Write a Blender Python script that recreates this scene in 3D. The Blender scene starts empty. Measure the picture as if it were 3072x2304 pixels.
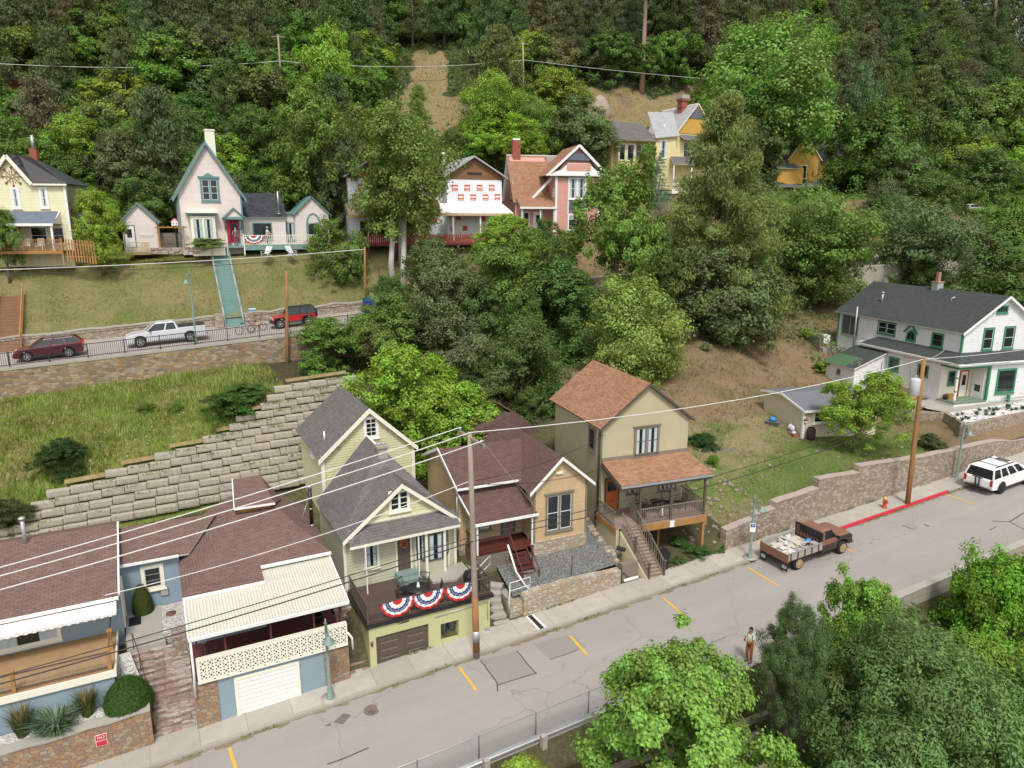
import bpy, math, random
from math import sin, cos, pi, radians as R, sqrt, floor
from mathutils import Vector, Matrix
sc = bpy.context.scene
col = sc.collection
# ------------------------------------------------------------------ camera, sky, sun, exposure
F, CZ, PIT = 2133.0, 21.0, R(13)
cam = bpy.data.cameras.new('camera'); cam.sensor_width = 36; cam.lens = 36*F/3072
cam.clip_start = .3; cam.clip_end = 1500
camo = bpy.data.objects.new('camera', cam); camo.location = (0, 0, CZ); camo.rotation_euler = (R(90)-PIT, 0, 0)
col.objects.link(camo); sc.camera = camo
w = bpy.data.worlds.new('World'); sc.world = w; w.use_nodes = True
nt = w.node_tree; bg = nt.nodes['Background']
sky = nt.nodes.new('ShaderNodeTexSky'); sky.sky_type = 'NISHITA'; sky.sun_disc = False
SUN_EL, SUN_AZ = R(56), R(172)      # azimuth clockwise from +Y: behind the camera, a little to the right
sky.sun_elevation = SUN_EL; sky.sun_rotation = SUN_AZ; sky.dust_density = 2; sky.air_density = 1; sky.ozone_density = 1
hs = nt.nodes.new('ShaderNodeHueSaturation'); hs.inputs['Saturation'].default_value = .07
nt.links.new(sky.outputs[0], hs.inputs['Color']); nt.links.new(hs.outputs[0], bg.inputs[0]); bg.inputs[1].default_value = .125
sl = bpy.data.lights.new('sun', 'SUN'); sl.energy = 1.75; sl.angle = R(11); sl.color = (1, .95, .88)
so = bpy.data.objects.new('sun', sl); col.objects.link(so)
sd_ = Vector((sin(SUN_AZ)*cos(SUN_EL), cos(SUN_AZ)*cos(SUN_EL), sin(SUN_EL)))
so.rotation_euler = sd_.to_track_quat('Z', 'Y').to_euler(); so.location = (0, -20, 80)
sc.view_settings.view_transform = 'Standard'; sc.view_settings.look = 'None'; sc.view_settings.gamma = 1
sc.view_settings.exposure = .7
sc.cycles.max_bounces = 5; sc.cycles.diffuse_bounces = 3; sc.cycles.glossy_bounces = 2; sc.cycles.transmission_bounces = 2
sc.cycles.transparent_max_bounces = 6
# ------------------------------------------------------------------ geometry of the place
TH = R(27); D = (cos(TH), sin(TH)); N = (-sin(TH), cos(TH)); G = .05   # street runs along D, uphill across is N, grade G
cp, sp = cos(PIT), sin(PIT)
def ray(px, py):
    k = (py-1152)/F
    return Vector(((px-1536)/F, cp-k*sp, -sp-k*cp))
C0 = Vector((0, 0, CZ))
def low(px, py, h=0):            # where a line of sight meets the sloping street plane raised by h
    r = ray(px, py); return C0 + r*((CZ-h)/(-r.z+G*(r.x*D[0]+r.y*D[1])))
def att(px, py, t):              # ... meets the vertical plane at distance t from the street origin
    r = ray(px, py); return C0 + r*(t/(r.x*N[0]+r.y*N[1]))
def atz(px, py, z):
    r = ray(px, py); return C0 + r*((z-CZ)/r.z)
def S(s, t, z): return Vector((s*D[0]+t*N[0], s*D[1]+t*N[1], z))
def st(p): return (p.x*D[0]+p.y*D[1], p.x*N[0]+p.y*N[1])
class Frame:
    def __init__(f, o, deg):
        f.o = Vector(o); f.a = R(deg); f.e = Vector((cos(f.a), sin(f.a), 0)); f.n = Vector((-sin(f.a), cos(f.a), 0))
    def loc(f, p):
        q = p-f.o; return Vector((q.dot(f.e), q.dot(f.n), q.z))
    def wld(f, u, v, w): return f.o + f.e*u + f.n*v + Vector((0, 0, w))
    def fr(f, px, py, v=0):      # front-parallel plane v -> (u, w)
        r = ray(px, py); k = (v + (f.o-C0).dot(f.n))/r.dot(f.n); q = f.loc(C0+r*k); return q.x, q.z
    def sd(f, px, py, u=0):      # side plane u -> (v, w)
        r = ray(px, py); k = (u + (f.o-C0).dot(f.e))/r.dot(f.e); q = f.loc(C0+r*k); return q.y, q.z
    def fl(f, px, py, w=0):      # level plane w -> (u, v)
        r = ray(px, py); k = (w+f.o.z-C0.z)/r.z; q = f.loc(C0+r*k); return q.x, q.y
# ------------------------------------------------------------------ object helpers
def tag(o, label=None, cat=None, group=None, kind=None):
    if label: o['label'] = label
    if cat: o['category'] = cat
    if group: o['group'] = group
    if kind: o['kind'] = kind
    return o
def empty(name, loc, rz=0, label=None, cat=None, group=None):
    o = bpy.data.objects.new(name, None); col.objects.link(o); o.location = loc; o.rotation_euler = (0, 0, rz); o.empty_display_size = .3
    return tag(o, label, cat, group)
def hthing(name, f, label, cat, group=None): return empty(name, f.o, f.a, label, cat, group)
def copy_tree(o, parent=None):
    c = o.copy(); col.objects.link(c); c.parent = parent
    for ch in list(o.children): copy_tree(ch, c)
    return c
class MB:
    def __init__(s, m=None):
        s.v = []; s.f = []; s.mi = []; s.mats = []; s.cur = 0; s.sm = []; s.smooth = False
        if m: s.m(m)
    def m(s, m):
        if m not in s.mats: s.mats.append(m)
        s.cur = s.mats.index(m); return s
    def face(s, pts):
        b = len(s.v); s.v += [tuple(p) for p in pts]; s.f.append(tuple(range(b, b+len(pts)))); s.mi.append(s.cur); s.sm.append(s.smooth); return s
    def mesh(s, vs, fs):
        b = len(s.v); s.v += [tuple(p) for p in vs]
        for f in fs: s.f.append(tuple(i+b for i in f)); s.mi.append(s.cur); s.sm.append(s.smooth)
        return s
    def hexa(s, p):   # 8 corners: bottom 0-3 ccw, top 4-7
        return s.mesh(p, [(3,2,1,0),(4,5,6,7),(0,1,5,4),(1,2,6,5),(2,3,7,6),(3,0,4,7)])
    def box(s, x0, y0, z0, x1, y1, z1):
        if x1 < x0: x0, x1 = x1, x0
        if y1 < y0: y0, y1 = y1, y0
        if z1 < z0: z0, z1 = z1, z0
        return s.hexa([(x0,y0,z0),(x1,y0,z0),(x1,y1,z0),(x0,y1,z0),(x0,y0,z1),(x1,y0,z1),(x1,y1,z1),(x0,y1,z1)])
    def bx(s, B, a0, b0, c0, a1, b1, c1):   # box in a basis B=(O, e1, e2, e3)
        O, x, y, z = B
        q = [(a0,b0,c0),(a1,b0,c0),(a1,b1,c0),(a0,b1,c0),(a0,b0,c1),(a1,b0,c1),(a1,b1,c1),(a0,b1,c1)]
        return s.hexa([O+x*i+y*j+z*k for i, j, k in q])
    def bar(s, p0, p1, wd, h=None, up=(0,0,1)):   # square beam
        p0 = Vector(p0); p1 = Vector(p1); d = (p1-p0).normalized(); h = h or wd; up = Vector(up)
        if abs(d.dot(up)) > .98: up = Vector((0, 1, 0)) if abs(d.y) < .9 else Vector((1, 0, 0))
        r = d.cross(up).normalized(); u = r.cross(d)
        q = [(-wd/2,-h/2),(wd/2,-h/2),(wd/2,h/2),(-wd/2,h/2)]
        a = [p0+r*i+u*j for i, j in q]; b = [p1+r*i+u*j for i, j in q]
        return s.mesh(a+b, [(3,2,1,0),(4,5,6,7),(0,1,5,4),(1,2,6,5),(2,3,7,6),(3,0,4,7)])
    def tube(s, pts, rad, n=8, cap=True):
        pts = [Vector(p) for p in pts]; k = len(pts); rr = rad if isinstance(rad, (list, tuple)) else [rad]*k
        vs = []; fs = []; pr = None
        for i, p in enumerate(pts):
            d = (pts[min(i+1, k-1)]-pts[max(i-1, 0)])
            d = d.normalized() if d.length > 1e-6 else Vector((0, 0, 1))
            if pr is None:
                a = Vector((0, 0, 1)) if abs(d.z) < .9 else Vector((1, 0, 0)); pr = d.cross(a).normalized()
            pr = (pr-d*pr.dot(d)).normalized(); q = d.cross(pr)
            vs += [p+(pr*cos(2*pi*j/n)+q*sin(2*pi*j/n))*rr[i] for j in range(n)]
        for i in range(k-1):
            for j in range(n): fs.append((i*n+j, i*n+(j+1)%n, (i+1)*n+(j+1)%n, (i+1)*n+j))
        if cap: fs.append(tuple(range(n-1, -1, -1))); fs.append(tuple(range((k-1)*n, k*n)))
        o = s.smooth; s.smooth = n > 5; s.mesh(vs, fs); s.smooth = o; return s
    def lathe(s, prof, c=(0,0,0), n=16):    # prof: (r, z)
        c = Vector(c); return s.tube([c+Vector((0,0,z)) for r, z in prof], [max(r, .001) for r, z in prof], n)
    def prism(s, poly, ax, a, b):     # poly 2-D extruded along axis ax ('x','y','z') from a to b
        def P(q, t):
            if ax == 'y': return (q[0], t, q[1])
            if ax == 'x': return (t, q[0], q[1])
            return (q[0], q[1], t)
        n = len(poly); v = [P(q, a) for q in poly]+[P(q, b) for q in poly]
        return s.mesh(v, [tuple(range(n)), tuple(range(2*n-1, n-1, -1))]+[(i, n+i, n+(i+1)%n, (i+1)%n) for i in range(n)])
    def slab(s, pts, th, edge=None):  # a roof plane with thickness th below it
        pts = [Vector(p) for p in pts]; n = len(pts)
        nr = (pts[1]-pts[0]).cross(pts[2]-pts[1]).normalized()
        if nr.z < 0: pts.reverse(); nr = -nr
        lo = [p-nr*th for p in pts]; s.face(pts); c = s.cur
        if edge: s.m(edge)
        s.face(lo[::-1])
        for i in range(n): j = (i+1) % n; s.face([pts[i], lo[i], lo[j], pts[j]])
        s.cur = c; return s
    def build(s, name, parent=None, loc=None, rz=0, label=None, cat=None, group=None, kind=None, uv=True):
        me = bpy.data.meshes.new(name); me.from_pydata(s.v, [], s.f)
        for m in s.mats: me.materials.append(m)
        if len(s.mats) > 1: me.polygons.foreach_set('material_index', s.mi)
        if any(s.sm): me.polygons.foreach_set('use_smooth', s.sm)
        if uv:
            ul = me.uv_layers.new(name='UVMap'); uvs = []
            V = s.v
            for f in s.f:
                a, b, c = (Vector(V[f[i]]) for i in (0, 1, 2)); n = (b-a).cross(c-b)
                if n.length < 1e-9 and len(f) > 3: n = (Vector(V[f[2]])-b).cross(Vector(V[f[3]])-c)
                n = n.normalized() if n.length > 1e-12 else Vector((0,0,1))
                if abs(n.z) > .995: x = Vector((1, 0, 0)); y = Vector((0, 1, 0))
                else:
                    x = Vector((-n.y, n.x, 0)).normalized()
                    if abs(x.x) > abs(x.y): x = x if x.x > 0 else -x
                    else: x = x if x.y > 0 else -x
                    y = n.cross(x); y = y if y.z > 0 else -y
                for i in f: p = Vector(V[i]); uvs += (p.dot(x), p.dot(y))
            ul.data.foreach_set('uv', uvs)
        me.validate(); me.update()
        o = bpy.data.objects.new(name, me); col.objects.link(o)
        if parent: o.parent = parent
        if loc is not None: o.location = loc
        if rz: o.rotation_euler = (0, 0, rz)
        return tag(o, label, cat, group, kind)
# ------------------------------------------------------------------ materials
class NT:
    def __init__(s, name, rough=.8, metal=0, spec=.3):
        s.mt = bpy.data.materials.new(name); s.mt.use_nodes = True; s.t = s.mt.node_tree; s.b = s.t.nodes['Principled BSDF']
        s.b.inputs['Roughness'].default_value = rough; s.b.inputs['Metallic'].default_value = metal
        s.b.inputs['Specular IOR Level'].default_value = spec; s.uvn = None
    def n(s, typ, **kw):
        o = s.t.nodes.new(typ)
        for k, v in kw.items():
            if k in o.inputs: o.inputs[k].default_value = v
            else: setattr(o, k, v)
        return o
    def l(s, a, b): s.t.links.new(a, b)
    def uv(s, sx=1, sy=1, sz=1, obj=False, rot=0):
        t = s.n('ShaderNodeTexCoord'); m = s.n('ShaderNodeMapping'); m.inputs['Scale'].default_value = (sx, sy, sz); m.inputs['Rotation'].default_value = (0, 0, rot)
        s.l(t.outputs['Object' if obj else 'UV'], m.inputs[0]); return m.outputs[0]
    def noise(s, vec, scale, detail=4, rough=.6):
        o = s.n('ShaderNodeTexNoise', Scale=scale, Detail=detail, Roughness=rough); s.l(vec, o.inputs['Vector']); return o.outputs['Fac']
    def ramp(s, fac, stops, interp='LINEAR'):
        r = s.n('ShaderNodeValToRGB'); e = r.color_ramp; e.interpolation = interp
        while len(e.elements) < len(stops): e.elements.new(.5)
        for i, (p, c) in enumerate(stops):
            e.elements[i].position = p; e.elements[i].color = (*c, 1) if not isinstance(c, (int, float)) else (c, c, c, 1)
        s.l(fac, r.inputs[0]); return r.outputs[0]
    def mix(s, fac, a, b, mode='MIX'):
        o = s.n('ShaderNodeMix', data_type='RGBA', blend_type=mode)
        for i, q in ((0, fac), (6, a), (7, b)):
            if isinstance(q, bpy.types.NodeSocket): s.l(q, o.inputs[i])
            elif i == 0: o.inputs[0].default_value = q
            else: o.inputs[i].default_value = (*q, 1)
        return o.outputs[2]
    def math(s, op, a, b=None):
        o = s.n('ShaderNodeMath', operation=op)
        for i, q in enumerate((a, b)):
            if q is None: continue
            if isinstance(q, bpy.types.NodeSocket): s.l(q, o.inputs[i])
            else: o.inputs[i].default_value = q
        return o.outputs[0]
    def bump(s, h, st=.5, dist=.02):
        o = s.n('ShaderNodeBump', Strength=st, Distance=dist); s.l(h, o.inputs['Height'])
        if s.b.inputs['Normal'].is_linked: s.l(s.b.inputs['Normal'].links[0].from_socket, o.inputs['Normal'])
        s.l(o.outputs[0], s.b.inputs['Normal'])
    def col(s, c):
        if isinstance(c, bpy.types.NodeSocket): s.l(c, s.b.inputs['Base Color'])
        else: s.b.inputs['Base Color'].default_value = (*c, 1)
        return s.mt
def sc3(c, k): return tuple(min(1, x*k) for x in c)
def plain(name, c, rough=.7, metal=0, spec=.3, var=.12, scale=3, bump=.0):
    t = NT(name, rough, metal, spec); u = t.uv(obj=True); f = t.noise(u, scale, 5)
    if bump: t.bump(t.noise(u, scale*8, 3), bump, .01)
    return t.col(t.mix(f, sc3(c, 1-var), sc3(c, 1+var)))
def shingle(name, cs, bw=.3, rh=.145):
    t = NT(name, .92, 0, .15); u = t.uv()
    b = t.n('ShaderNodeTexBrick', Scale=1.0); b.inputs['Brick Width'].default_value = bw; b.inputs['Row Height'].default_value = rh
    b.inputs['Mortar Size'].default_value = .014; b.inputs['Mortar Smooth'].default_value = .3; b.inputs['Bias'].default_value = 0
    t.l(u, b.inputs['Vector']); b.inputs['Color1'].default_value = (*cs[0], 1); b.inputs['Color2'].default_value = (*cs[1], 1); b.inputs['Mortar'].default_value = (*sc3(cs[0], .55), 1)
    v = t.n('ShaderNodeTexWhiteNoise', noise_dimensions='2D'); q = t.n('ShaderNodeVectorMath', operation='FLOOR')
    m = t.uv(1/(bw*1.05), 1/rh); t.l(m, q.inputs[0]); t.l(q.outputs[0], v.inputs['Vector'])
    f = t.noise(t.uv(), .6, 4); c = t.mix(t.math('MULTIPLY', v.outputs['Value'], .42), b.outputs['Color'], cs[2])
    c = t.mix(t.ramp(f, [(.35, 0), (.7, .35)]), c, sc3(cs[1], .78)); t.bump(b.outputs['Fac'], .9, -.02)
    c = t.mix(t.math('MULTIPLY', t.noise(t.uv(), 40, 2), .25), c, sc3(cs[0], .5))
    return t.col(c)
def siding(name, c, per=.13, peel=0, wear=.1):
    t = NT(name, .6, 0, .3); u = t.uv(); x = t.n('ShaderNodeSeparateXYZ'); t.l(u, x.inputs[0])
    fr = t.math('FRACT', t.math('DIVIDE', x.outputs[1], per)); fl = t.math('FLOOR', t.math('DIVIDE', x.outputs[1], per))
    wn = t.n('ShaderNodeTexWhiteNoise', noise_dimensions='1D'); t.l(fl, wn.inputs['W'])
    cc = t.mix(t.math('MULTIPLY', wn.outputs['Value'], .5), sc3(c, 1.0), sc3(c, 1-wear))
    cc = t.mix(t.ramp(t.noise(t.uv(1.6, .3), 1.5, 6, .7), [(.42, 0), (.75, .3+wear)]), cc, sc3(c, .7))
    if peel:
        pn = t.noise(t.uv(.35, 2.6), 3.2, 6, .7); cc = t.mix(t.ramp(pn, [(.60, 0), (.66, peel)]), cc, (.2, .17, .14))
    gap = t.ramp(fr, [(0, 1), (.17, 0)]); cc = t.mix(t.math('MULTIPLY', gap, .62), cc, sc3(c, .4))  # shade under each board lap, put into the colour as a dark line
    t.bump(t.ramp(fr, [(0, 0), (.1, 1), (1, .35)]), .8, .02); return t.col(cc)
def masonry(name, cs, sx=2.2, sy=3.6, mort=(.3, .27, .23), bump=.8, mw=.06):
    t = NT(name, .9, 0, .2); u = t.uv(sx, sy)
    d = t.n('ShaderNodeVectorMath', operation='ADD'); nz = t.n('ShaderNodeTexNoise', Scale=1.2, Detail=2.0); t.l(u, nz.inputs['Vector']); s_ = t.n('ShaderNodeVectorMath', operation='SCALE'); s_.inputs['Scale'].default_value = .7
    t.l(nz.outputs['Color'], s_.inputs[0]); t.l(u, d.inputs[0]); t.l(s_.outputs[0], d.inputs[1])
    v1 = t.n('ShaderNodeTexVoronoi', voronoi_dimensions='2D', Scale=1.0); v2 = t.n('ShaderNodeTexVoronoi', voronoi_dimensions='2D', feature='DISTANCE_TO_EDGE', Scale=1.0)
    for v in (v1, v2): t.l(d.outputs[0], v.inputs['Vector'])
    x = t.n('ShaderNodeSeparateColor'); t.l(v1.outputs['Color'], x.inputs[0]); k = len(cs)
    c = t.ramp(x.outputs[0], [(i/k, q) for i, q in enumerate(cs)], 'CONSTANT')
    f = t.noise(t.uv(), 5, 5); c = t.mix(t.math('MULTIPLY', f, .5), c, sc3(cs[0], .55))
    e = t.ramp(v2.outputs['Distance'], [(0, 0), (mw, 1)]); c = t.mix(e, mort, c); t.bump(e, bump, .05); t.bump(f, .4, .03)
    return t.col(c)
def ground(name, cs, scale=.5, fine=9, bump=.5, rough=.95, speck=None):
    t = NT(name, rough, 0, .1); u = t.uv(obj=True); k = len(cs)
    f = t.noise(u, scale, 6, .65); c = t.ramp(f, [(.3+.4*i/(k-1), q) for i, q in enumerate(cs)])
    g = t.noise(u, fine, 4, .7); c = t.mix(t.ramp(g, [(.35, .45), (.65, 0)]), c, sc3(cs[0], .5)); c = t.mix(t.ramp(g, [(.5, 0), (.8, .4)]), c, sc3(cs[-1], 1.3))
    if speck:
        v = t.n('ShaderNodeTexVoronoi', Scale=speck[1]); t.l(u, v.inputs['Vector']); c = t.mix(t.ramp(v.outputs['Distance'], [(speck[2], 1), (speck[2]+.05, 0)]), c, speck[0])
    t.bump(g, bump, .08); return t.col(c)
def rubble(name, cs, sc_=8, bump=1):
    t = NT(name, .9, 0, .2); u = t.uv(obj=True); v = t.n('ShaderNodeTexVoronoi', Scale=sc_); t.l(u, v.inputs['Vector']); x = t.n('ShaderNodeSeparateColor'); t.l(v.outputs['Color'], x.inputs[0]); k = len(cs)
    c = t.ramp(x.outputs[0], [(i/k, q) for i, q in enumerate(cs)], 'CONSTANT'); t.bump(v.outputs['Distance'], bump, -.08); return t.col(c)
def wood(name, c, along='x', var=.35, sc_=1, rough=.75, planks=0):
    t = NT(name, rough, 0, .25); k = (1, 14, 14) if along == 'x' else ((14, 1, 14) if along == 'y' else (14, 14, 1))
    u = t.uv(*[q*sc_ for q in k], obj=True); f = t.noise(u, 1.5, 5, .7); c2 = t.mix(f, sc3(c, 1-var), sc3(c, 1+var)); g = t.noise(t.uv(obj=True), 1.2, 4)
    c2 = t.mix(t.ramp(g, [(.4, 0), (.7, .5)]), c2, sc3(c, .7))
    if planks:
        x = t.n('ShaderNodeSeparateXYZ'); t.l(t.uv(obj=True), x.inputs[0]); fr = t.math('FRACT', t.math('DIVIDE', x.outputs[1 if along == 'x' else 0], planks)); e = t.ramp(fr, [(0, 0), (.08, 1)]); c2 = t.mix(e, sc3(c, .35), c2)
    t.bump(f, .3, .01); return t.col(c2)
def streak(name, c, c2, per=.12, axis=0, rough=.4):   # corrugated / ribbed sheet
    t = NT(name, rough, 0, .4); x = t.n('ShaderNodeSeparateXYZ'); t.l(t.uv(), x.inputs[0]); w_ = t.math('SINE', t.math('MULTIPLY', x.outputs[axis], 2*pi/per)); f = t.ramp(w_, [(0, 0), (1, 1)])
    q = t.mix(f, c2, c); q = t.mix(t.ramp(t.noise(t.uv(), .8, 4), [(.4, 0), (.8, .4)]), q, sc3(c, .8)); t.bump(w_, .8, .02); return t.col(q)
def glassm(name, c=(.012, .016, .018), rough=.06):
    t = NT(name, rough, 0, .6); f = t.noise(t.uv(obj=True), 1.3, 2); return t.col(t.mix(f, sc3(c, .5), sc3(c, 2.2)))
M = {}
M['glass'] = glassm('glass'); M['glass_pale'] = glassm('glass_pale', (.06, .075, .08), .12)
M['curtain'] = plain('curtain', (.42, .5, .52), .8, var=.3, scale=6)
M['white'] = plain('white_paint', (.74, .74, .72), .5, var=.06); M['cream'] = plain('cream_paint', (.74, .71, .6), .55, var=.05)
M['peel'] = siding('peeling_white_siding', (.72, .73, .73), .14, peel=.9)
M['green'] = plain('green_trim', (.05, .22, .12), .5, var=.2); M['teal'] = plain('teal_trim', (.13, .24, .235), .55, var=.12)
M['shing_brown'] = shingle('brown_shingles', [(.2, .128, .112), (.15, .095, .085), (.27, .175, .145)])
M['shing_tan'] = shingle('tan_shingles', [(.36, .19, .115), (.28, .135, .08), (.55, .36, .23)])
M['shing_plum'] = shingle('plum_shingles', [(.15, .09, .08), (.115, .066, .06), (.19, .12, .105)])
M['shing_grey'] = shingle('grey_shingles', [(.17, .16, .155), (.13, .12, .12), (.235, .225, .215)])
M['shing_green'] = shingle('green_shingles', [(.078, .088, .082), (.06, .07, .065), (.105, .115, .108)])
M['shing_dark'] = shingle('dark_shingles', [(.05, .056, .062), (.035, .04, .045), (.13, .14, .15)])
M['shing_pale'] = shingle('pale_shingles', [(.42, .43, .43), (.33, .34, .34), (.58, .59, .59)], .24, .16)
M['shing_slate'] = shingle('slate_blue_shingles', [(.17, .2, .26), (.14, .165, .21), (.22, .25, .3)])
M['shing_ltgreen'] = shingle('pale_green_shingles', [(.25, .28, .27), (.2, .23, .22), (.32, .35, .34)])
M['blue'] = plain('blue_stucco', (.235, .305, .355), .85, var=.08, scale=1.2, bump=.8)
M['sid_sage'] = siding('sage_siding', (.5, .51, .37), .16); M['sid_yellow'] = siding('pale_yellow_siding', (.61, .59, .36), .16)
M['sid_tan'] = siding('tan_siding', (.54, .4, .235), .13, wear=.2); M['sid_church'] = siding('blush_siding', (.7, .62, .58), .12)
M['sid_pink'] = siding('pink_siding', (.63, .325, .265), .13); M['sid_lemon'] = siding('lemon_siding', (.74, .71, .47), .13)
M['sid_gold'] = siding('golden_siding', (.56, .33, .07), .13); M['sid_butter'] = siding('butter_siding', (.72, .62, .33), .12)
M['stucco'] = plain('olive_stucco', (.42, .385, .25), .9, var=.13, scale=.7, bump=.5)
M['lime'] = plain('lime_stucco', (.46, .46, .245), .85, var=.07, scale=.8, bump=.3)
M['brown'] = plain('brown_paint', (.1, .075, .06), .6, var=.2); M['taupe'] = plain('taupe_paint', (.2, .17, .135), .6, var=.12)
M['maroon'] = plain('maroon_paint', (.11, .03, .028), .5, var=.25); M['redpaint'] = plain('red_paint', (.5, .03, .04), .5, var=.2)
M['black'] = plain('black_metal', (.02, .02, .022), .45, spec=.4); M['steel'] = plain('steel', (.45, .46, .46), .35, .8, var=.1)
M['galv'] = plain('galvanised_metal', (.42, .44, .45), .45, .5); M['rubber'] = plain('rubber', (.02, .02, .02), .8)
M['lampgreen'] = plain('grey_green_metal', (.2, .27, .24), .45, var=.1); M['plasticgrey'] = plain('grey_plastic', (.12, .14, .15), .5)
M['conc'] = plain('concrete', (.35, .33, .29), .9, var=.16, scale=.9, bump=.4)
def blkm():
    t = NT('block_concrete', .92, 0, .15); f = t.noise(t.uv(3.2, .5), 2.2, 5, .75); g = t.noise(t.uv(obj=True), .9, 5); h = t.noise(t.uv(obj=True), 9, 3)
    c = t.mix(t.ramp(f, [(.35, 0), (.65, 1)]), (.42,.395,.33), (.3,.275,.22)); c = t.mix(t.ramp(g, [(.4, 0), (.7, .6)]), c, (.44,.38,.28)); c = t.mix(t.ramp(h, [(.55, 0), (.75, .4)]), c, (.15,.14,.11)); t.bump(h, .5, .02); return t.col(c)
M['concblk'] = blkm()
M['stone_or'] = masonry('orange_stone', [(.34, .2, .12), (.38, .27, .17), (.29, .2, .15), (.36, .3, .23), (.26, .19, .15), (.38, .23, .12)], 4.2, 7, mw=.07)
M['stone_big'] = masonry('big_brown_stone', [(.31, .2, .11), (.27, .2, .13), (.37, .24, .11), (.33, .28, .2), (.2, .15, .1), (.36, .3, .24), (.24,.19,.14), (.42,.33,.2)], 2.3, 5, mw=.07)
M['stone_pale'] = masonry('pale_stone', [(.5, .42, .32), (.42, .33, .23), (.56, .5, .42), (.46, .3, .17), (.4, .36, .3)], 3.3, 8, mw=.1)
M['stone_pink'] = masonry('pinkish_stone', [(.36, .28, .22), (.43, .36, .29), (.3, .24, .18), (.47, .42, .35), (.35, .26, .17), (.25,.2,.16)], 4.2, 6.8, mw=.1)
M['stone_step'] = masonry('flagstone', [(.42, .32, .27), (.48, .44, .38), (.38, .26, .21), (.52, .47, .42), (.28, .21, .17)], 2.6, 5)
M['brick'] = plain('red_brick', (.28, .09, .06), .9, var=.25, scale=6)
M['bark'] = plain('bark', (.12, .09, .07), .95, var=.4, scale=4, bump=1); M['bark_pale'] = plain('pale_bark', (.42, .4, .37), .9, var=.25, scale=3, bump=.8)
M['bark_pine'] = plain('pine_bark', (.2, .145, .11), .95, var=.4, scale=3, bump=1)
M['polew'] = wood('weathered_pole', (.3, .25, .2), 'z', .3); M['poler'] = wood('rusty_brown_pole', (.29, .15, .06), 'z', .5, .5)
M['cedar'] = wood('cedar', (.36, .19, .07), 'x', .3); M['deckw'] = wood('deck_boards', (.36, .23, .12), 'x', .4, planks=.14)
M['deckbrown'] = wood('brown_composite_deck', (.105, .07, .058), 'x', .2, planks=.14); M['deckred'] = wood('red_deck', (.13, .035, .025), 'x', .4, planks=.13)
M['oldwood'] = wood('old_wood', (.24, .2, .16), 'x', .3); M['tealdeck'] = plain('teal_deck', (.16, .27, .25), .6, var=.1)
M['awning'] = streak('ribbed_awning', (.64, .62, .53), (.57, .55, .47), .13, 0); M['metalroof'] = streak('standing_seam', (.07, .072, .08), (.045, .047, .052), .4, 0)
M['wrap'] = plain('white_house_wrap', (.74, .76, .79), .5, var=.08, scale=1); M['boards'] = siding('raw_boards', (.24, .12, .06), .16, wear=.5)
M['yellowline'] = plain('yellow_road_paint', (.62, .38, .06), .8, var=.25, scale=5)
M['gravelw'] = rubble('white_gravel', [(.6, .58, .54), (.7, .68, .65), (.42, .4, .37), (.52, .5, .45)], 14)
M['gravelg'] = rubble('grey_gravel', [(.17, .18, .175), (.25, .26, .25), (.12, .125, .12), (.3, .29, .26), (.36, .37, .35), (.15, .16, .155)], 21)
# ================================================================== TERRAIN
TK = [29.4, 31.5, 34, 36, 40, 46, 48.4, 50.8, 55, 60.25]
ST = [(-60, [1.5,1.6,2.9,2.9,3,3.3,4.9,5.6,7,9.0]), (-8, [1.3,1.5,2.9,2.9,3,3.3,5.0,5.8,7.3,9.1]), (-1.7, [1.3,1.5,2.9,2.9,3,3.1,5.8,7.1,8.1,9.1]), (-1.5, [.0,1.0,2.9,2.9,3,3.1,5.8,7.0,8.1,9.1]),
 (5, [.1,.5,2.5,2.6,3,3.1,5.6,8.3,9,9.2]), (7.8, [.1,2.1,2.3,2.6,3,3.1,5.5,8.1,8.8,9.1]), (14, [.1,1.6,1.7,1.9,2.7,4.3,5.2,6.2,7.4,8.9]),
 (15.2, [.1,1.0,1.5,1.7,2.5,4.0,4.8,5.6,7,8.6]), (22, [.75,1.0,1.2,1.5,2.3,4.0,4.6,5.4,6.6,8.2]), (22.5, [.15,.3,1.2,1.5,2.2,4,4.7,5.4,6.6,8.0]), (28.6, [.15,.3,1.5,2.1,3,4.6,5.2,5.8,6.8,7.7]),
 (30, [.9,1.3,2.9,3.4,4.3,5.6,6,6.4,7,7.6]), (34, [1.45,1.8,2.6,3.0,4.2,5.9,6.3,6.7,7.1,7.5]), (43, [2.15,2.3,2.6,2.75,3.6,5.6,6.1,6.6,7,7.45]), (51.5,[1.85,1.95,2.0,2.1,2.3,3.0,4.2,5.4,6.6,7.4]), (53.5, [1.6,1.7,2.2,2.3,2.35,2.6,3.4,4.4,6,7.4]), (57, [1.5,2.3,2.2,2.15,2.1,2.2,3,4.2,6,7.4]),
 (70, [1.3,1.7,1.7,1.7,1.7,2.0,3,4.2,6,7.5]), (170, [.9,1.2,1.2,1.2,1.4,2.3,3,4.2,6,7.5])]
TB = [(-90,-7.5), (0,-8), (9,-7.5), (14,-5.5), (18,-3.0), (20.3,-.5), (20.6,-.05)]
def lerp(tab, x):
    if x <= tab[0][0]: return tab[0][1]
    for (a, va), (b, vb) in zip(tab, tab[1:]):
        if x <= b: return va+(vb-va)*(x-a)/(b-a)
    return tab[-1][1]
def PAD(s): return lerp([(-60, 16.6), (-12, 17.2), (50, 17.3), (62, 20), (80, 19.6), (120, 18.6)], s)
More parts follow.
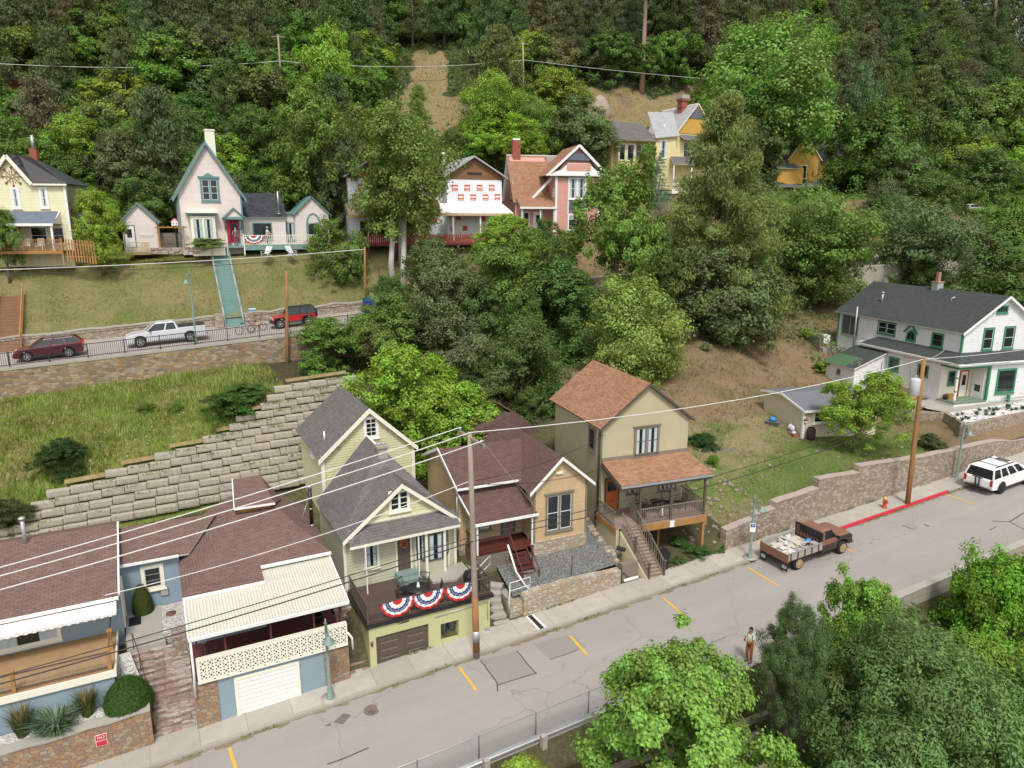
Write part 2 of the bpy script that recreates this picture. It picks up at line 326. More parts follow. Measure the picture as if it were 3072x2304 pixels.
def hill(s, t):
    b = PAD(s)+1.0; x = t-90
    if x < 0: return b
    k = lerp([(-60, .64), (20, .64), (70, .68), (105, .9), (160, 1.05)], s)
    return b + x*k + 1.6*sin(t*.11+s*.05)*min(1, x/12) + 1.2*sin(s*.13)*min(1, x/20)
def zrel(s, t):
    if t <= 20.6: return lerp(TB, t)
    if t < 29.4: return -.05
    if t <= 60.25:
        for (a, ra), (b, rb) in zip(ST, ST[1:]):
            if s <= b: break
        f = max(0, min(1, (s-a)/(b-a)))
        return lerp([(k, x+(y-x)*f) for k, x, y in zip(TK, ra, rb)], t)
    if t < 69.4: return 11.15
    p = PAD(s)
    if t < 90: return lerp([(69.4, 11.95), (70, 12.15), (77.3, p-.2), (78.5, p), (84, p+.3), (90, p+1.0)], t)
    return hill(s, t)
def zg(s, t): return G*s + zrel(s, t)
def gz(x, y):
    return zg(x*D[0]+y*D[1], x*N[0]+y*N[1])
def hit(px, py, t0=60, off=0):
    r = ray(px, py); k = 25.0
    while k < 400:
        p = C0+r*k
        if st(p)[1] > t0 and p.z < gz(p.x, p.y)+off: return p
        k += .4
    return C0+r*150
def srange(a, b, d):
    n = max(1, int(round((b-a)/d))); return [a+(b-a)*i/n for i in range(n+1)]
def region(name, s0, s1, t0, t1, ds, dt, mt, bumpy=.0, kind='structure', off=0, tl=None, hole=None):
    mb = MB(mt); rng = random.Random(len(name)*7+int(s0)); ss = srange(s0, s1, ds); tt = tl or srange(t0, t1, dt)
    ss = sorted(set(ss+[a for a, _ in ST if s0 < a < s1])); tt = sorted(set(tt+[k for k in TK+[69.4, 70, 77.3, 84, 90] if t0 < k < t1]))
    vs = []; 
    for i, s in enumerate(ss):
        for j, t in enumerate(tt):
            e = (0 < i < len(ss)-1) and (0 < j < len(tt)-1)
            b = bumpy*(sin(s*1.3+t*.7)*.3+sin(s*.45-t*1.1)*.4+rng.uniform(-.5, .5)) if e else 0
            vs.append((s, t, zg(s, t)+b+off))
    n = len(tt); fs = [(i*n+j, (i+1)*n+j, (i+1)*n+j+1, i*n+j+1) for i in range(len(ss)-1) for j in range(n-1)
        if not hole or not hole((ss[i]+ss[i+1])/2, (tt[j]+tt[j+1])/2)]
    mb.smooth = True; mb.mesh(vs, fs); return mb.build(name, rz=TH, kind=kind)
GR = lambda n, *a, **k: ground(n, *a, **k)
M['meadow'] = GR('meadow_grass', [(.10,.145,.028), (.15,.19,.04), (.2,.2,.06), (.27,.22,.1)], .16, 7)
M['lawn'] = GR('dry_lawn', [(.12,.15,.04), (.17,.165,.065), (.23,.195,.1), (.15,.165,.055)], .22, 9)
M['yard'] = GR('yard_lawn', [(.085,.13,.03), (.12,.165,.045), (.24,.2,.11), (.3,.235,.14)], .17, 9)
M['bare'] = GR('bare_slope', [(.13,.12,.05), (.2,.145,.08), (.25,.17,.11), (.17,.15,.07)], .25, 6)
M['forest'] = GR('forest_floor', [(.04,.05,.02), (.07,.06,.035), (.11,.085,.05)], .2, 4)
M['clear'] = GR('dry_hill_grass', [(.24,.2,.09), (.32,.25,.12), (.23,.16,.1), (.3,.27,.12)], .12, 4)
M['creek'] = GR('creek_bank', [(.06,.06,.03), (.1,.085,.05), (.12,.13,.05)], .4, 5)
def hillmat():
    t = NT('wooded_hill_ground', .95, 0, .1); u = t.uv(obj=True); f = t.noise(u, .2, 6, .65); g = t.noise(u, 3, 5, .7)
    a = t.ramp(f, [(.35, (.035,.05,.018)), (.55, (.06,.075,.028)), (.7, (.1,.085,.05))]); b = t.ramp(t.noise(u, .13, 6, .7), [(.3, (.2,.16,.07)), (.5, (.27,.21,.11)), (.7, (.2,.13,.085))])
    at = t.n('ShaderNodeAttribute', attribute_name='clearing'); k = t.math('ADD', at.outputs['Fac'], t.math('MULTIPLY', t.math('SUBTRACT', f, .5), 1.6)); c = t.mix(t.ramp(k, [(.4, 0), (.6, 1)]), a, b)
    c = t.mix(t.ramp(g, [(.35, .5), (.6, 0)]), c, (.04,.045,.02)); t.bump(g, .6, .15); return t.col(c)
M['hillm'] = hillmat()
region('creek_bank', -70, 170, -60, 20.6, 6, 4, M['creek'], .3)
region('lot_ground', -60, 30, 29.4, 46, 3, 2, M['creek'], .05)
region('meadow', -60, 5, 46, 60.25, 1.2, 1.2, M['meadow'], .1)
region('wooded_bank', 5, 30, 46, 60.25, 2, 2, M['forest'], .2)
region('yard_lawn', 30, 52, 29.4, 40, 1.2, 1.0, M['yard'], .1)
region('bare_hillside', 30, 52, 40, 60.25, 1.5, 1.5, M['bare'], .25)
region('house_lot', 52, 170, 29.4, 60.25, 4, 2, M['bare'], .1)
region('dry_lawn', -60, 24, 69.4, 77.3, 1.2, 1.0, M['lawn'], .1)
region('upper_bank', 24, 170, 69.4, 77.3, 2, 1.3, M['bare'], .3)
region('upper_yard', -60, 170, 77.3, 90, 3, 3, M['meadow'], .15)
# wooded hill with a dry grass clearing
def inclear(s, t):
    x, y, z = S(s, t, zg(s, t)); Dp = y*cp-(z-CZ)*sp; u = 1536+F*x/Dp; v = 1152-F*(y*sp+(z-CZ)*cp)/Dp
    return (1175+.28*(400-v) < u < 1340 and 160 < v < 400) or (1330 < u < 2080 and 275+20*sin(u*.02) < v < 390)
hl = region('forest_hill', -90, 200, 90, 300, 2.5, 2.5, M['hillm'], .7)
ca_ = hl.data.attributes.new('clearing', 'FLOAT', 'POINT')
for i_, v_ in enumerate(hl.data.vertices): ca_.data[i_].value = 1.0 if inclear(v_.co.x, v_.co.y) else 0.0
# base sheet to the horizon
mb = MB(M['creek']); mb.face([(-900,-900,-14), (900,-900,-14), (900,900,-14), (-900,900,-14)]); mb.build('ground', kind='structure')
# ================================================================== LOWER STREET
def asphalt(name, c, c2):
    t = NT(name, .93, 0, .15); u = t.uv(obj=True); a = t.noise(t.uv(.25, 1.2, 1, obj=True), .8, 5, .6); g = t.noise(u, 60, 2, .8); b = t.noise(u, .35, 5)
    ln = t.n('ShaderNodeSeparateXYZ'); t.l(u, ln.inputs[0]); wob = t.math('ADD', ln.outputs[1], t.math('MULTIPLY', t.math('SUBTRACT', b, .5), .8)); bands = t.ramp(t.math('DIVIDE', t.math('SUBTRACT', wob, 20), 8), [(0, .55), (.12, .15), (.22, .6), (.33, .1), (.45, .5), (.6, .15), (.7, .55), (.76, .9), (1, 1)])
    q = t.mix(t.ramp(a, [(.35, 0), (.7, 1)]), c, c2); q = t.mix(t.math('MULTIPLY', bands, .45), q, sc3(c, .8)); q = t.mix(t.ramp(b, [(.45, 0), (.75, .5)]), q, sc3(c, .8)); q = t.mix(t.ramp(g, [(.5, 0), (.75, .4)]), q, sc3(c, 1.35)); q = t.mix(t.ramp(g, [(.25, .35), (.42, 0)]), q, sc3(c, .6))
    s_ = t.noise(t.uv(obj=True), 1.7, 3, .5); q = t.mix(t.ramp(s_, [(.7, 0), (.76, .35)]), q, sc3(c, .5))
    v = t.n('ShaderNodeTexVoronoi', feature='DISTANCE_TO_EDGE', Scale=.16); dn = t.n('ShaderNodeVectorMath', operation='ADD'); nz = t.n('ShaderNodeTexNoise', Scale=.8, Detail=6.0); t.l(u, nz.inputs['Vector']); t.l(u, dn.inputs[0]); t.l(nz.outputs['Color'], dn.inputs[1]); t.l(dn.outputs[0], v.inputs['Vector'])
    q = t.mix(t.ramp(v.outputs['Distance'], [(0, .45), (.004, 0)]), q, sc3(c, .35)); t.bump(g, .25, .01); return t.col(q)
M['road'] = asphalt('road_asphalt', (.335, .308, .285), (.285, .27, .255)); M['road2'] = asphalt('patch_asphalt', (.285, .262, .242), (.255, .24, .225))
M['uproad'] = asphalt('upper_road_concrete', (.42, .365, .34), (.36, .33, .31))
def walkm():
    t = NT('sidewalk_concrete', .9, 0, .2); x = t.n('ShaderNodeSeparateXYZ'); t.l(t.uv(obj=True), x.inputs[0]); k = 1.85
    fr = t.math('FRACT', t.math('DIVIDE', x.outputs[0], k)); fl = t.math('FLOOR', t.math('DIVIDE', x.outputs[0], k)); wn = t.n('ShaderNodeTexWhiteNoise', noise_dimensions='1D'); t.l(fl, wn.inputs['W'])
    c = t.mix(wn.outputs['Value'], (.36, .335, .29), (.44, .405, .36)); c = t.mix(t.ramp(t.noise(t.uv(obj=True), 1.5, 5), [(.4, 0), (.8, .6)]), c, (.29, .27, .235)); e = t.ramp(fr, [(0, 0), (.012, 1)]); c = t.mix(e, (.12, .11, .1), c)
    t.bump(e, .4, .02); return t.col(c)
M['walk'] = walkm()
def strip(name, mt, s0, s1, t0, t1, h, ds=3, low_=None, kind='structure'):
    mb = MB(mt); ss = srange(s0, s1, ds)
    for a, b in zip(ss, ss[1:]):
        za, zb = G*a+h, G*b+h
        mb.face([(a,t0,za),(b,t0,zb),(b,t1,zb),(a,t1,za)])
        if low_ is not None:
            la, lb = G*a+low_, G*b+low_; mb.face([(a,t0,la),(b,t0,lb),(b,t0,zb),(a,t0,za)]); mb.face([(a,t1,za),(b,t1,zb),(b,t1,lb),(a,t1,la)])
    if low_ is not None:
        for a, sg in ((s0, 1), (s1, -1)): mb.face([(a,t0,G*a+h),(a,t1,G*a+h),(a,t1,G*a+low_),(a,t0,G*a+low_)][::sg])
    return mb.build(name, rz=TH, kind=kind)
strip('road', M['road'], -60, 170, 20.6, 27.74, 0)
strip('road_shoulder', M['creek'], -60, 14.5, 19.7, 21.3, .014, low_=-.7)
strip('sidewalk', M['walk'], -60, 170, 27.92, 29.42, .13, low_=-.1)
M['curb'] = plain('curb_concrete', (.33, .305, .265), .9, var=.2, scale=2); M['redcurb'] = plain('red_curb_paint', (.5, .035, .06), .6, var=.2, scale=6)
mb = MB(M['curb'])
for a, b in ((-60, 37.2), (48.4, 170)): strip('curb', M['curb'], a, b, 27.73, 27.92, .135, low_=-.1)
strip('painted_curb', M['redcurb'], 37.2, 48.4, 27.73, 27.92, .137, low_=-.1)
# dirt and weeds gathered along the gutter
M['dirt'] = ground('gutter_dirt', [(.2,.16,.11), (.27,.22,.15), (.16,.17,.08)], 2, 12)
mb = MB(M['dirt']); rng = random.Random(4)
for a in srange(-20, 60, .5): mb.face([(a, 27.73, G*a+.004), (a+.5, 27.73, G*a+.029), (a+.5, 27.73-rng.uniform(.02, .28), G*a+.029), (a, 27.73-rng.uniform(.02, .28), G*a+.004)])
mb.build('gutter_dirt', rz=TH, kind='structure')
def decal(name, pts, mt, h, label=None, cat=None, group=None, kind=None):
    q = [st(low(*p)) for p in pts]; mb = MB(mt); mb.face([(a, b, G*a+h) for a, b in q]); f = mb.f[0]
    if sum((q[i][0]*q[(i+1)%len(q)][1]-q[(i+1)%len(q)][0]*q[i][1]) for i in range(len(q))) < 0: mb.f[0] = f[::-1]
    return mb.build(name, rz=TH, label=label, cat=cat, group=group, kind=kind)
b2 = lambda x, y: (1000+x/2.063, 1500+y/2.063)
b3 = lambda x, y: (2000+x/2.063, 1500+y/2.063)
for i, q in enumerate([[(910,990),(1135,935),(1255,1075),(1020,1145)], [(1240,890),(1470,830),(1565,905),(1340,990)]]):
    decal('road_patch', [b2(*p) for p in q], M['road2'], .004, kind='structure')
M['tar'] = plain('tar', (.06, .058, .056), .7)
def tar(pts, wd=.05):
    q = [st(low(*p)) for p in pts]; mb = MB(M['tar'])
    for (a, b), (c, d) in zip(q, q[1:]):
        l = math.hypot(c-a, d-b); nx, ny = -(d-b)/l*wd/2, (c-a)/l*wd/2; n = max(1, int(l/.4)); rg = random.Random(int(l*99))
        pr = [(a+(c-a)*i/n+rg.uniform(-.03,.03), b+(d-b)*i/n+rg.uniform(-.03,.03)) for i in range(n+1)]
        for (e, f), (g, h) in zip(pr, pr[1:]): mb.face([(e-nx,f-ny,G*e+.009),(g-nx,h-ny,G*g+.009),(g+nx,h+ny,G*g+.009),(e+nx,f+ny,G*e+.009)][::-1])
    mb.build('road_crack', rz=TH, kind='structure')
tar([b2(910,990), b2(1020,1145), b2(1255,1075), b2(1135,935)]); tar([b2(1018,1145), b2(1020,1185)]); tar([b2(1340,990), b2(1520,925)], .04)
tar([b2(-40,1640), b2(225,1535)], .06); tar([b3(2010,130), b3(2120,135), b3(2230,70)], .07); tar([b3(2120,135), b3(2230,190)], .07); tar([b3(1995,187), b3(2040,168)], .06)
tar([b3(1590,150), b3(1630,165)], .1)
for pts in ([b2(0,1375), b2(60,1320), b2(110,1330), b2(60,1390)], [b2(-60,1400), b2(-20,1380), b2(-10,1400)]): decal('oil_stain', pts, plain('oil_stain', (.15, .13, .12), .9, var=.3), .005, kind='structure')
YL = [((1378,2002),(1429,2072)), ((1710,1907),(1761,1965)), ((1989,1793),(2060,1856)), ((2245,1704),(2332,1757)), ((2537,1645),(2560,1657)), ((2824,1479),(2931,1516)), ((688,2244),(712,2320))]
for i, (a, b) in enumerate(YL):
    sa, ta = st(low(*a)); sb, tb_ = st(low(*b)); mb = MB(M['yellowline']); wd = .065
    mb.face([(sa-wd,ta,G*sa+.011), (sb-wd,tb_,G*sb+.011), (sb+wd,tb_,G*sb+.011), (sa+wd,ta,G*sa+.011)]); mb.build('parking_line', rz=TH, kind='structure')
def disc(name, px, py, r, mt, label, group=None, ring=None, h=.006):
    s_, t_ = st(low(px, py)); mb = MB(mt)
    mb.lathe([(r, 0), (r, h), (r*.9, h+.006), (r*.9, h+.002), (.01, h+.004)], n=24)
    for k in range(-2, 3): mb.box(-r*.7, k*r*.3-.02, h+.002, r*.7, k*r*.3+.02, h+.009)
    o = mb.build(name, loc=S(s_, t_, G*s_), rz=TH, label=label, cat='manhole cover'); return o
disc('manhole_cover', 1116, 2130, .36, plain('rusty_iron', (.17, .13, .11), .7, var=.4, scale=9, bump=.6), 'rusty round manhole cover in the road below the grey-green lamp by the blue garage')
disc('manhole_cover', 2727, 1577, .17, plain('blue_iron', (.1, .2, .32), .6), 'small blue round valve cover in the road between the flatbed pickup and the white car')
sc_, tc_ = st(low(2740, 1577)); mb = MB(M['road2']); mb.box(-.55, -.35, .0, .75, .35, .005); mb.build('road_patch', loc=S(sc_, tc_, G*sc_), rz=TH, kind='structure')
# white-edged drain across the pavement
sa, ta = 15.95, 27.95; mb = MB(M['white']); mb.box(sa-.24, ta, G*sa+.13, sa-.12, 29.3, G*sa+.142); mb.box(sa+.12, ta, G*sa+.13, sa+.24, 29.3, G*sa+.152); mb.m(M['black']); mb.box(sa-.12, ta, G*sa+.12, sa+.12, 29.3, G*sa+.143)
mb.build('sidewalk_drain', rz=TH, label='dark drain strip with white edges crossing the pavement below the pale stone wall', cat='drain')
# ================================================================== UPPER STREET
strip('upper_road', M['uproad'], -60, 170, 60.86, 69.1, 11.2)
strip('upper_road_edge', M['conc'], -60, 170, 69.1, 69.45, 11.3, low_=11.0)
def wallobj(name, mt, pts, t, th, bottom, label, cat, cap=None, capm=None, group=None, rough=0):
    """pts (s, ztop) left to right at plane t; wall body from below ground to the top, optional coping"""
    e = tag(empty(name, S(pts[0][0], t, pts[0][1]), TH), label, cat, group); s0, z0 = pts[0]; mb = MB(mt); cb = MB(capm or mt); rg = random.Random(int(pts[0][0]*13))
    P = []
    for (a, za), (b, zb) in zip(pts, pts[1:]):
        n = max(1, int((b-a)/.7)) if rough else 1
        P += [(a+(b-a)*i/n, za+(zb-za)*i/n+(rg.uniform(-rough, rough) if i else 0)) for i in range(n)]
    P.append(pts[-1])
    for (a, za), (b, zb) in zip(P, P[1:]):
        if b-a < .01: continue
        ba, bb = (bottom(a), bottom(b)); q = [(a-s0,0,ba-z0),(b-s0,0,bb-z0),(b-s0,th,bb-z0),(a-s0,th,ba-z0),(a-s0,0,za-z0),(b-s0,0,zb-z0),(b-s0,th,zb-z0),(a-s0,th,za-z0)]; mb.hexa(q)
        if cap: o = .04; cb.hexa([(a-s0,-o,za-z0),(b-s0,-o,zb-z0),(b-s0,th+o,zb-z0),(a-s0,th+o,za-z0),(a-s0,-o,za-z0+cap),(b-s0,-o,zb-z0+cap),(b-s0,th+o,zb-z0+cap),(a-s0,th+o,za-z0+cap)])
    mb.build('wall_face', e)
    if cap: cb.build('coping', e)
    return e
wallobj('stone_retaining_wall', M['stone_big'], [(s, G*s+11.05) for s in srange(-60, 48, 4)], 60.28, .5, lambda s: G*s+7.5, 'tall brown rubble stone wall holding up the upper street above the meadow', 'retaining wall', .2, M['conc'])
def concm():
    t = NT('board_marked_concrete', .9, 0, .2); u = t.uv(); f = t.noise(t.uv(.9, .18), 2, 5, .7); g = t.noise(u, .5, 4); c = t.mix(f, (.4, .37, .31), (.3, .27, .225)); c = t.mix(t.ramp(g, [(.4, 0), (.7, .5)]), c, (.22, .2, .17))
    b = t.n('ShaderNodeTexBrick', Scale=1.0, offset=0); b.inputs['Brick Width'].default_value = 4; b.inputs['Row Height'].default_value = 1.4; b.inputs['Mortar Size'].default_value = .015; b.inputs['Color1'].default_value = b.inputs['Color2'].default_value = (1,1,1,1); b.inputs['Mortar'].default_value = (.5,.5,.5,1); t.l(u, b.inputs['Vector'])
    return t.col(t.mix(1.0, c, b.outputs['Color'], 'MULTIPLY'))
M['concwall'] = concm()
wallobj('concrete_retaining_wall', M['concwall'], [(s, G*s+11.05) for s in srange(48.2, 170, 6)], 60.28, .5, lambda s: G*s+5.5, 'tall grey concrete retaining wall under the upper street behind the white house', 'retaining wall', .2, M['conc'])
def railing(s0, s1, t, h0, label, sp_=2.44, hgt=1.05, base=0):
    e = tag(empty('metal_railing', S(s0, t, G*s0+h0), TH), label, 'railing'); rl = MB(M['black']); pk = MB(M['black']); L = s1-s0
    n = int(L/sp_)
    for i in range(n+1):
        a = i*sp_; m_ = MB(M['black']); m_.box(a-.035,-.035,G*a,a+.035,.035,G*a+hgt+.03); m_.box(a-.08,-.08,G*a,a+.08,.08,G*a+.015); m_.build('post', e)
    for hh in (.12, hgt-.03): rl.bar((0,0,hh), (n*sp_,0,G*n*sp_+hh), .04, .05)
    a = .13
    while a < n*sp_:
        if (a % sp_) > .06: pk.box(a-.014,-.014,G*a+.12,a+.014,.014,G*a+hgt-.04)
        a += .135
    rl.build('rail', e); pk.build('picket', e, kind='stuff'); return e
railing(-24, 18, 60.62, 11.25, 'black metal railing on the stone wall before the three parked cars at the left')
railing(18.4, 62, 60.62, 11.25, 'black metal railing of the upper street glimpsed between the middle trees')
railing(62.4, 108, 60.62, 11.25, 'black metal railing above the tall concrete wall at the right')
# low stone wall behind the parked cars, either side of the green stairs
for a, b, nm in ((-13.6, 6.0, 'low stone wall behind the silver pickup at the foot of the dry lawn'), (8.0, 24, 'low stone wall behind the red off-road car'), (24.2, 60, 'low stone wall edging the bank behind the middle trees'), (60.3, 168, 'low stone wall edging the upper street far right'), (-24, -16.2, 'short low stone wall left of the wooden stairs')):
    wallobj('low_stone_wall', M['stone_pink'], [(s, G*s+12.15+.1*sin(s*1.7)) for s in srange(a, b, 2)], 69.45, .45, lambda s: G*s+11.0, nm, 'stone wall', .1, M['conc'], rough=.05)
# ================================================================== LOWER WALLS
def pxwall(name, mt, pts, t, th, label, cat='retaining wall', cap=None, capm=None, rough=.03, bot=-.2):
    q = [att(x, y, t) for x, y in pts]; q = [(st(p)[0], p.z) for p in q]
    return wallobj(name, mt, q, t, th, lambda s: G*s+bot, label, cat, cap, capm, rough=rough)
wallobj('stone_planter_wall', M['stone_or'], [(-14, 1.0), (-6.7, 1.42), (-1.68, 1.6)], 29.05, .45, lambda s: G*s-.2, 'orange stone planter wall with a red sign below the blue house deck', 'stone wall', .07, M['conc'], rough=.04)
pxwall('stone_yard_wall', M['stone_pale'], [(1572,1790), (1626,1767), (1740,1738), (1863,1711)], 29.36, .45, 'pale stacked stone wall holding the grey gravel yard of the tan house', rough=.05)
R3 = [(2179,1594), (2264,1560), (2266,1545), (2325,1527), (2327,1510), (2456,1466), (2458,1440), (2577,1419), (2579,1401), (2771,1372), (2989,1324), (3040,1323), (3072,1318), (3400,1275)]
pxwall('stone_front_wall', M['stone_pink'], R3, 29.36, .45, 'long stepped pinkish stone wall along the pavement below the grassy yard', cap=.07, capm=plain('stone_coping', (.38,.31,.27), .9, var=.3, scale=4, bump=1), rough=.03)
M['wstone'] = rubble('white_rocks', [(.72,.72,.72), (.6,.6,.61), (.5,.49,.5), (.75,.75,.75), (.3,.28,.27)], 5, 1)
p1 = att(2897, 1276, 30.7); p2 = att(3072, 1251, 30.7); p3 = att(2839, 1255, 33.4)
s1, z1 = st(p1)[0], p1.z; BED = (s1, z1); s2, z2 = st(p2)[0]+12, p2.z; s3 = st(p3)[0]
e = wallobj('stone_terrace_wall', M['stone_pink'], [(s1, z1), (s2, z2+.3)], 30.7, .4, lambda s: G*s+.5, 'pinkish stone terrace wall under the white pebble bed before the white house', 'retaining wall')
mb = MB(M['stone_pink']); mb.hexa([(0,0,-2.6),(.4,0,-2.6),(s3-s1+.4,2.9,-2.6),(s3-s1,2.9,-2.6),(0,0,0),(.4,0,0),(s3-s1+.4,2.9,.05),(s3-s1,2.9,.05)]); mb.build('wall_return', e)
mb = MB(M['stone_pink']); mb.hexa([(s3-s1,2.9,-2.6),(s3-s1+.4,2.9,-2.6),(s3-s1-5.1,8.9,-2.6),(s3-s1-5.5,8.9,-2.6),(s3-s1,2.9,.0),(s3-s1+.4,2.9,.0),(s3-s1-5.1,8.9,-.2),(s3-s1-5.5,8.9,-.2)]); mb.build('wall_return', e)
mb = MB(M['wstone']); mb.face([(s1+.35,31.1,z1-.03),(s2,31.1,z2+.2),(s2,32.6,z2+.3),(s3+.35,33.5,z1-.0)])
mb.build('pebble_bed', rz=TH, label='bed of white rocks on the stone terrace before the white house', cat='rock bed', kind='stuff')
# meadow terraces: rows of grey concrete blocks stepping up the bank
ROWL = [(-40,0),(-40,0),(48,1550),(87,1527),(140,1486),(313,1433),(465,1367),(608,1324),(685,1290),(707,1268),(781,1232),(801,1203),(825,1179)]
tw = empty('terraced_block_wall', S(7.8, 46, 4), TH, 'wide stepped retaining wall of grey concrete blocks below the meadow', 'retaining wall'); rng = random.Random(11)
TR = {}
for k in range(13):
    t_ = 46+.4*k; zr = 3.55+.44*k
    x, y = ROWL[k]
    if k < 2: sl = -18
    else:
        sl = -9
        for a in srange(-14, 10, .1):
            p = S(a, t_, G*a+zr); Dp = p.y*cp-(p.z-CZ)*sp
            if 1536+F*p.x/Dp >= x: sl = a; break
    sr = 8.0 if t_ < 46.5 else 12.5
    mb = MB(M['concblk']); a = sl + (0 if k % 2 else .0); L = 1.22
    while a < sr-.3:
        b = a+L-.03; j = rng.uniform(-.04, .04); dz = rng.uniform(-.02, .02); za = G*(a-7.8)+zr-4+.37+dz; hb = .355+rng.uniform(-.015,.015)
        mb.box(a-7.8, t_-46+j, za, b-7.8, t_-46+.55+j, za+hb)
        mb.box(a-7.8+.02, t_-46+j-.03, za+.08, b-7.8-.02, t_-46+j, za+hb-.03)
        a += L
    mb.build('block_course', tw); TR[k] = sl
mb = MB(M['clear'])
for k in range(13):
    t_ = 46+.4*k; zr = 3.55+.44*k
    for a in srange(TR[k]+.9, 8 if k < 2 else 12.4, 1.5)[:-1]:
        mb.face([(a, t_+.5, G*a+zr+.5), (a+1.5, t_+.5, G*a+zr+.575), (a+1.5, t_+1.0, G*a+zr+.7), (a, t_+1.0, G*a+zr+.62)])
mb.m(M['meadow']); mb.build('terrace_soil', rz=TH, kind='structure')
# ================================================================== BUILDING HELPERS
V3 = Vector
EX, EY, EZ = V3((1,0,0)), V3((0,1,0)), V3((0,0,1))
def BF(v=0): return (V3((0, v, 0)), EX, EZ, -EY)      # faces the street (a=u, b=w)
def BR(u=0): return (V3((u, 0, 0)), EY, EZ, EX)       # faces +u (a=v)
def BL(u=0): return (V3((u, 0, 0)), EY, EZ, -EX)      # faces -u
def window(par, B, a0, b0, a1, b1, mt, tw_=.09, nx=1, ny=2, sash=None, glass=None, curtain=False, sill=True, cap=0, capm=None, dep=.06, name='window', label=None, split=0):
    if a1 < a0: a0, a1 = a1, a0
    if b1 < b0: b0, b1 = b1, b0
    f = MB(mt); f.bx(B, a0, b0, 0, a0+tw_, b1, dep); f.bx(B, a1-tw_, b0, 0, a1, b1, dep); f.bx(B, a0+tw_, b1-tw_, 0, a1-tw_, b1, dep); f.bx(B, a0+tw_, b0, 0, a1-tw_, b0+tw_, dep)
    if cap: f.m(capm or mt).bx(B, a0-.08, b1, 0, a1+.08, b1+cap, dep+.05); f.m(mt)
    if split: c = (a0+a1)/2; f.bx(B, c-split/2, b0+tw_, 0, c+split/2, b1-tw_, dep-.002)
    o = f.build(name, par, label=label)
    halves = [(a0+tw_, a1-tw_)] if not split else [(a0+tw_, (a0+a1)/2-split/2), ((a0+a1)/2+split/2, a1-tw_)]
    s_ = MB(sash or mt); p = MB(glass or M['glass']); ck = MB(M['curtain'])
    for x0, x1 in halves:
        y0, y1 = b0+tw_, b1-tw_; p.bx(B, x0, y0, .004, x1, y1, .02); t = .03
        s_.bx(B, x0, y0, .02, x0+t, y1, .04); s_.bx(B, x1-t, y0, .02, x1, y1, .04); s_.bx(B, x0+t, y0, .02, x1-t, y0+t, .04); s_.bx(B, x0+t, y1-t, .02, x1-t, y1, .04)
        for i in range(1, nx): c = x0+(x1-x0)*i/nx; s_.bx(B, c-.014, y0+t, .02, c+.014, y1-t, .038)
        for i in range(1, ny): c = y0+(y1-y0)*i/ny; s_.bx(B, x0+t, c-.018, .02, x1-t, c+.018, .036)
        if curtain:
            W_ = x1-x0
            for sd in (0, 1):
                pts = []; n_ = 7
                for k in range(n_+1): q = k/n_*W_*.3; pts.append((x0+t+q if sd == 0 else x1-t-q, .021+.003*(k % 2)))
                O_, X_, Y_, Z_ = B; cc = MB(M['curtain'])
                cc.mesh([O_+X_*a+Y_*b_+Z_*d for b_ in (y0+t, y1-t) for a, d in pts], [(k, k+1, k+2+n_, k+1+n_) for k in range(n_)]); cc.build('curtain', o)
    s_.build('sash', o); p.build('pane', o)
    if sill:
        q = MB(mt); q.bx(B, a0-.05, b0-.05, 0, a1+.05, b0-.002, dep+.06); q.build('sill', o)
    return o
def wpx(par, f, kind, pl, x0, y0, x1, y1, mt, **k):
    if kind == 'F': a0, b1 = f.fr(x0, y0, pl); a1, b0 = f.fr(x1, y1, pl); B = BF(pl)
    else: a0, b1 = f.sd(x0, y0, pl); a1, b0 = f.sd(x1, y1, pl); B = BR(pl) if kind == 'R' else BL(pl)
    return window(par, B, a0, b0, a1, b1, mt, **k)
def door(par, B, a0, b0, a1, b1, mt, frm, glassy=False, label=None, tw_=.09, panels=True, gl=(.25,.45,.75,.85)):
    if a1 < a0: a0, a1 = a1, a0
    if b1 < b0: b0, b1 = b1, b0
    o = MB(mt); o.bx(B, a0, b0, .0, a1, b1, .045)
    if panels:
        for q in ((.12,.08,.45,.38),(.55,.08,.88,.38)): o.bx(B, a0+(a1-a0)*q[0], b0+(b1-b0)*q[1], .045, a0+(a1-a0)*q[2], b0+(b1-b0)*q[3], .056)
    d = o.build('door', par, label=label); g = MB(frm); g.bx(B, a0-tw_, b0, 0, a0-.002, b1+tw_, .07); g.bx(B, a1+.002, b0, 0, a1+tw_, b1+tw_, .07); g.bx(B, a0-.002, b1+.002, 0, a1+.002, b1+tw_, .068); g.build('door_frame', d)
    h = MB(M['steel']); c = a1-.1; h.bx(B, c, (b0+b1)/2-.06, .05, c+.05, (b0+b1)/2-.01, .1); h.build('handle', d)
    if glassy: p = MB(M['glass']); p.bx(B, a0+(a1-a0)*gl[0], b0+(b1-b0)*gl[1], .046, a0+(a1-a0)*gl[2], b0+(b1-b0)*gl[3], .06); p.build('pane', d)
    return d
def gable_walls(par, mt, u0, u1, v0, v1, b, E_, Rz, mid=None, name='wall'):
    mid = (u0+u1)/2 if mid is None else mid; mb = MB(mt); mb.prism([(u0,b),(u1,b),(u1,E_),(mid,Rz),(u0,E_)], 'y', v0, v1); return mb.build(name, par)
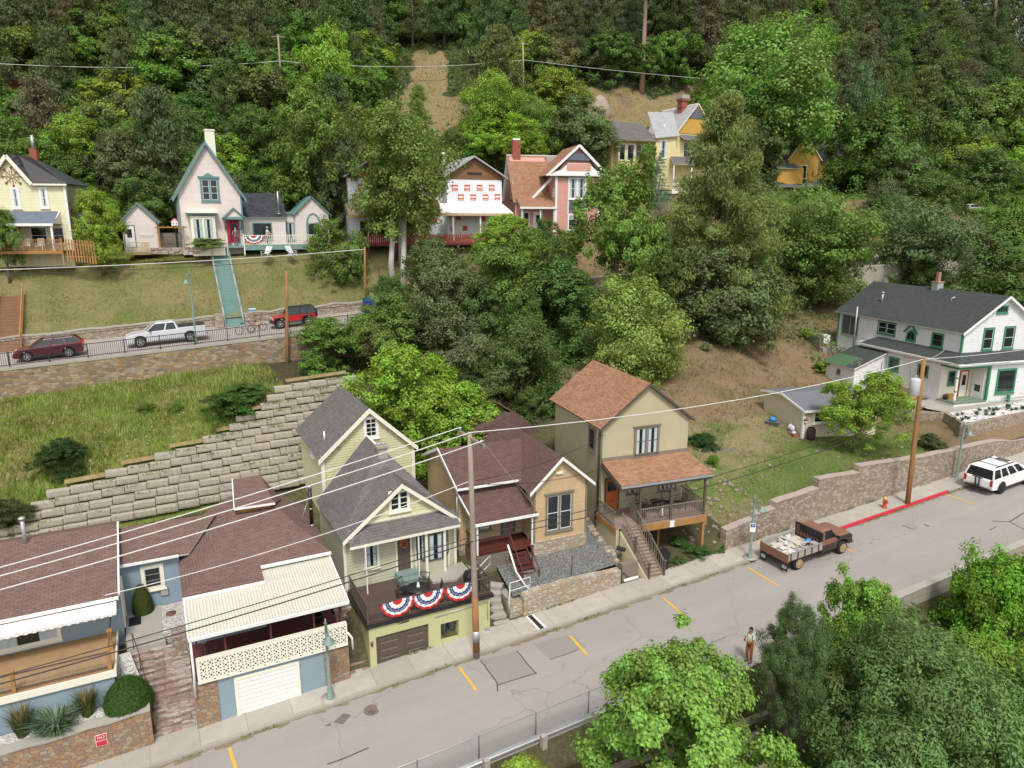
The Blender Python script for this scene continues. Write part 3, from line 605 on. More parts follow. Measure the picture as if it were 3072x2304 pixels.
def gable_roof(par, mt, edge, u0, u1, v0, v1, E_, Rz, mid=None, oh=.3, th=.12, name='roof', barge=.16, bm=None, both=False):
    """ridge runs along v; u0,u1 wall lines; eaves overhang by oh"""
    mid = (u0+u1)/2 if mid is None else mid; r = MB(mt); out = None
    sl = (Rz-E_)/(mid-u0); sr = (Rz-E_)/(u1-mid); h = th*.6
    r.slab([(u0-oh, v0, E_-sl*oh+h), (mid, v0, Rz+h), (mid, v1, Rz+h), (u0-oh, v1, E_-sl*oh+h)], th, edge); r.slab([(mid, v0, Rz+h), (u1+oh, v0, E_-sr*oh+h), (u1+oh, v1, E_-sr*oh+h), (mid, v1, Rz+h)], th, edge)
    o = r.build(name, par)
    if barge:
        b = MB(bm or edge)
        for vv, d in ((v0, -.04),)+(((v1, .04),) if both else ()):
            for x, z, s_ in ((u0-oh, E_-sl*oh, sl), (u1+oh, E_-sr*oh, sr)):
                b.hexa([(x, vv, z+h-barge-.03), (mid, vv, Rz+h-barge-.03), (mid, vv+d, Rz+h-barge-.03), (x, vv+d, z+h-barge-.03), (x, vv, z+h-.01), (mid, vv, Rz+h-.01), (mid, vv+d, Rz+h-.01), (x, vv+d, z+h-.01)])
        b.build('bargeboard', o)
    return o
def corner(par, mt, pts, b, E_, s_=.12, name='corner_board'):
    for u, v in pts: m_ = MB(mt); m_.box(u-s_/2, v-s_/2, b, u+s_/2, v+s_/2, E_); m_.build(name, par)
def steps(par, mt, u0, u1, v0, w0, v1, w1, n, name='step', solid=True, each=True, rm=None):
    """n treads from (v0,w0) low to (v1,w1) high"""
    dv, dw = (v1-v0)/n, (w1-w0)/n
    mb = MB(mt)
    for i in range(n):
        va, wa = v0+dv*i, w0+dw*(i+1)
        if solid: mb.box(u0, va, min(w0-.3, wa-.3), u1, v1+(.001 if dv > 0 else -.001), wa-.045) if False else mb.box(u0, va, wa-dw*1.6-.02, u1, va+dv, wa-.045)
        mb.m(rm or mt); mb.box(u0-.02, va-(.03 if dv > 0 else -.03), wa-.045, u1+.02, va+dv, wa); mb.m(mt)
        if each: mb.build(name, par); mb = MB(mt)
    if not each: return mb.build(name, par)
def baluster_rail(par, p0, p1, mt, hgt=.9, sp_=.12, post=None, pr=.035, name='railing', bw=.02, each_post=True, rail=.05, low_=.1):
    """straight railing between floor points p0 and p1 (may slope)"""
    p0, p1 = V3(p0), V3(p1); d = p1-p0; L = math.hypot(d.x, d.y); z = V3((0,0,1)); mb = MB(mt)
    mb.bar(p0+z*hgt, p1+z*hgt, rail, rail); mb.bar(p0+z*low_, p1+z*low_, rail*.8, rail*.8)
    n = max(2, int(L/sp_))
    for i in range(1, n): q = p0+d*(i/n); mb.box(q.x-bw/2, q.y-bw/2, q.z+low_, q.x+bw/2, q.y+bw/2, q.z+hgt)
    o = mb.build(name, par)
    return o
def post(par, mt, u, v, w0, w1, s_=.1, name='post'):
    mb = MB(mt); mb.box(u-s_/2, v-s_/2, w0, u+s_/2, v+s_/2, w1); mb.box(u-s_*.7, v-s_*.7, w1-.08, u+s_*.7, v+s_*.7, w1-.02); return mb.build(name, par)
# ================================================================== BLUE HOUSE
bf = Frame(S(0, 29.1, 0), 27); H = hthing('house', bf, 'long blue stucco house with brown shingle roof, white garage door and cream patterned balcony', 'house')
m_ = MB(M['blue']); m_.box(.02, 0, -.5, 6.42, 3.0, 2.24); m_.box(0, 2.9, 2, 3.35, 9.3, 5.0); m_.box(3.35, 3.7, 2, 6.4, 9.3, 5.1); m_.box(-2.5, 6.1, 2, 0, 9.3, 5.5); m_.box(-14, 4.2, 1, -2.5, 9.3, 5.3); m_.box(-14, 1.05, .5, -2.85, 4.2, 3.1)
m_.build('wall', H)
for a, b in ((-.03, .9), (5.35, 6.46)):
    m_ = MB(M['stone_or']); m_.box(a, -.04, -.5, b, .4, 2.12); m_.build('stone_pier', H)
g = MB(M['white']); n = 9; z0, z1 = .03, 1.9
for i in range(n): h_ = (z1-z0)/n; g.box(1.68, -.0, z0+h_*i, 4.12, -.045, z0+h_*(i+1)-.02)
g.box(2.9, -.045, .9, 2.96, -.08, .95)
gd = g.build('garage_door', H); g = MB(M['cream']); g.box(1.55, -.07, -.1, 1.68, .0, 2.02); g.box(4.12, -.07, -.1, 4.25, 0, 2.02); g.box(1.68, -.07, 1.9, 4.12, 0, 2.02); g.build('door_frame', gd)
g = MB(M['cream']); g.box(.18, -.16, 2.24, 6.42, .06, 3.36); o = g.build('balcony_wall', H)
g = MB(M['black'])  # black boxes on the wall face stand in for the shaded block holes
nc = 21
for i in range(nc):
    for j in range(3):
        x = .42+i*(5.82/(nc-1)); z = 2.56+j*.29; y0, y1 = -.166, -.1605; r_ = .105; t_ = .028
        g.box(x-.035, y0, z-.035, x+.035, y1, z+.035)
        for sx in (-1, 1):
            for sz in (-1, 1):
                g.box(x+sx*r_, y0, z+sz*.045, x+sx*(r_-t_), y1, z+sz*r_); g.box(x+sx*.045, y0, z+sz*r_, x+sx*(r_-t_), y1, z+sz*(r_-t_))
for i in range(1, 12): g.box(.3+i*.5, -.166, 2.33, .36+i*.5, -.1605, 2.37)
g.build('dark_hole_pattern', o)
g = MB(M['maroon']); g.box(.1, .06, 2.24, 6.4, 3.75, 2.34); g.build('porch_floor', H)
for px_, py_ in ((592,1960),(677,1945),(813,1905),(942,1870),(1022,1840)): post(H, M['maroon'], bf.fr(px_, py_, .12)[0], .12, 2.34, 4.45, .075)
post(H, M['maroon'], 6.3, .6, 2.34, 4.5, .075)
g = MB(M['awning']); g.slab([(.02,-.22,4.42),(6.52,-.22,4.42),(6.52,3.75,5.12),(3.3,3.75,5.12),(3.3,2.45,4.89),(.02,2.45,4.89)], .05, M['cream']); o = g.build('awning', H)
g = MB(M['white']); g.bar((0,-.26,4.4),(6.54,-.26,4.4), .1, .12); g.bar((0,-.26,4.4),(0,2.45,4.87), .06, .12); g.bar((6.54,-.26,4.4),(6.54,3.7,5.1), .06, .12); g.tube([(.06,-.24,4.4),(.06,-.2,2.9),(.02,-.2,1.75)], .05); g.tube([(6.42,-.2,2.9),(6.6,-.22,2.6),(6.62,-.2,2.0)], .045); g.build('gutter', o)
m1 = .3; P1, P2 = (2.7,7.4,6.5), (4.7,7.4,6.5)
g = MB(M['shing_brown'])
g.slab([(-.05,2.35,4.985),(3.35,2.35,4.985),(3.35,3.32,5.276),(6.6,3.32,5.276),P2,P1], .1, M['white'])
g.slab([(-.05,2.35,4.985),P1,(2.7,9.8,6.5),(-.05,9.8,4.985)], .1, M['white']); g.slab([(6.6,3.32,5.276),(6.6,9.8,5.276),(4.7,9.8,6.5),P2], .1, M['white']); g.slab([P1,P2,(4.7,9.8,6.5),(2.7,9.8,6.5)], .1, M['white'])
g.slab([(-2.6,5.9,5.5),(.45,5.9,5.42),(1.9,8.2,6.3),(-2.6,8.2,6.42)], .1, M['white']); g.slab([(-2.6,8.2,6.42),(1.9,8.2,6.3),(1.9,10,5.6),(-2.6,10,5.6)], .1, M['white'])
g.slab([(-14,3.4,5.2),(-2.5,3.4,5.2),(-2.5,8.2,6.65),(-14,8.2,6.65)], .12, M['white']); g.slab([(-14,8.2,6.65),(-2.5,8.2,6.65),(-2.5,10,6.1),(-14,10,6.1)], .12, M['white'])
ro = g.build('roof', H)
g = MB(M['shing_brown']); g.slab([(2.75,7.0,6.85),(4.65,7.0,6.8),(4.4,9.6,7.5),(3.0,9.6,7.5)], .08, M['white']); g.m(M['cedar']).box(2.9, 7.3, 6.4, 4.5, 7.35, 6.82); g.m(M['shing_brown']).slab([(4.65,7.0,6.8),(5.3,8.9,6.2),(4.4,9.6,7.5)], .06)
g.m(M['white']).bar((2.72,6.98,6.82),(4.7,6.98,6.77), .05, .1); g.bar((2.72,6.98,6.84),(2.96,9.6,7.5), .05, .1); g.build('gablet', ro)
g = MB(M['white']); g.bar((-.05,2.3,4.93),(3.37,2.3,4.93), .1, .12); g.bar((3.35,3.27,5.22),(6.62,3.27,5.22), .1, .13); g.bar((-14,3.35,5.13),(-2.5,3.35,5.13), .1, .12); g.bar((-2.5,5.85,5.42),(0,5.85,5.42), .1, .1)
g.bar((-2.47,3.4,5.25),(-2.47,8.2,6.7), .07, .12); g.build('fascia', ro)
g = MB(M['white']); g.slab([(-14,3.3,5.02),(-2.6,3.3,5.02),(-2.6,2.75,4.8),(-14,2.75,4.8)], .03)
for i in range(76): g.box(-14+i*.15, 2.72, 4.66+.03*(i % 2), -14+i*.15+.14, 2.75, 4.8)
g.build('valance_awning', H)
wpx(H, bf, 'F', 6.1, 419, 1701, 497, 1761, M['cream'], tw_=.17, ny=3, sash=M['steel'])
wpx(H, bf, 'F', 4.2, -60, 1890, 182, 1915, M['cream'], tw_=.1, ny=1, name='picture_window') if False else window(H, BF(4.2), -9.5, 3.35, -4.85, 4.75, M['cream'], tw_=.12, nx=1, ny=1, split=.14, name='picture_window', curtain=True)
window(H, BF(4.2), -4.1, 4.3, -2.75, 4.7, M['taupe'], tw_=.03, nx=6, ny=2, sash=M['galv'], glass=M['glass_pale'], sill=False, name='glass_block_window')
door(H, BR(-2.5), 4.5, 3.1, 5.5, 5.0, M['white'], M['cream'], panels=True)
g = MB(M['plasticgrey']); g.bx(BF(6.1), -.95, 3.45, 0, -.6, 3.78, .06); g.m(M['conc']); g.bx(BF(6.1), -.93, 3.47, .06, -.62, 3.76, .09); g.build('wall_vent', H)
g = MB(M['deckw']); g.box(-14, 1.0, 3.1, -2.8, 4.2, 3.18); dk = g.build('deck', H); g = MB(M['cream']); g.box(-14, .94, 2.9, -2.74, 1.0, 3.2); g.box(-2.8, 1.0, 2.9, -2.74, 4.2, 3.2); g.build('fascia_board', dk)
for a, v in ((-2.95, 1.15), (-2.95, 2.7), (-6.2, 1.15), (-9.4, 1.15), (-12.6, 1.15)): post(H, M['cedar'], a, v, 3.18, 4.1, .14, 'deck_post')
g = MB(M['brown']); g.bar((-14,1.15,3.95),(-2.95,1.15,3.95), .04, .05); g.bar((-14,1.15,3.3),(-2.95,1.15,3.3), .04, .05); g.bar((-2.95,1.15,3.95),(-2.95,4.1,3.95), .04, .05); g.build('deck_rail', H)
g = MB(M['steel']); 
for i in range(90): x = -14+i*.123; g.box(x-.003, 1.147, 3.32, x+.003, 1.153, 3.94)
for i in range(6): g.box(-14, 1.147, 3.4+i*.1-.003, -2.95, 1.153, 3.4+i*.1+.003)
g.build('wire_mesh', H)
g = MB(M['galv']); g.tube([(-6.2,7.9,6.4),(-6.2,7.9,7.7)], .09); g.lathe([(.14,0),(.15,.08),(.06,.14)], (-6.2,7.9,7.7)); g.build('vent_pipe', ro)
g = MB(M['galv']); a, b_ = bf.fr(754, 1465, 8.8); g.tube([(a,8.8,b_-.5),(a,8.8,b_+.1)], .07); g.build('vent_pipe', ro)
g = MB(M['steel']); u_, w_ = bf.fr(936, 1575, 6.5); g.lathe([(.16,-.25),(.14,0),(.17,.05)], (u_,6.5,w_)); g.m(M['black']).lathe([(.1,.05),(.1,2.0)], (u_,6.5,w_)); g.m(M['steel']).lathe([(.104,.9),(.104,.96)], (u_,6.5,w_)).lathe([(.12,1.95),(.15,2.15),(.15,2.2)], (u_,6.5,w_)); g.tube([(u_-.05,6.5,w_+1.6),(u_-.8,6.1,w_+.0)], .012); g.build('stove_pipe', ro)
# patio, steps and pebbles between the wings
g = MB(M['conc']); g.box(-2.45, 3.4, 2.2, -1.0, 6.05, 3.0); g.box(-2.4, 2.9, 2.2, -.9, 3.4, 2.85); g.build('patio', loc=bf.o, rz=TH, kind='structure')
g = MB(M['gravelw']); g.box(-1.0, 3.3, 2.2, 0.0, 6.05, 2.96); g.build('white_gravel', loc=bf.o, rz=TH, kind='structure')
g = MB(M['black']); g.box(-2.35, 4.6, 3.0, -1.85, 5.4, 3.02); g.build('doormat', loc=bf.o, rz=TH, label='small black doormat on the concrete patio beside the blue wall', cat='doormat')
disc('well_cover', 0, 0, .2, M['brick'], 'x') if False else None
g = MB(plain('rust_lid', (.16,.09,.06), .8)); g.lathe([(.22,0),(.22,.05),(.01,.06)], bf.wld(-.6, 5.0, 2.97), 18); g.build('round_lid', label='round rusty lid on the white gravel by the blue wall', cat='lid')
sf = hthing('stone_stairs', Frame(bf.wld(-1.65, 0, 0), 27), 'wide rough flagstone stairs climbing from the pavement to the blue house patio', 'stairs')
rng = random.Random(5)
for i in range(13):
    v = .28+i*.21; w_ = .2*(i+1); g = MB(M['stone_step']); l = -.05-.75*max(0, (i-5)/7)
    g.box(l, v, w_-.5, 1.62, v+.26, w_-.05); x = l
    while x < 1.6:
        y = min(1.64, x+rng.uniform(.3, .75)); g.box(x, v-.03+rng.uniform(-.03, .03), w_-.05, y-.015, v+.24, w_+rng.uniform(-.02, .02)); x = y
    g.build('step', sf)
g = MB(M['maroon']); q = [(-.02,.35,.95),(-.02,1.2,1.5),(-.3,2.3,2.9),(-.5,2.9,3.6)]; g.tube(q, .018)
for x, y, z in q: g.tube([(x,y,z),(x,y,z-.8)], .016)
g.build('handrail', sf); g = MB(M['stone_pink']); g.box(1.0,2.4,1.2,1.64,3.3,3.15); g.build('stone_pedestal', sf)
g = MB(M['gravelw']); g.face([(-14,.4,1.05),(-1.72,.4,1.55),(-1.75,.95,1.75),(-14,1.06,1.3)][::1]); g.face([(-2.8,.95,1.7),(-1.75,.95,1.7),(-2.3,2.6,2.9),(-2.8,2.6,2.9)]); g.build('planter_gravel', loc=bf.o, rz=TH, kind='structure')
# passage with stone steps between the blue and the green houses
pf = hthing('stone_stairs', Frame(S(6.5, 29.2, .3), 27), 'narrow stone stairs in the passage between the blue garage and the green podium', 'stairs')
for i in range(11):
    g = MB(M['stone_step']); g.box(.02, .1+i*.33, -.4, .86, .1+i*.33+.36, .22*(i+1)); g.build('step', pf)
g = MB(M['stone_step']); g.box(.0, 3.7, -.2, .9, 12, 2.45); g.build('landing', pf)
# ================================================================== GREEN HOUSE
gf = Frame(S(7.4, 29.35, 0), 27); H = hthing('house', gf, 'sage green cottage with grey shingle roof standing on a lime green garage podium', 'house')
m_ = MB(M['lime']); m_.box(.1, 0, -.4, 1.0, 3.6, 2.55)
u0_, _ = gf.fr(1126, 1950, 0); u1_, _ = gf.fr(1286, 1900, 0); ga0, gz1 = gf.fr(1127, 1896, 0); ga1, _ = gf.fr(1285, 1861, 0); _, gz0 = gf.fr(1134, 1990, 0)
gz0, gz1 = .33, 1.98
bx0, bz1 = gf.fr(1322, 1876, 0); bx1, _ = gf.fr(1376, 1863, 0); _, bz0 = gf.fr(1325, 1925, 0); bz1 = bz0+.95
# podium face with real openings
m_ = MB(M['lime'])
for q in ((.1, -.4, ga0, 2.55), (ga0, gz1, ga1, 2.55), (ga0, -.4, ga1, gz0-.06), (ga1, -.4, bx0, 2.55), (bx0, bz1, bx1, 2.55), (bx0, -.4, bx1, bz0), (bx1, -.4, 6.3, 2.55)): m_.box(q[0], 0, q[1], q[2], .45, q[3])
m_.box(.1, .45, -.4, 6.3, .5, 2.55) if False else None
m_.box(.1, .45, -.4, .35, 3.65, 2.55); m_.box(6.05, .45, -.4, 6.3, 3.65, 2.55); m_.box(bx0-.1, .45, bz0-.1, bx1+.1, 1.2, bz0); m_.box(bx0-.1, 1.1, bz0, bx1+.1, 1.2, bz1+.1); m_.box(bx0-.1, .45, bz0, bx0, 1.1, bz1); m_.box(bx1, .45, bz0, bx1+.1, 1.1, bz1); m_.box(bx0-.1, .45, bz1, bx1+.1, 1.2, bz1+.1)
pod = m_.build('podium', H)
g = MB(M['brown']); g.box(ga0+.01, .12, gz0, ga1-.01, .18, gz1)
for i in range(4): 
    for j in range(2): L_ = (ga1-ga0)/2; g.box(ga0+.15+j*L_, .1, gz0+.12+i*.4, ga0+L_-.1+j*L_, .12, gz0+.14+i*.4+.28)
o = g.build('garage_door', H); g = MB(M['galv'])
for i in range(4):
    for j in range(2): L_ = (ga1-ga0)/2; g.box(ga0+.25+j*L_, .09, gz0+.4+i*.4, ga0+L_-.25+j*L_, .1, gz0+.415+i*.4)
g.build('trim_strip', o)
def text(s_, par, B, a, b, size, mt, name, ext=.01, kind=None, label=None):
    c = bpy.data.curves.new(name, 'FONT'); c.body = s_; c.size = size; c.extrude = ext; c.align_x = 'CENTER'; c.align_y = 'CENTER'
    o = bpy.data.objects.new('tmp', c); col.objects.link(o); bpy.context.view_layer.update(); dg = bpy.context.evaluated_depsgraph_get(); me = bpy.data.meshes.new_from_object(o.evaluated_get(dg)); bpy.data.objects.remove(o)
    me.materials.clear(); me.materials.append(mt); O, x, y, z = B; mat_ = Matrix((x, y, z)).transposed().to_4x4(); mat_.translation = O+x*a+y*b+z*(.012+ext); me.transform(mat_)
    q = bpy.data.objects.new(name, me); col.objects.link(q)
    if par: q.parent = par
    return q
a_, b_ = gf.fr(1213, 1862, 0); text('320', H, BF(0), a_, b_, .27, M['black'], 'house_number')
a_, b_ = gf.fr(1197, 1865, 0); g = MB(M['black']); g.prism([(a_-.2,b_),(a_-.08,b_+.09),(a_+.06,b_+.1),(a_+.14,b_+.02),(a_+.02,b_+.0),(a_+.05,b_-.05),(a_-.05,b_-.03)], 'y', -.02, -.005); g.build('tree_emblem', H)
g = MB(M['black']); g.box(a_-.05,-.02,b_-.12,a_+.5,-.008,b_-.1); g.build('underline', H)
g = MB(M['galv']); a_, b_ = gf.fr(1304, 1850, 0); c_, d_ = gf.fr(1462, 1815, 0); g.tube([(a_,-.04,b_),(c_,-.04,b_+.1),(c_,-.04,b_-.9)], .025); g.box(6.0,-.14,.62,6.2,0,.95); g.lathe([(.1,0),(.1,.1)], (6.1,-.18,.72)); g.build('conduit', H)
g = MB(M['taupe']); a_, b_ = gf.fr(1115, 1932, 0); g.box(a_-.06,-.06,b_-.1,a_+.06,0,b_+.12); g.m(M['black']).box(a_-.03,-.09,b_-.06,a_+.03,-.06,b_+.05); g.build('wall_lantern', H)
g = MB(M['black']); g.box(-.02, -.1, 2.55, 6.5, 3.6, 2.68); g.build('podium_tray', H); g = MB(M['deckbrown']); g.box(.1, .05, 2.68, 6.3, 3.65, 2.74); g.build('deck', H)
FL = 2.74
baluster_rail(H, (.08,.02,FL), (6.3,.02,FL), M['brown'], .92, .12, name='deck_railing', bw=.022); baluster_rail(H, (.08,.02,FL), (.08,3.3,FL), M['brown'], .92, .12, name='deck_railing'); baluster_rail(H, (6.3,.02,FL), (6.3,2.2,FL), M['brown'], .92, .12, name='deck_railing')
for a in (.08, 2.1, 4.2, 6.3): post(H, M['brown'], a, .02, FL, FL+.96, .08, 'rail_post')
wl = MB(M['sid_sage']); wl.box(0, 3.65, 2.3, 5.95, 9.3, 5.5); wl.prism([(.35,5.5),(5.6,5.5),(5.6,5.9),(2.98,8.0),(.35,5.9)], 'y', 3.5, 3.68) ; wall_ = wl.build('wall', H)
g = MB(M['sid_yellow']); g.prism([(.5,5.9),(5.45,5.9),(2.98,7.9)], 'y', 3.44, 3.5); g.build('gable_wall', H)
gable_roof(H, M['shing_grey'], M['cream'], .0, 5.95, 3.2, 6.3, 5.62, 8.0, oh=.15, th=.1, barge=.2, name='front_gable_roof')
g = MB(M['shing_grey']); PK = (2.98,7.1,8.95); g.slab([(-.15,3.4,5.42),(-.15,9.4,5.42),(2.98,9.4,8.95),PK], .1, M['cream']); g.slab([(6.1,9.4,5.42),(6.1,3.4,5.42),PK,(2.98,9.4,8.95)], .1, M['cream']); g.slab([(-.15,3.4,5.42),PK,(6.1,3.4,5.42)], .1, M['cream']); rf = g.build('roof', H)
g = MB(M['shing_grey']); g.slab([(.12,2.85,5.38),(5.95,2.85,5.42),(4.95,3.5,6.2),(1.0,3.5,6.2)], .08, M['cream']); g.slab([(.12,2.85,5.38),(1.0,3.5,6.2),(.12,3.62,5.95)], .08, M['cream']); g.slab([(5.95,2.85,5.42),(5.95,3.62,5.95),(4.95,3.5,6.2)], .08, M['cream']); g.m(M['cream']).bar((.1,2.83,5.3),(5.95,2.83,5.34), .05, .12); g.bar((1.0,3.45,6.22),(4.95,3.45,6.22), .05, .08); g.build('porch_roof', H)
g = MB(plain('chimney_stone', (.34,.3,.25), .9, var=.3, scale=6, bump=1)); a_, b_ = gf.fr(1144, 1345, 6.8); g.box(a_-.26, 6.5, b_-1.6, a_+.26, 7.0, b_+.1); g.box(a_-.34, 6.42, b_+.1, a_+.34, 7.08, b_+.22)
g.m(M['galv'])
for k in (-.15, .12): g.lathe([(.08,0),(.1,.12)], (a_+k,6.75,b_+.22))
g.build('chimney', rf)
W_ = M['cream']; wpx(H, gf, 'F', 3.44, 1164, 1475, 1230, 1528, W_, tw_=.12, split=.06, ny=3, sash=M['white'])
wpx(H, gf, 'F', 3.65, 1089, 1625, 1139, 1699, W_, tw_=.13, ny=2, sash=M['brown'], curtain=True)
door(H, BF(3.65), 2.72, 3.12, 3.42, 5.08, M['brown'], W_, label=None)
g = MB(M['lampgreen']); g.box(2.5, 2.75, FL, 3.75, 3.6, FL+.22); g.box(2.55, 3.1, FL+.22, 3.7, 3.65, FL+.4); g.build('door_step', H)
# wreath on the door
g = MB(plain('autumn_leaves', (.38,.14,.03), .8, var=.6, scale=20)); rng = random.Random(2)
for k in range(46):
    an = k/46*2*pi; c = V3((3.07+.2*cos(an)+rng.uniform(-.04,.04), 3.56, 4.62+.2*sin(an)+rng.uniform(-.04,.04))); r_ = rng.uniform(.03,.06); g.lathe([(.01,-r_),(r_,0),(.01,r_)], c, 5)
g.build('wreath', loc=gf.o, rz=TH, label='round orange leaf wreath hanging on the dark front door', cat='wreath')
# bay window
bay = MB(M['sid_sage']); bp = [(3.75,3.65),(4.1,3.0),(5.1,3.0),(5.55,3.65)]; bay.prism([(x,y) for x,y in bp], 'z', FL, 3.55); bo = bay.build('bay', H)
g = MB(W_); g.prism(bp, 'z', 3.55, 3.62); g.prism(bp, 'z', 5.15, 5.4)
for x, y in bp: g.box(x-.07, y-.05, FL, x+.07, y+.07, 5.3)
g.build('bay_frame', bo)
for (x0,y0),(x1,y1) in zip(bp, bp[1:]):
    p0, p1 = V3((x0,y0,0)), V3((x1,y1,0)); e1 = (p1-p0).normalized(); L_ = (p1-p0).length; e3 = e1.cross(EZ)
    window(bo, (p0, e1, EZ, e3), .08, 3.62, L_-.08, 5.15, M['brown'], tw_=.06, ny=2, sill=False, curtain=True)
corner(H, W_, [(0,3.65),(5.95,3.65)], 2.5, 5.5, .14)
g = MB(W_); g.tube([(1.0,2.9,5.3),(1.05,2.5,4.6)], .02); g.build('porch_bracket', H) if False else None
for px_, py_ in ((1103, 1782), (1259, 1740)):
    u_, v_ = gf.fl(px_, py_, FL); post(H, M['white'], u_, max(v_, .5), FL, 5.33, .06, 'porch_post')
g = MB(M['conc']); g.prism([(4.1,2.2),(5.3,1.9),(6.3,2.6),(6.3,3.6),(4.1,3.0)], 'z', FL-.2, FL+.12); g.build('concrete_pad', loc=gf.o, rz=TH, kind='structure')
# ================================================================== YELLOW HOUSE behind
yf = Frame(S(8.0, 40, 0), 27); H = hthing('house', yf, 'tall pale yellow gabled house standing right behind the sage green cottage', 'house')
gable_walls(H, M['sid_yellow'], 0, 5.5, 0, 6.5, 1.5, 7.65, 10.15, 2.85)
gable_roof(H, M['shing_grey'], M['cream'], 0, 5.5, -.25, 6.7, 7.65, 10.15, 2.85, oh=.28, th=.12, barge=.26)
corner(H, M['cream'], [(0,0),(5.5,0)], 1.5, 7.65, .2)
wpx(H, yf, 'F', 0, 1088, 1252, 1137, 1312, M['white'], tw_=.16, nx=2, ny=4, sash=M['white'])
wpx(H, yf, 'L', 0, 934, 1345, 944, 1375, M['white'], tw_=.1)
g = MB(M['white']); u_, w_ = yf.fr(998, 1283, 1.0); g.tube([(.45,1.2,8.1),(.45,1.2,8.75)], .05); g.build('vent_pipe', H)
g = MB(M['galv']); u_, w_ = yf.fr(1015, 1343, 0); g.lathe([(.05,-.03),(.1,0),(.05,.1)], (u_,-.06,w_)); g.build('wall_lamp', H)
# ================================================================== TAN HOUSE
tf = Frame(att(1602, 1655, 32.5), 24); H = hthing('house', tf, 'tan clapboard cottage with plum brown roof, white trim and a red porch', 'house')
g = MB(M['sid_tan']); g.prism([(0,.55),(3.3,.55),(3.3,3.95),(1.58,5.45),(0,3.95)], 'y', 0, 8.5); g.box(-3.85, 1.75, .1, 0, 7.5, 3.95); g.prism([(1.75,3.95),(7.5,3.95),(4.6,5.1)], 'x', -3.85, 0) ; g.build('wall', H)
g = MB(M['stone_pale']); g.box(-.05, -.06, -.9, 3.36, .3, .56); g.box(3.06, .3, -.9, 3.36, 8.5, .56); g.box(-3.9,1.7,-.9,-.05,7.5,.1); g.build('foundation', H)
gable_roof(H, M['shing_plum'], M['white'], 0, 3.3, -.3, 8.7, 3.98, 5.45, 1.6, oh=.42, th=.12, barge=.17)
g = MB(M['shing_plum']); g.slab([(-4.05,1.35,3.9),(.1,1.35,3.9),(1.6,4.6,5.25),(-4.05,4.6,5.25)], .1, M['white']); g.slab([(-4.05,4.6,5.25),(1.6,4.6,5.25),(.5,7.8,3.9),(-4.05,7.8,3.9)], .1, M['white'])
g.slab([(-.6,8.3,4.7),(2.4,8.0,5.95),(1.2,12,5.0),(-1,12,4.2)], .1); g.slab([(2.4,8.0,5.95),(4.2,7.6,4.4),(4.2,12,4.4),(2.4,12,5.9)], .1); g.slab([(2.4,8,5.95),(-.6,8.3,4.7),(4.2,7.6,4.4)], .08); wr = g.build('wing_roof', H)
g = MB(M['white']); g.bar((-4.1,1.3,3.9),(-4.1,4.6,5.28), .05, .16); g.bar((-4.1,4.6,5.28),(-4.1,7.8,3.9), .05, .16); g.bar((-4.1,1.3,3.88),(-.4,1.3,3.88), .06, .12); g.build('bargeboard', wr)
g = MB(M['shing_plum']); g.slab([(-3.6,-.15,2.35),(.15,-.15,2.35),(-.02,1.72,3.6),(-3.95,1.72,3.6)], .08, M['white']); o = g.build('porch_roof', H); g = MB(M['white']); g.bar((-3.6,-.18,2.3),(.2,-.18,2.3), .06, .15); g.bar((-3.62,-.15,2.35),(-3.97,1.72,3.6), .05, .1); g.build('fascia', o)
g = MB(M['deckred']); g.box(-3.5, .0, .38, -.04, 1.75, .45); g.build('porch_floor', H)
g = MB(M['taupe'])
for i in range(26): a = -3.5+i*.079; g.box(a, -.01, -1.3, a+.072, .03, .38)
g.box(-3.52, -.01, -1.3, -3.46, 1.7, .38); g.build('porch_skirt', H)
post(H, M['white'], -.12, .02, .45, 2.3, .09, 'porch_post'); post(H, M['maroon'], -1.52, .02, -.3, 2.3, .07, 'porch_post'); post(H, M['white'], -3.42, .02, .45, 2.3, .09, 'porch_post')
baluster_rail(H, (-3.45,.02,.45), (-1.5,.02,.45), M['maroon'], .8, .13, name='porch_railing'); baluster_rail(H, (-3.45,.02,.45), (-3.45,1.7,.45), M['maroon'], .8, .13, name='porch_railing')
window(H, BF(1.75), -2.7, 1.0, -1.9, 2.2, M['taupe'], glass=M['curtain'], tw_=.08); door(H, BF(1.75), -1.2, .45, -.5, 2.3, M['taupe'], M['brown'], glassy=True)
o = wpx(H, tf, 'F', 0, 1637, 1486, 1716, 1583, M['taupe'], tw_=.11, split=.14, ny=2, sash=M['white'], cap=.08, name='double_window')
corner(H, M['taupe'], [(0,0),(3.3,0)], .55, 3.9, .1); g = MB(M['cream']); u_, w_ = tf.fr(1677, 1418, 0); g.box(u_-.22, -.1, w_-.05, u_+.22, 0, w_+.06); g.build('gable_vent', H)
g = MB(M['galv']); g.tube([(-.1,-.05,3.7),(-.12,-.06,3.2)], .03); u_, w_ = tf.fr(1356, 1590, 1.0); g.tube([(-4.0,1.6,.8),(-4.0,1.6,3.4)], .03); g.box(-4.05,1.4,1.5,-3.92,1.65,1.9); g.build('downspout', H)
sf2 = hthing('porch_stairs', Frame(tf.wld(-1.45, 0, 0), 24), 'steep dark red wooden open stairs leading up to the tan house porch', 'stairs')
for i in range(8):
    w_ = -1.08+.19*(i+1); v_ = -1.75+.22*i; g = MB(M['maroon']); g.box(0, v_, w_-.045, .88, v_+.27, w_); g.build('tread', sf2)
g = MB(M['maroon'])
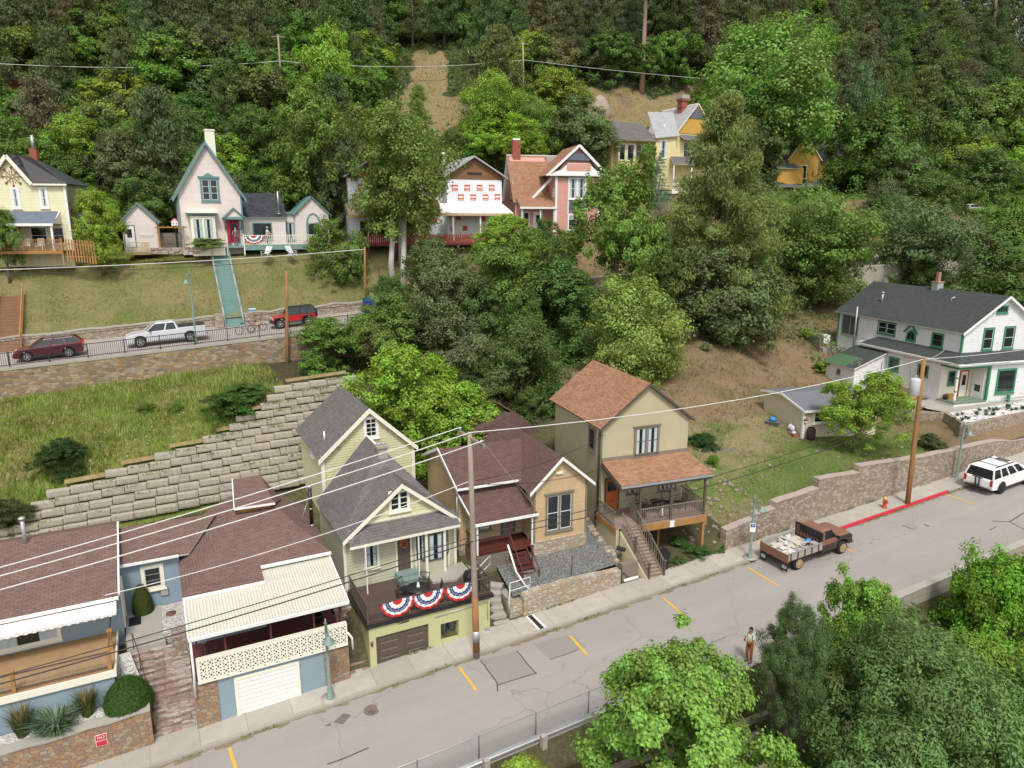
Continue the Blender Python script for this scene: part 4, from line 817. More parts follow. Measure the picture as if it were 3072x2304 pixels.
for u_ in (-.04, .92): g.bar((u_,-1.85,-1.1),(u_,.0,.42), .05, .22); g.bar((u_,-1.75,-.15),(u_,.0,1.3), .05, .05); g.box(u_-.03,-1.78,-1.1,u_+.03,-1.72,-.15); g.box(u_-.03,-.9,-.4,u_+.03,-.84,.65)
g.build('stringer', sf2)
# landing, curved concrete stairs, white rails
lf = hthing('concrete_stairs', Frame(S(13.95, 29.42, .7), 27), 'curved pale concrete stairs rising from the pavement to the red porch stairs', 'stairs')
pth = [(.45,.1),(.42,.55),(.45,1.0),(.6,1.45),(.9,1.8)]
nst = 6
for i in range(nst):
    t_ = i/(nst-1)*(len(pth)-1); k = min(int(t_), len(pth)-2); fx = t_-k; cx = pth[k][0]*(1-fx)+pth[k+1][0]*fx; cy = pth[k][1]*(1-fx)+pth[k+1][1]*fx; an = .0-.14*i
    g = MB(M['conc']); h_ = .22*(i+1); ca, sa_ = cos(an), sin(an); q = [(-.42,-.2),(.42,-.2),(.42,.3),(-.42,.3)]; q = [(cx+x*ca-y*sa_, cy+x*sa_+y*ca) for x, y in q]; g.prism(q, 'z', -.6, h_-.05); q2 = [(cx+(x-cx)*1.03, cy+(y-cy)*1.06) for x, y in q]; g.prism(q2, 'z', h_-.05, h_); g.build('step', lf)
g = MB(M['conc']); g.box(1.15, .55, -.4, 2.5, 1.75, .98); g.build('landing', lf)
g = MB(M['stone_pale']); g.box(1.0, .1, -.8, 1.9, .55, .98); g.build('cheek_wall', lf)
g = MB(M['stone_pink']); rng = random.Random(8)
for k in range(26):
    x, y = rng.uniform(-.35, .15), rng.uniform(.4, 3.4); r_ = rng.uniform(.12,.28); g.lathe([(.02,-.3),(r_,-.1),(r_*.9,.15),(.03,r_*.9+.1)], (x-.0, y+.6, .35+y*.42), 6)
g.build('rock_edging', lf)
g = MB(M['white']); r_ = .022
g.tube([(.95,.15,.55),(.95,.15,1.2),(1.2,.55,1.95),(2.35,.5,2.05),(2.4,.5,1.0)], r_); g.tube([(1.2,.55,1.0),(1.2,.55,1.95)], r_); g.tube([(1.2,.55,1.5),(2.38,.5,1.6)], r_); g.build('handrail', lf)
g = MB(M['white']); g.tube([(-.45,1.2,1.9),(-.45,1.2,2.75),(.75,2.0,2.95),(.75,2.0,2.1)], r_); g.tube([(-.45,1.2,2.3),(.75,2.0,2.5)], r_); g.build('handrail', lf)
g = MB(M['white']); g.tube([tf.loc(lf.matrix_world@V3((0,0,0)))*0+V3((2.48,.5,.95)), V3((2.1,1.6,1.9)), V3((1.95,2.3,3.2))], .05); g.box(2.25,.55,1.0,2.42,.7,1.4); g.build('meter_pipe', lf)
# gravel yard
gp = [(15.3,29.9),(22.1,29.9),(22.6,32),(23.6,38),(21.5,38),(21,33.6),(15.7,33.0)]
g = MB(M['gravelg']); g.face([(a, b, G*a+lerp([(29.9,1.12),(33.5,1.62),(38,2.2)], b)) for a, b in gp]); g.build('gravel_yard', rz=TH, kind='structure')
rng = random.Random(21); g = MB(M['stone_pale'])
for k in range(26):
    b = rng.uniform(30, 36); a = 22.1+(b-30)*.15+rng.uniform(-.2,.2); r_ = rng.uniform(.12,.26); g.lathe([(.02,-.1),(r_,0),(r_*.8,.14),(.02,.2)], (a, b, G*a+1.1+(b-30)*.13), 6)
g.build('rock_border', rz=TH, label='line of pale rocks edging the grey gravel yard beside the wooden stairs', cat='rocks', kind='stuff')
g = MB(M['black']); p_ = atz(1715, 1716, 2.4); g.tube([(0,0,-.1),(.02,0,.95)], .02); g.lathe([(.03,.93),(.03,1.0)]); g.build('stake', loc=(p_.x,p_.y,2.35), label='thin black stake standing upright in the grey gravel yard', cat='stake')
# ================================================================== OLIVE STUCCO HOUSE
cf = Frame(att(1806, 1395, 33.2), 20); H = hthing('house', cf, 'two storey olive stucco house with tan shingle roof and covered front porch', 'house')
gable_walls(H, M['stucco'], 0, 5.85, 0, 7.0, -5.6, 2.42, 4.72)
gable_roof(H, M['shing_tan'], M['brown'], 0, 5.85, -.22, 7.4, 2.45, 4.72, oh=.3, th=.14, barge=.14)
wpx(H, cf, 'F', 0, 1903, 1282, 1975, 1361, M['taupe'], tw_=.14, split=.17, ny=2, sash=M['brown'], curtain=True, cap=.06, name='double_window')
wpx(H, cf, 'L', 0, 1768, 1275, 1786, 1358, M['taupe'], tw_=.14, ny=2, sash=M['brown'])
g = MB(M['black']); g.tube([(-.06,.25,2.2),(-.06,.25,-3.2)], .03); g.tube([(-.06,.4,1.9),(-.06,.4,-2.9)], .02); g.box(-.16,.2,-3.6,0,.5,-3.1); g.build('conduit', H)
g = MB(M['shing_tan']); g.slab([(-.05,-2.55,-.42),(6.05,-2.55,-.42),(6.05-.2,.0,.22),(-.05,.0,.22)], .1, M['brown']); pr_ = g.build('porch_roof', H); g = MB(M['galv']); g.bar((-.08,-2.6,-.5),(6.08,-2.6,-.5), .1, .1); g.m(M['brown']).bar((-.08,-2.5,-.62),(6.0,-2.5,-.62), .1, .2); g.bar((-.05,-2.5,-.62),(-.05,0,-.02), .08, .2); g.bar((6.0,-2.5,-.62),(6.0,0,-.1), .08, .2); g.build('fascia', pr_)
g = MB(M['taupe']); g.box(-.02,-.06,.18,5.9,0,.42); g.build('flashing', H)
DW = -2.95
g = MB(wood('deck_boards_pink', (.3,.22,.18), 'x', .2, planks=.14)); g.box(-.3, -2.5, DW-.08, 5.75, .0, DW); g.build('porch_floor', H)
g = MB(M['cedar']); g.box(1.15, -2.56, DW-.45, 5.78, -2.48, DW-.06); g.box(-.32,-2.5,DW-.4,-.26,0,DW-.06); g.box(5.7,-2.5,DW-.45,5.78,0,DW-.06); g.build('porch_beam', H)
for u_ in (1.25, 3.3, 5.6): post(H, M['brown'], u_, -2.42, DW, -.65, .12, 'porch_post')
post(H, M['cedar'], 5.6, -2.42, -5.2, DW-.4, .16, 'porch_stilt'); post(H, M['cedar'], 3.3, -1.2, -5.2, DW-.1, .14, 'porch_stilt')
for a, b in (((1.25,-2.42,DW),(3.3,-2.42,DW)), ((3.3,-2.42,DW),(5.6,-2.42,DW)), ((5.6,-2.42,DW),(5.6,-.05,DW)), ((1.25,-2.42,DW),(1.25,-1.2,DW))): baluster_rail(H, a, b, M['taupe'], .9, .12, name='porch_railing', bw=.03)
baluster_rail(H, (-.25,-2.3,DW), (-.25,-.1,DW), M['taupe'], .9, .12, name='porch_railing', bw=.03)
orange = wood('orange_door', (.42,.12,.03), 'z', .25); door(H, BF(0), .3, DW, 1.1, -.95, orange, M['brown'], glassy=True, gl=(.12,.62,.88,.92))
window(H, BF(0), 1.7, -2.1, 2.5, -.9, M['taupe'], ny=2, curtain=True); window(H, BF(0), 3.9, -2.2, 5.2, -.9, M['taupe'], ny=2, split=.1, curtain=True)
g = MB(M['stucco']); g.box(.3,-2.4,-5.4,.42,-.2,DW-.1); g.box(-.28,-2.5,-5.6,-.1,-.0,DW-.1) ; g.build('porch_wall', H)
text('TT', H, BF(0), 0, 0, .1, M['white'], 'x') if False else None
g = MB(M['white']); g.box(3.2,-2.6,DW-.42,3.5,-2.575,DW-.02); o = g.build('notice', H); 
# front stairs (skewed towards the pavement)
s0_ = Frame(cf.wld(.1, -2.45, DW), 20); stf = hthing('wooden_stairs', s0_, 'long pinkish brown wooden stairs with railings going up to the stucco house porch', 'stairs')
n = 15; q0 = cf.fl(1918, 1740, -5.72); q1 = cf.fl(1878, 1755, -5.72)
du = .95; dv = (29.5-st(cf.wld(0, -2.45, 0))[1])/cos(R(7)); dv = max(-3.2, min(-1.6, dv)); rise = (low(1940, 1738, .13).z-cf.o.z)-DW
for i in range(n):
    f_ = (i+1)/n; g = MB(wood('deck_boards_pink2', (.36,.26,.215), 'x', .2)) if i == 0 else g.__class__(g.mats[0]); m0 = g.mats[0]; u_ = du*f_; v_ = dv*f_; w_ = rise*f_
    g.box(u_, v_, w_, u_+.95, v_-dv/n+.06, w_+.045); g.m(M['taupe']).box(u_+.02, v_-dv/n, w_-.0, u_+.93, v_-dv/n+.02, w_-rise/n); g.cur = 0; g.build('tread', stf); g.mats = [m0]
for k in (0, .97):
    a, b = V3((k,0,0)), V3((k+du,dv,rise)); baluster_rail(stf, a, b, M['taupe'], .9, .13, name='stair_railing', bw=.03); g = MB(M['taupe']); g.bar(a+V3((0,0,-.1)), b+V3((0,0,-.05)), .06, .26); g.build('stringer', stf)
    post(stf, M['brown'], b.x, b.y, b.z, b.z+.98, .1, 'newel_post'); post(stf, M['brown'], k+du*.5, dv*.5, rise*.5, rise*.5+.98, .1, 'newel_post')
g = MB(M['stucco']); g.hexa([(-.12,0,rise-.3),(-.02,0,rise-.3),(du-.02,dv,rise-.3),(du-.12,dv,rise-.3),(-.12,0,-.25),(-.02,0,-.25),(du-.02,dv,rise-.05),(du-.12,dv,rise-.05)]); g.build('side_wall', stf)
# taupe box wall beside the stairs and the black mailbox behind it
bxp = att(1863, 1772, 29.55); ub = st(bxp)[0]; g = MB(M['taupe']); g.box(0,0,-.3,1.05,.3,1.2); g.build('masonry_pier', loc=S(ub, 29.5, G*ub), rz=TH, label='square taupe masonry block standing beside the foot of the wooden stairs', cat='pier')
g = MB(M['white']); g.tube([(.05,-.12,.3),(1.0,-.12,.3)], .09); g.build('white_bundle', loc=S(ub, 29.5, G*ub), rz=TH, label='white rolled bundle lying against the taupe masonry block', cat='bundle')
g = MB(M['black']); g.tube([(0,0,0),(0,0,.4)], .03); g.prism([(-.1,.4),(.1,.4),(.1,.5),(.05,.6),(-.05,.6),(-.1,.5)], 'y', -.25, .25); g.build('mailbox', loc=S(ub+.45, 30.3, G*ub+1.25), rz=R(60), label='black mailbox standing behind the taupe masonry block', cat='mailbox')
# ================================================================== BEIGE SHED AND YARD
hf = Frame(att(2406, 1310, 36), 14); H = hthing('shed', hf, 'low beige shed with flat grey shingle roof and white trim in the yard', 'shed')
M['beige'] = siding('beige_boards', (.55,.49,.37), 9.0, wear=.05); sh = plain('shed_beige', (.56,.5,.37), .8, var=.08)
g = MB(sh); g.prism([(0,-.3),(5.2,-.3),(5.2,2.25),(2.7,2.62),(0,2.0)], 'x', 0, 6.5); g.build('wall', H)
g = MB(plain('roll_roof', (.15,.155,.17), .85, var=.35, scale=1.5)); g.slab([(-.15,-.25,2.1),(6.7,-.25,2.1),(6.7,2.7,2.78),(-.15,2.7,2.78)], .1, M['white']); g.slab([(-.15,2.7,2.78),(6.7,2.7,2.78),(6.7,5.5,2.42),(-.15,5.5,2.42)], .1, M['white']); r_ = g.build('roof', H)
g = MB(M['white']); g.bar((-.18,-.28,2.02),(6.7,-.28,2.02), .06, .16); g.bar((-.18,-.25,2.02),(-.18,2.7,2.7), .06, .16); g.bar((-.18,2.7,2.7),(-.18,5.5,2.35), .06, .16); g.build('fascia', r_)
corner(H, M['white'], [(0,0)], -.3, 2.0, .18); window(H, BF(0), .8, .95, 3.6, 1.95, M['white'], tw_=.12, nx=1, ny=1, split=.06)
g = MB(M['brick']); g.lathe([(.02,-.12),(.16,0),(.16,.06),(.1,.12)], (.08,-.18,1.35), 12); g.m(M['white']).lathe([(.1,-.2),(.13,-.1)], (.08,-.18,1.35), 12); g.build('hanging_feeder', loc=hf.o, rz=R(14), label='small red and white feeder hanging at the corner of the beige shed', cat='bird feeder')
g = MB(plain('barrel_brown', (.07,.04,.035), .7, var=.3)); g.lathe([(.25,0),(.3,.15),(.33,.45),(.3,.78),(.27,.9),(.22,.9),(.22,.8),(.01,.8)], n=18); g.m(M['black'])
for z in (.2,.7): g.lathe([(.315,z-.02),(.32,z+.02)], n=18)
g.build('barrel', loc=hf.wld(.45,-.42,-.1), label='dark brown wooden barrel at the front corner of the beige shed', cat='barrel')
wb = empty('wheelbarrow', hf.wld(-1.1, 2.2, .05), R(60), 'black wheelbarrow loaded with a blue bag beside the shed wall', 'wheelbarrow')
g = MB(M['plasticgrey']); g.hexa([(-.28,-.4,.35),(.28,-.4,.35),(.28,.35,.35),(-.28,.35,.35),(-.4,-.55,.65),(.4,-.55,.65),(.4,.55,.65),(-.4,.55,.65)]); g.build('tray', wb)
g = MB(M['oldwood']);
for x in (-.25,.25): g.bar((x*.6,.6,.3),(x*1.3,-1.1,.55), .04, .04); g.bar((x,-.35,.35),(x,-.35,0), .03)
g.build('handle', wb); g = MB(M['rubber']); g.tube([(0+.0,.6+.2*cos(a),.2+.2*sin(a)) for a in [k*pi/6 for k in range(13)]], .045, 6); g.build('wheel', wb)
M['bluep'] = plain('blue_plastic', (.05,.2,.5), .5, var=.3, scale=8); g = MB(M['bluep']); g.lathe([(.05,-.1),(.3,0),(.26,.2),(.08,.3)], n=9); g.build('blue_bag', loc=hf.wld(-1.1,2.2,.75), label='crumpled blue bag lying in the wheelbarrow by the shed', cat='bag')
for k, (dx, dy, hh) in enumerate(((-.35,1.0,.75),(-.35,.75,.7),(-.4,.45,.35))):
    g = MB(plain('bag_white', (.55,.5,.55), .6, var=.3, scale=6)); g.lathe([(.16,0),(.2,.1),(.18,hh-.12),(.06,hh)], n=8); g.m(plain('bag_purple', (.2,.12,.22), .6)).lathe([(.205,hh*.35),(.207,hh*.6)], n=8)
    g.build('soil_bag', loc=hf.wld(dx,dy,.0), label=('tall white soil bag leaning on the shed wall nearest the wheelbarrow','middle upright white soil bag against the shed wall','small slumped white soil bag nearest the shed corner')[k], cat='bag', group='soil bags by the shed')
g = MB(M['brick']); g.box(-.6,.2,-.1,-.15,1.5,.12); g.build('brick_edge', loc=hf.o, rz=R(14), label='low red brick edging strip along the shed wall', cat='edging')
def pbed(px, py, w_, l_, label, rows=0):
    p = atz(px, py, zg(*st(atz(px, py, 4.6)))); s_, t_ = st(p); z = zg(s_, t_); e = empty('raised_bed', S(s_, t_, z), TH, label, 'planter'); g = MB(M['oldwood'])
    g.box(0,0,-.1,l_,.05,.2); g.box(0,w_,-.1,l_,w_+.05,.2); g.box(0,.05,-.1,.05,w_,.2); g.box(l_-.05,.05,-.1,l_,w_,.2)
    for k in range(rows): g.box(.05,w_*(k+1)/(rows+1),.1,l_-.05,w_*(k+1)/(rows+1)+.04,.2)
    g.build('frame', e); return e, (s_, t_, z)
PB1 = pbed(2098, 1325, 1.2, 1.7, 'low wooden raised bed overgrown by a dark green shrub'); PB2 = pbed(2150, 1350, 1.4, 2.0, 'empty slatted wooden planting frame on the lawn', 3)
# ================================================================== WHITE HOUSE WITH GREEN TRIM
wf = Frame(att(2861.2, 1211.5, 35.7), 16); H = hthing('house', wf, 'large peeling white clapboard house with green window trim and green shingle roof', 'house')
Pl, Gn = M['peel'], M['green']
g = MB(Pl); g.box(0,1.7,-.5,9.5,12,3.6); g.box(3.45,0,-.5,9.5,1.7,3.6); g.box(0,0,3.0,3.45,1.7,3.6); g.box(1.2,12,1.5,9.8,16.2,3.6); g.prism([(1.2,3.6),(9.8,3.6),(9.8,6.15),(5.5,9.0),(1.2,6.15)], 'y', 1.1, 16.2); g.build('wall', H)
gable_roof(H, M['shing_green'], M['white'], 1.2, 9.8, .75, 16.6, 6.15, 9.0, 5.5, oh=.35, th=.14, barge=.2)
g = MB(M['shing_green']); g.slab([(-.35,-.35,3.55),(10,-.35,3.55),(9.8,1.1,4.2),(1.2,1.1,4.2)], .1, M['white']); g.slab([(-.35,-.35,3.55),(1.2,1.1,4.2),(1.2,10.6,4.2),(-.35,11.3,3.55)], .1, M['white']); r_ = g.build('porch_roof', H)
g = MB(M['white']); g.bar((-.35,-.38,3.47),(10,-.38,3.47), .08, .14); g.bar((-.38,-.35,3.47),(-.38,11.3,3.47), .08, .14); g.bar((-.2,-.2,3.32),(10,-.2,3.32), .1, .14); g.bar((-.2,-.2,3.32),(-.2,11,3.32), .1, .14); g.build('gutter', r_)
corner(H, Gn, [(1.2,1.1)], 4.2, 6.1, .16); corner(H, Gn, [(1.2,16.2)], 2.5, 6.1, .16); corner(H, Gn, [(3.45,0)], .1, 3.2, .2)
g = MB(Gn); g.box(-.08,-.08,3.02,3.5,-.0,3.24); g.box(-.08,0,3.02,-.0,1.75,3.24); g.build('porch_beam', H)
g = MB(plain('porch_floor_green', (.16,.22,.16), .8, var=.3)); g.box(-.12,-.12,-.02,3.45,1.7,.08); g.m(M['white']).box(-.06,-.06,-.7,3.45,1.7,-.02); g.build('porch_floor', H)
g = MB(M['cream']); g.box(.02,1.66,.08,3.43,1.7,3.0); g.box(3.4,.02,.08,3.44,1.66,3.0); g.build('porch_wall', H)
g = MB(M['white']); g.lathe([(.11,.08),(.11,.5),(.08,.6),(.1,1.0),(.1,2.2),(.08,2.6),(.11,2.9),(.11,3.02)], (.1,.1,0), 10); g.m(Gn)
for z in (1.0,2.2): g.lathe([(.115,z),(.115,z+.12)], (.1,.1,0), 10)
g.build('porch_post', H)
window(H, BF(1.66), .8, 1.2, 1.6, 2.5, Gn, ny=1); door(H, BF(1.66), 2.2, .1, 3.0, 2.4, M['cream'], M['redpaint'], glassy=True)
door(H, BL(3.4), .4, .1, 1.3, 2.5, M['white'], M['white'], glassy=True, gl=(.2,.25,.8,.5))
z4 = lambda x, y: (2460+x/3.614, 820+y/3.614)
def ww(kind, pl, x0, y0, x1, y1, mt=Gn, **k): return wpx(H, wf, kind, pl, *z4(x0, y0), *z4(x1, y1), mt, **k)
ww('F', 0, 1930, 1040, 2095, 1290, tw_=.16, ny=1, curtain=False); ww('F', 1.1, 1780, 590, 1860, 828, tw_=.14, ny=2, sash=M['white']); ww('F', 1.1, 2005, 575, 2085, 812, tw_=.14, ny=2, sash=M['white']); ww('F', 1.1, 1925, 350, 2032, 430, tw_=.1, nx=4, ny=1)
ww('L', 1.2, 636, 505, 815, 685, tw_=.14, split=.14, ny=2, sash=M['white']); ww('L', 1.2, 1222, 635, 1330, 815, tw_=.14, ny=2); ww('L', 0, 755, 895, 848, 1075, tw_=.14, ny=2); ww('L', 0, 1068, 975, 1170, 1130, tw_=.12, ny=1, split=.1)
a0, b1 = wf.sd(*z4(940,600), 1.2); a1, b0 = wf.sd(*z4(1040,755), 1.2); a0, a1 = sorted((a0, a1)); c_ = (a0+a1)/2; B = BL(1.2)
g = MB(Gn); O_, e1, e2, e3 = B
def archpoly(B, a0, a1, b0, b1, d0, d1, mb, n=6, sharp=1.0):
    O, x, y, z = B; c = (a0+a1)/2; r = (a1-a0)/2; pts = [(a0,b0),(a1,b0)]+[(c+r*cos(k*pi/2/n), b1-r*sharp+r*sharp*sin(k*pi/2/n)) for k in range(n+1)]+[(c-r*sin(k*pi/2/n), b1-r*sharp+r*sharp*cos(k*pi/2/n)) for k in range(1,n+1)]
    n_ = len(pts); v = [O+x*a+y*b+z*d for d in (d0, d1) for a, b in pts]; mb.mesh(v, [tuple(range(n_)), tuple(range(2*n_-1,n_-1,-1))]+[(i,n_+i,n_+(i+1)%n_,(i+1)%n_) for i in range(n_)])
archpoly(B, a0+.05, a1-.05, b0, b1, 0, .05, g, sharp=1.3); o = g.build('arched_window', H); g = MB(M['glass']); archpoly(B, a0+.25, a1-.25, b0+.25, b1-.2, .05, .06, g, sharp=1.3); g.build('pane', o)
g = MB(Gn); g.bx(B, c_-.02, b0+.25, .06, c_+.02, b1-.3, .075)
for s_ in (-1, 1):
    p0 = O_+e1*(c_+s_*(a1-a0)*.62)+e2*(b1-.3)+e3*.12; p1 = O_+e1*c_+e2*(b1+.5)+e3*.12; g.bar(p0, p1, .25, .08)
g.build('hood', o)
door(H, BL(0), *(lambda q, r: (q[0], .1, r[0], 2.4))(wf.sd(*z4(585,940), 0), wf.sd(*z4(660,1110), 0)), M['black'], M['taupe'], panels=False); q = wf.sd(*z4(700,1000), 0)
g = MB(M['white']); g.box(-.6,q[0]-.35,.1,-.56,q[0]-.28,2.3); g.box(-.6,q[0]+.35,.1,-.56,q[0]+.42,2.3); g.box(-.6,q[0]-.35,2.2,-.56,q[0]+.42,2.3); g.box(-.6,q[0]-.35,.1,-.56,q[0]+.42,.6); g.m(M['glass_pale']).box(-.59,q[0]-.28,.6,-.57,q[0]+.35,2.2); g.build('screen_door', H)
q0, q1 = wf.sd(*z4(250,440), 1.2), wf.sd(*z4(405,700), 1.2)
window(H, BL(1.2), q0[0], q1[1]+.1, q1[0], q0[1], M['galv'], tw_=.08, ny=1, split=.06, glass=M['glass_pale'], name='patio_door')
g = MB(plain('chimney_green', (.3,.36,.33), .8)); g.box(5.15,8.1,7.8,5.85,8.8,9.6); g.m(plain('faded_brick', (.34,.19,.14), .9, var=.3, scale=5)).box(5.1,8.05,9.6,5.9,8.85,9.72); g.box(5.35,8.3,9.72,5.65,8.6,10.6); g.build('chimney', H)
g = MB(M['galv']); g.tube([(.7,13.2,2.5),(.7,13.2,6.9)], .07); g.build('vent_pipe', H); g = MB(M['galv']); g.tube([(3.0,12.5,7.2),(3.0,12.5,8.2)], .1); g.lathe([(.13,0),(.13,.15),(.02,.22)], (3.0,12.5,8.2)); g.build('vent_pipe', H); g = MB(M['galv']); g.tube([(4.1,5.4,7.9),(4.1,5.4,8.4),(4.25,5.2,8.55)], .08); g.build('vent_pipe', H)
lt = hthing('lean_to', Frame(wf.wld(-3.6, 7.9, 0), 16), 'sagging white lean-to with patched green roof against the white house', 'lean-to'); g = MB(Pl); g.prism([(-.0,-1.2),(3.55,-1.2),(3.55,3.1),(0,1.75)], 'y', 0, 3.9); g.build('wall', lt)
g = MB(M['shing_green']); g.slab([(-.25,-.2,1.75),(3.55,-.2,3.2),(3.55,4.1,3.2),(-.25,4.1,1.75)], .1, M['white']); r_ = g.build('roof', lt)
g = MB(plain('roof_felt_green', (.07,.14,.075), .9)); g.face([(-.2,1.0,1.78),(1.6,1.0,2.465),(1.6,4.05,2.465),(-.2,4.05,1.78)]); g.m(M['oldwood'])
for k in range(14): rng = random.Random(k); a = rng.uniform(.0,1.4); b = rng.uniform(-.1,.9); g.box(a, b, 1.88+a*.38, a+.5, b+.1, 1.93+a*.38)
g.build('damaged_patch', r_); window(lt, BL(0), 1.8, .8, 2.3, 1.3, M['oldwood'], ny=1)
text_ = None
dkf = hthing('deck', Frame(wf.wld(-2.2, 2.7, -.1), 16), 'small weathered wooden deck with red posts beside the white house', 'deck'); g = MB(M['deckw']); g.box(0,0,-.08,2.15,5.0,.02); g.build('floor', dkf); zt = V3((0,0,0))
for a in (0, 1.7, 3.3, 4.9): post(dkf, M['maroon'], .05, a, -.9, 1.0, .1)
baluster_rail(dkf, (.05,0,0), (.05,4.9,0), M['cedar'], .9, .14, bw=.05); baluster_rail(dkf, (.05,4.9,0), (2.1,4.9,0), M['cedar'], .9, .14, bw=.05)
stf2 = hthing('wooden_steps', Frame(wf.wld(-2.3, 1.6, -.2), 106), 'open brown wooden steps going down from the small deck to the lawn', 'stairs')
for i in range(6): g = MB(M['oldwood']); g.box(-.9,.1+i*.3,-.2*(i+1)-.03,.3,.1+i*.3+.26,-.2*(i+1)+.02); g.build('tread', stf2)
g = MB(M['maroon'])
for u_ in (-.92,.32): g.bar((u_,0,-.1),(u_,2.0,-1.3), .05, .22)
g.build('stringer', stf2)
g = MB(M['conc']); g.face([(-1.6,-2.2,-.3),(9.5,-2.2,-.12),(9.5,1.2,-.1),(-.2,2.5,-.2),(-2.3,2.7,-.25),(-2.6,.2,-.3)]); g.build('concrete_path', loc=wf.o, rz=R(16), kind='structure')
g = MB(M['cedar']); g.box(.15,.75,.08,1.0,1.25,.5); g.build('cardboard_box', loc=wf.wld(.4,.3,0), rz=R(16), label='brown box standing on the white house corner porch', cat='box'); g = MB(M['black']); g.lathe([(.16,.08),(.2,.3),(.15,.5)], n=8); g.build('bin_bag', loc=wf.wld(.25,1.2,0), label='small black bag beside the brown box on the porch', cat='bag')
g = MB(M['white']); g.box(0,0,0,.75,.85,1.1); g.m(M['galv']).box(-.03,.1,.15,0,.75,.95); wa = g.build('white_appliance', loc=wf.wld(.0,16.8,2.3), rz=R(10), label='white box appliance standing outside behind the white house', cat='appliance')
g = MB(M['conc']); g.box(-1.2,-1.5,-1.2,1.4,1.6,-.02); g.m(M['oldwood']).box(-1.6,1.6,-.6,1.4,1.7,1.0); g.box(-1.7,-1.5,-.6,-1.6,1.6,1.2); g.build('timber_retaining_box', loc=wf.wld(.0,16.8,2.3), rz=R(16), label='low timber retaining walls around the white appliance', cat='retaining wall')
g = MB(M['galv']); g.tube([(3.6,-.3,-.0),(7.6,-.3,.2)], .04); g.m(Gn).box(5.6,-.4,-.6,5.8,-.2,.5); g.m(M['oldwood']).box(5.2,-.36,.5,6.2,-.3,.58); g.build('ramp_rail', loc=wf.o, rz=R(16), label='dark handrail with green post along the white house front', cat='handrail')
# ================================================================== UPPER HOUSES
# lemon house at the left
f = Frame(att(214, 712, 77), 12); H = hthing('house', f, 'pale lemon two storey house with dark standing seam roof and star ornament', 'house')
g = MB(M['sid_lemon']); g.prism([(-6.0,-2.6),(0,-2.6),(0,4.75),(-2.5,4.75),(-4.2,7.05),(-6.0,4.75)], 'y', 0, 5); g.box(-6,.05,-2.6,0,5.2,4.7); g.build('wall', H)
g = MB(M['metalroof']); ed = M['black']
g.slab([(-2.55,-.3,4.7),(.35,-.3,4.7),(-3.4,3.3,7.15),(-3.7,1.0,7.2)], .08, ed); g.slab([(.35,-.3,4.7),(.35,5.5,4.7),(-3.4,3.3,7.15)], .08, ed)
g.slab([(-2.45,-.35,4.75),(-4.2,-.35,7.15),(-4.2,3.3,7.15),(-3.4,3.3,7.15)], .1, M['black']); g.slab([(-4.2,-.35,7.15),(-6.3,-.35,4.4),(-6.3,5,4.4),(-4.2,3.3,7.15)], .1, ed); g.build('roof', H)
g = MB(M['cream'])
for a, b in (((-2.5,-.36,4.6),(-4.2,-.36,7.0)), ((-4.2,-.36,7.0),(-6.2,-.36,4.4))): g.bar(a, b, .06, .3)
g.bar((-2.5,-.3,4.6),(.3,-.3,4.6), .08, .16); g.build('bargeboard', H)
g = MB(M['brick']); g.box(-3.6,3.0,6.9,-3.0,3.6,7.9); g.m(M['galv']).tube([(-3.3,3.3,7.9),(-3.3,3.3,9.1)], .14); g.build('chimney', H)
z1 = lambda x, y: (x/4.367, 440+y/4.367)
wpx(H, f, 'F', 0, *z1(125,530), *z1(290,815), M['white'], tw_=.2, ny=2, curtain=True); wpx(H, f, 'F', 0, *z1(500,530), *z1(655,810), M['white'], tw_=.18, ny=2, curtain=True)
window(H, BR(0), 2.7, 1.9, 3.5, 4.2, M['white'], ny=2); corner(H, M['white'], [(0,0)], -1.2, 4.7, .2)
g = MB(plain('ornament_rust', (.3,.12,.07), .7)); u_, w_ = f.fr(*z1(162,390), 0)
for k in range(8):
    a = k*pi/4; g.bar((u_+.1*cos(a),-.06,w_+.1*sin(a)), (u_+.75*cos(a),-.06,w_+.75*sin(a)), .05, .04); g.lathe([(.01,-.11),(.12,0),(.01,.11)], (u_+.78*cos(a),-.06,w_+.78*sin(a)), 6)
    a += pi/8; g.lathe([(.01,-.05),(.06,0),(.01,.05)], (u_+.5*cos(a),-.06,w_+.5*sin(a)), 6)
g.build('star_ornament', H)
g = MB(M['shing_slate']); g.slab([(-7,-2.1,1.25),(-.55,-2.1,1.25),(-.75,-.0,2.3),(-7,0,2.3)], .08, M['white']); g.m(M['white']).prism([(-2.1,1.2),(0,1.2),(0,2.3)], 'x', -.72, -.62); g.bar((-7,-2.1,1.12),(-.6,-2.1,1.12), .1, .2); g.build('porch_roof', H)
for u_ in (-.8, -3.9): post(H, M['white'], u_, -1.95, -1.1, 1.05, .16, 'porch_post')
window(H, BF(0), -3.3, -.6, -1.9, .95, M['white'], ny=2); window(H, BF(0), -1.6, -.6, -.5, .95, M['white'], ny=2)
g = MB(M['cedar']); g.box(-7,-2.4,-1.35,.0,0,-1.1); g.build('porch_floor', H); baluster_rail(H, (-6.9,-2.3,-1.1), (-.1,-2.3,-1.1), M['cedar'], .95, .14, name='porch_railing', bw=.04); post(H, M['cedar'], -.05, -2.3, -2.4, .0, .14)
g = MB(M['bluep']); g.slab([(.6,1.4,.9),(2.6,.8,.2),(2.8,3.2,.4),(.8,3.6,1.0)], .03); g.build('blue_tarp', loc=f.o, rz=R(12), label='blue tarp canopy stretched beside the lemon house', cat='tarp')
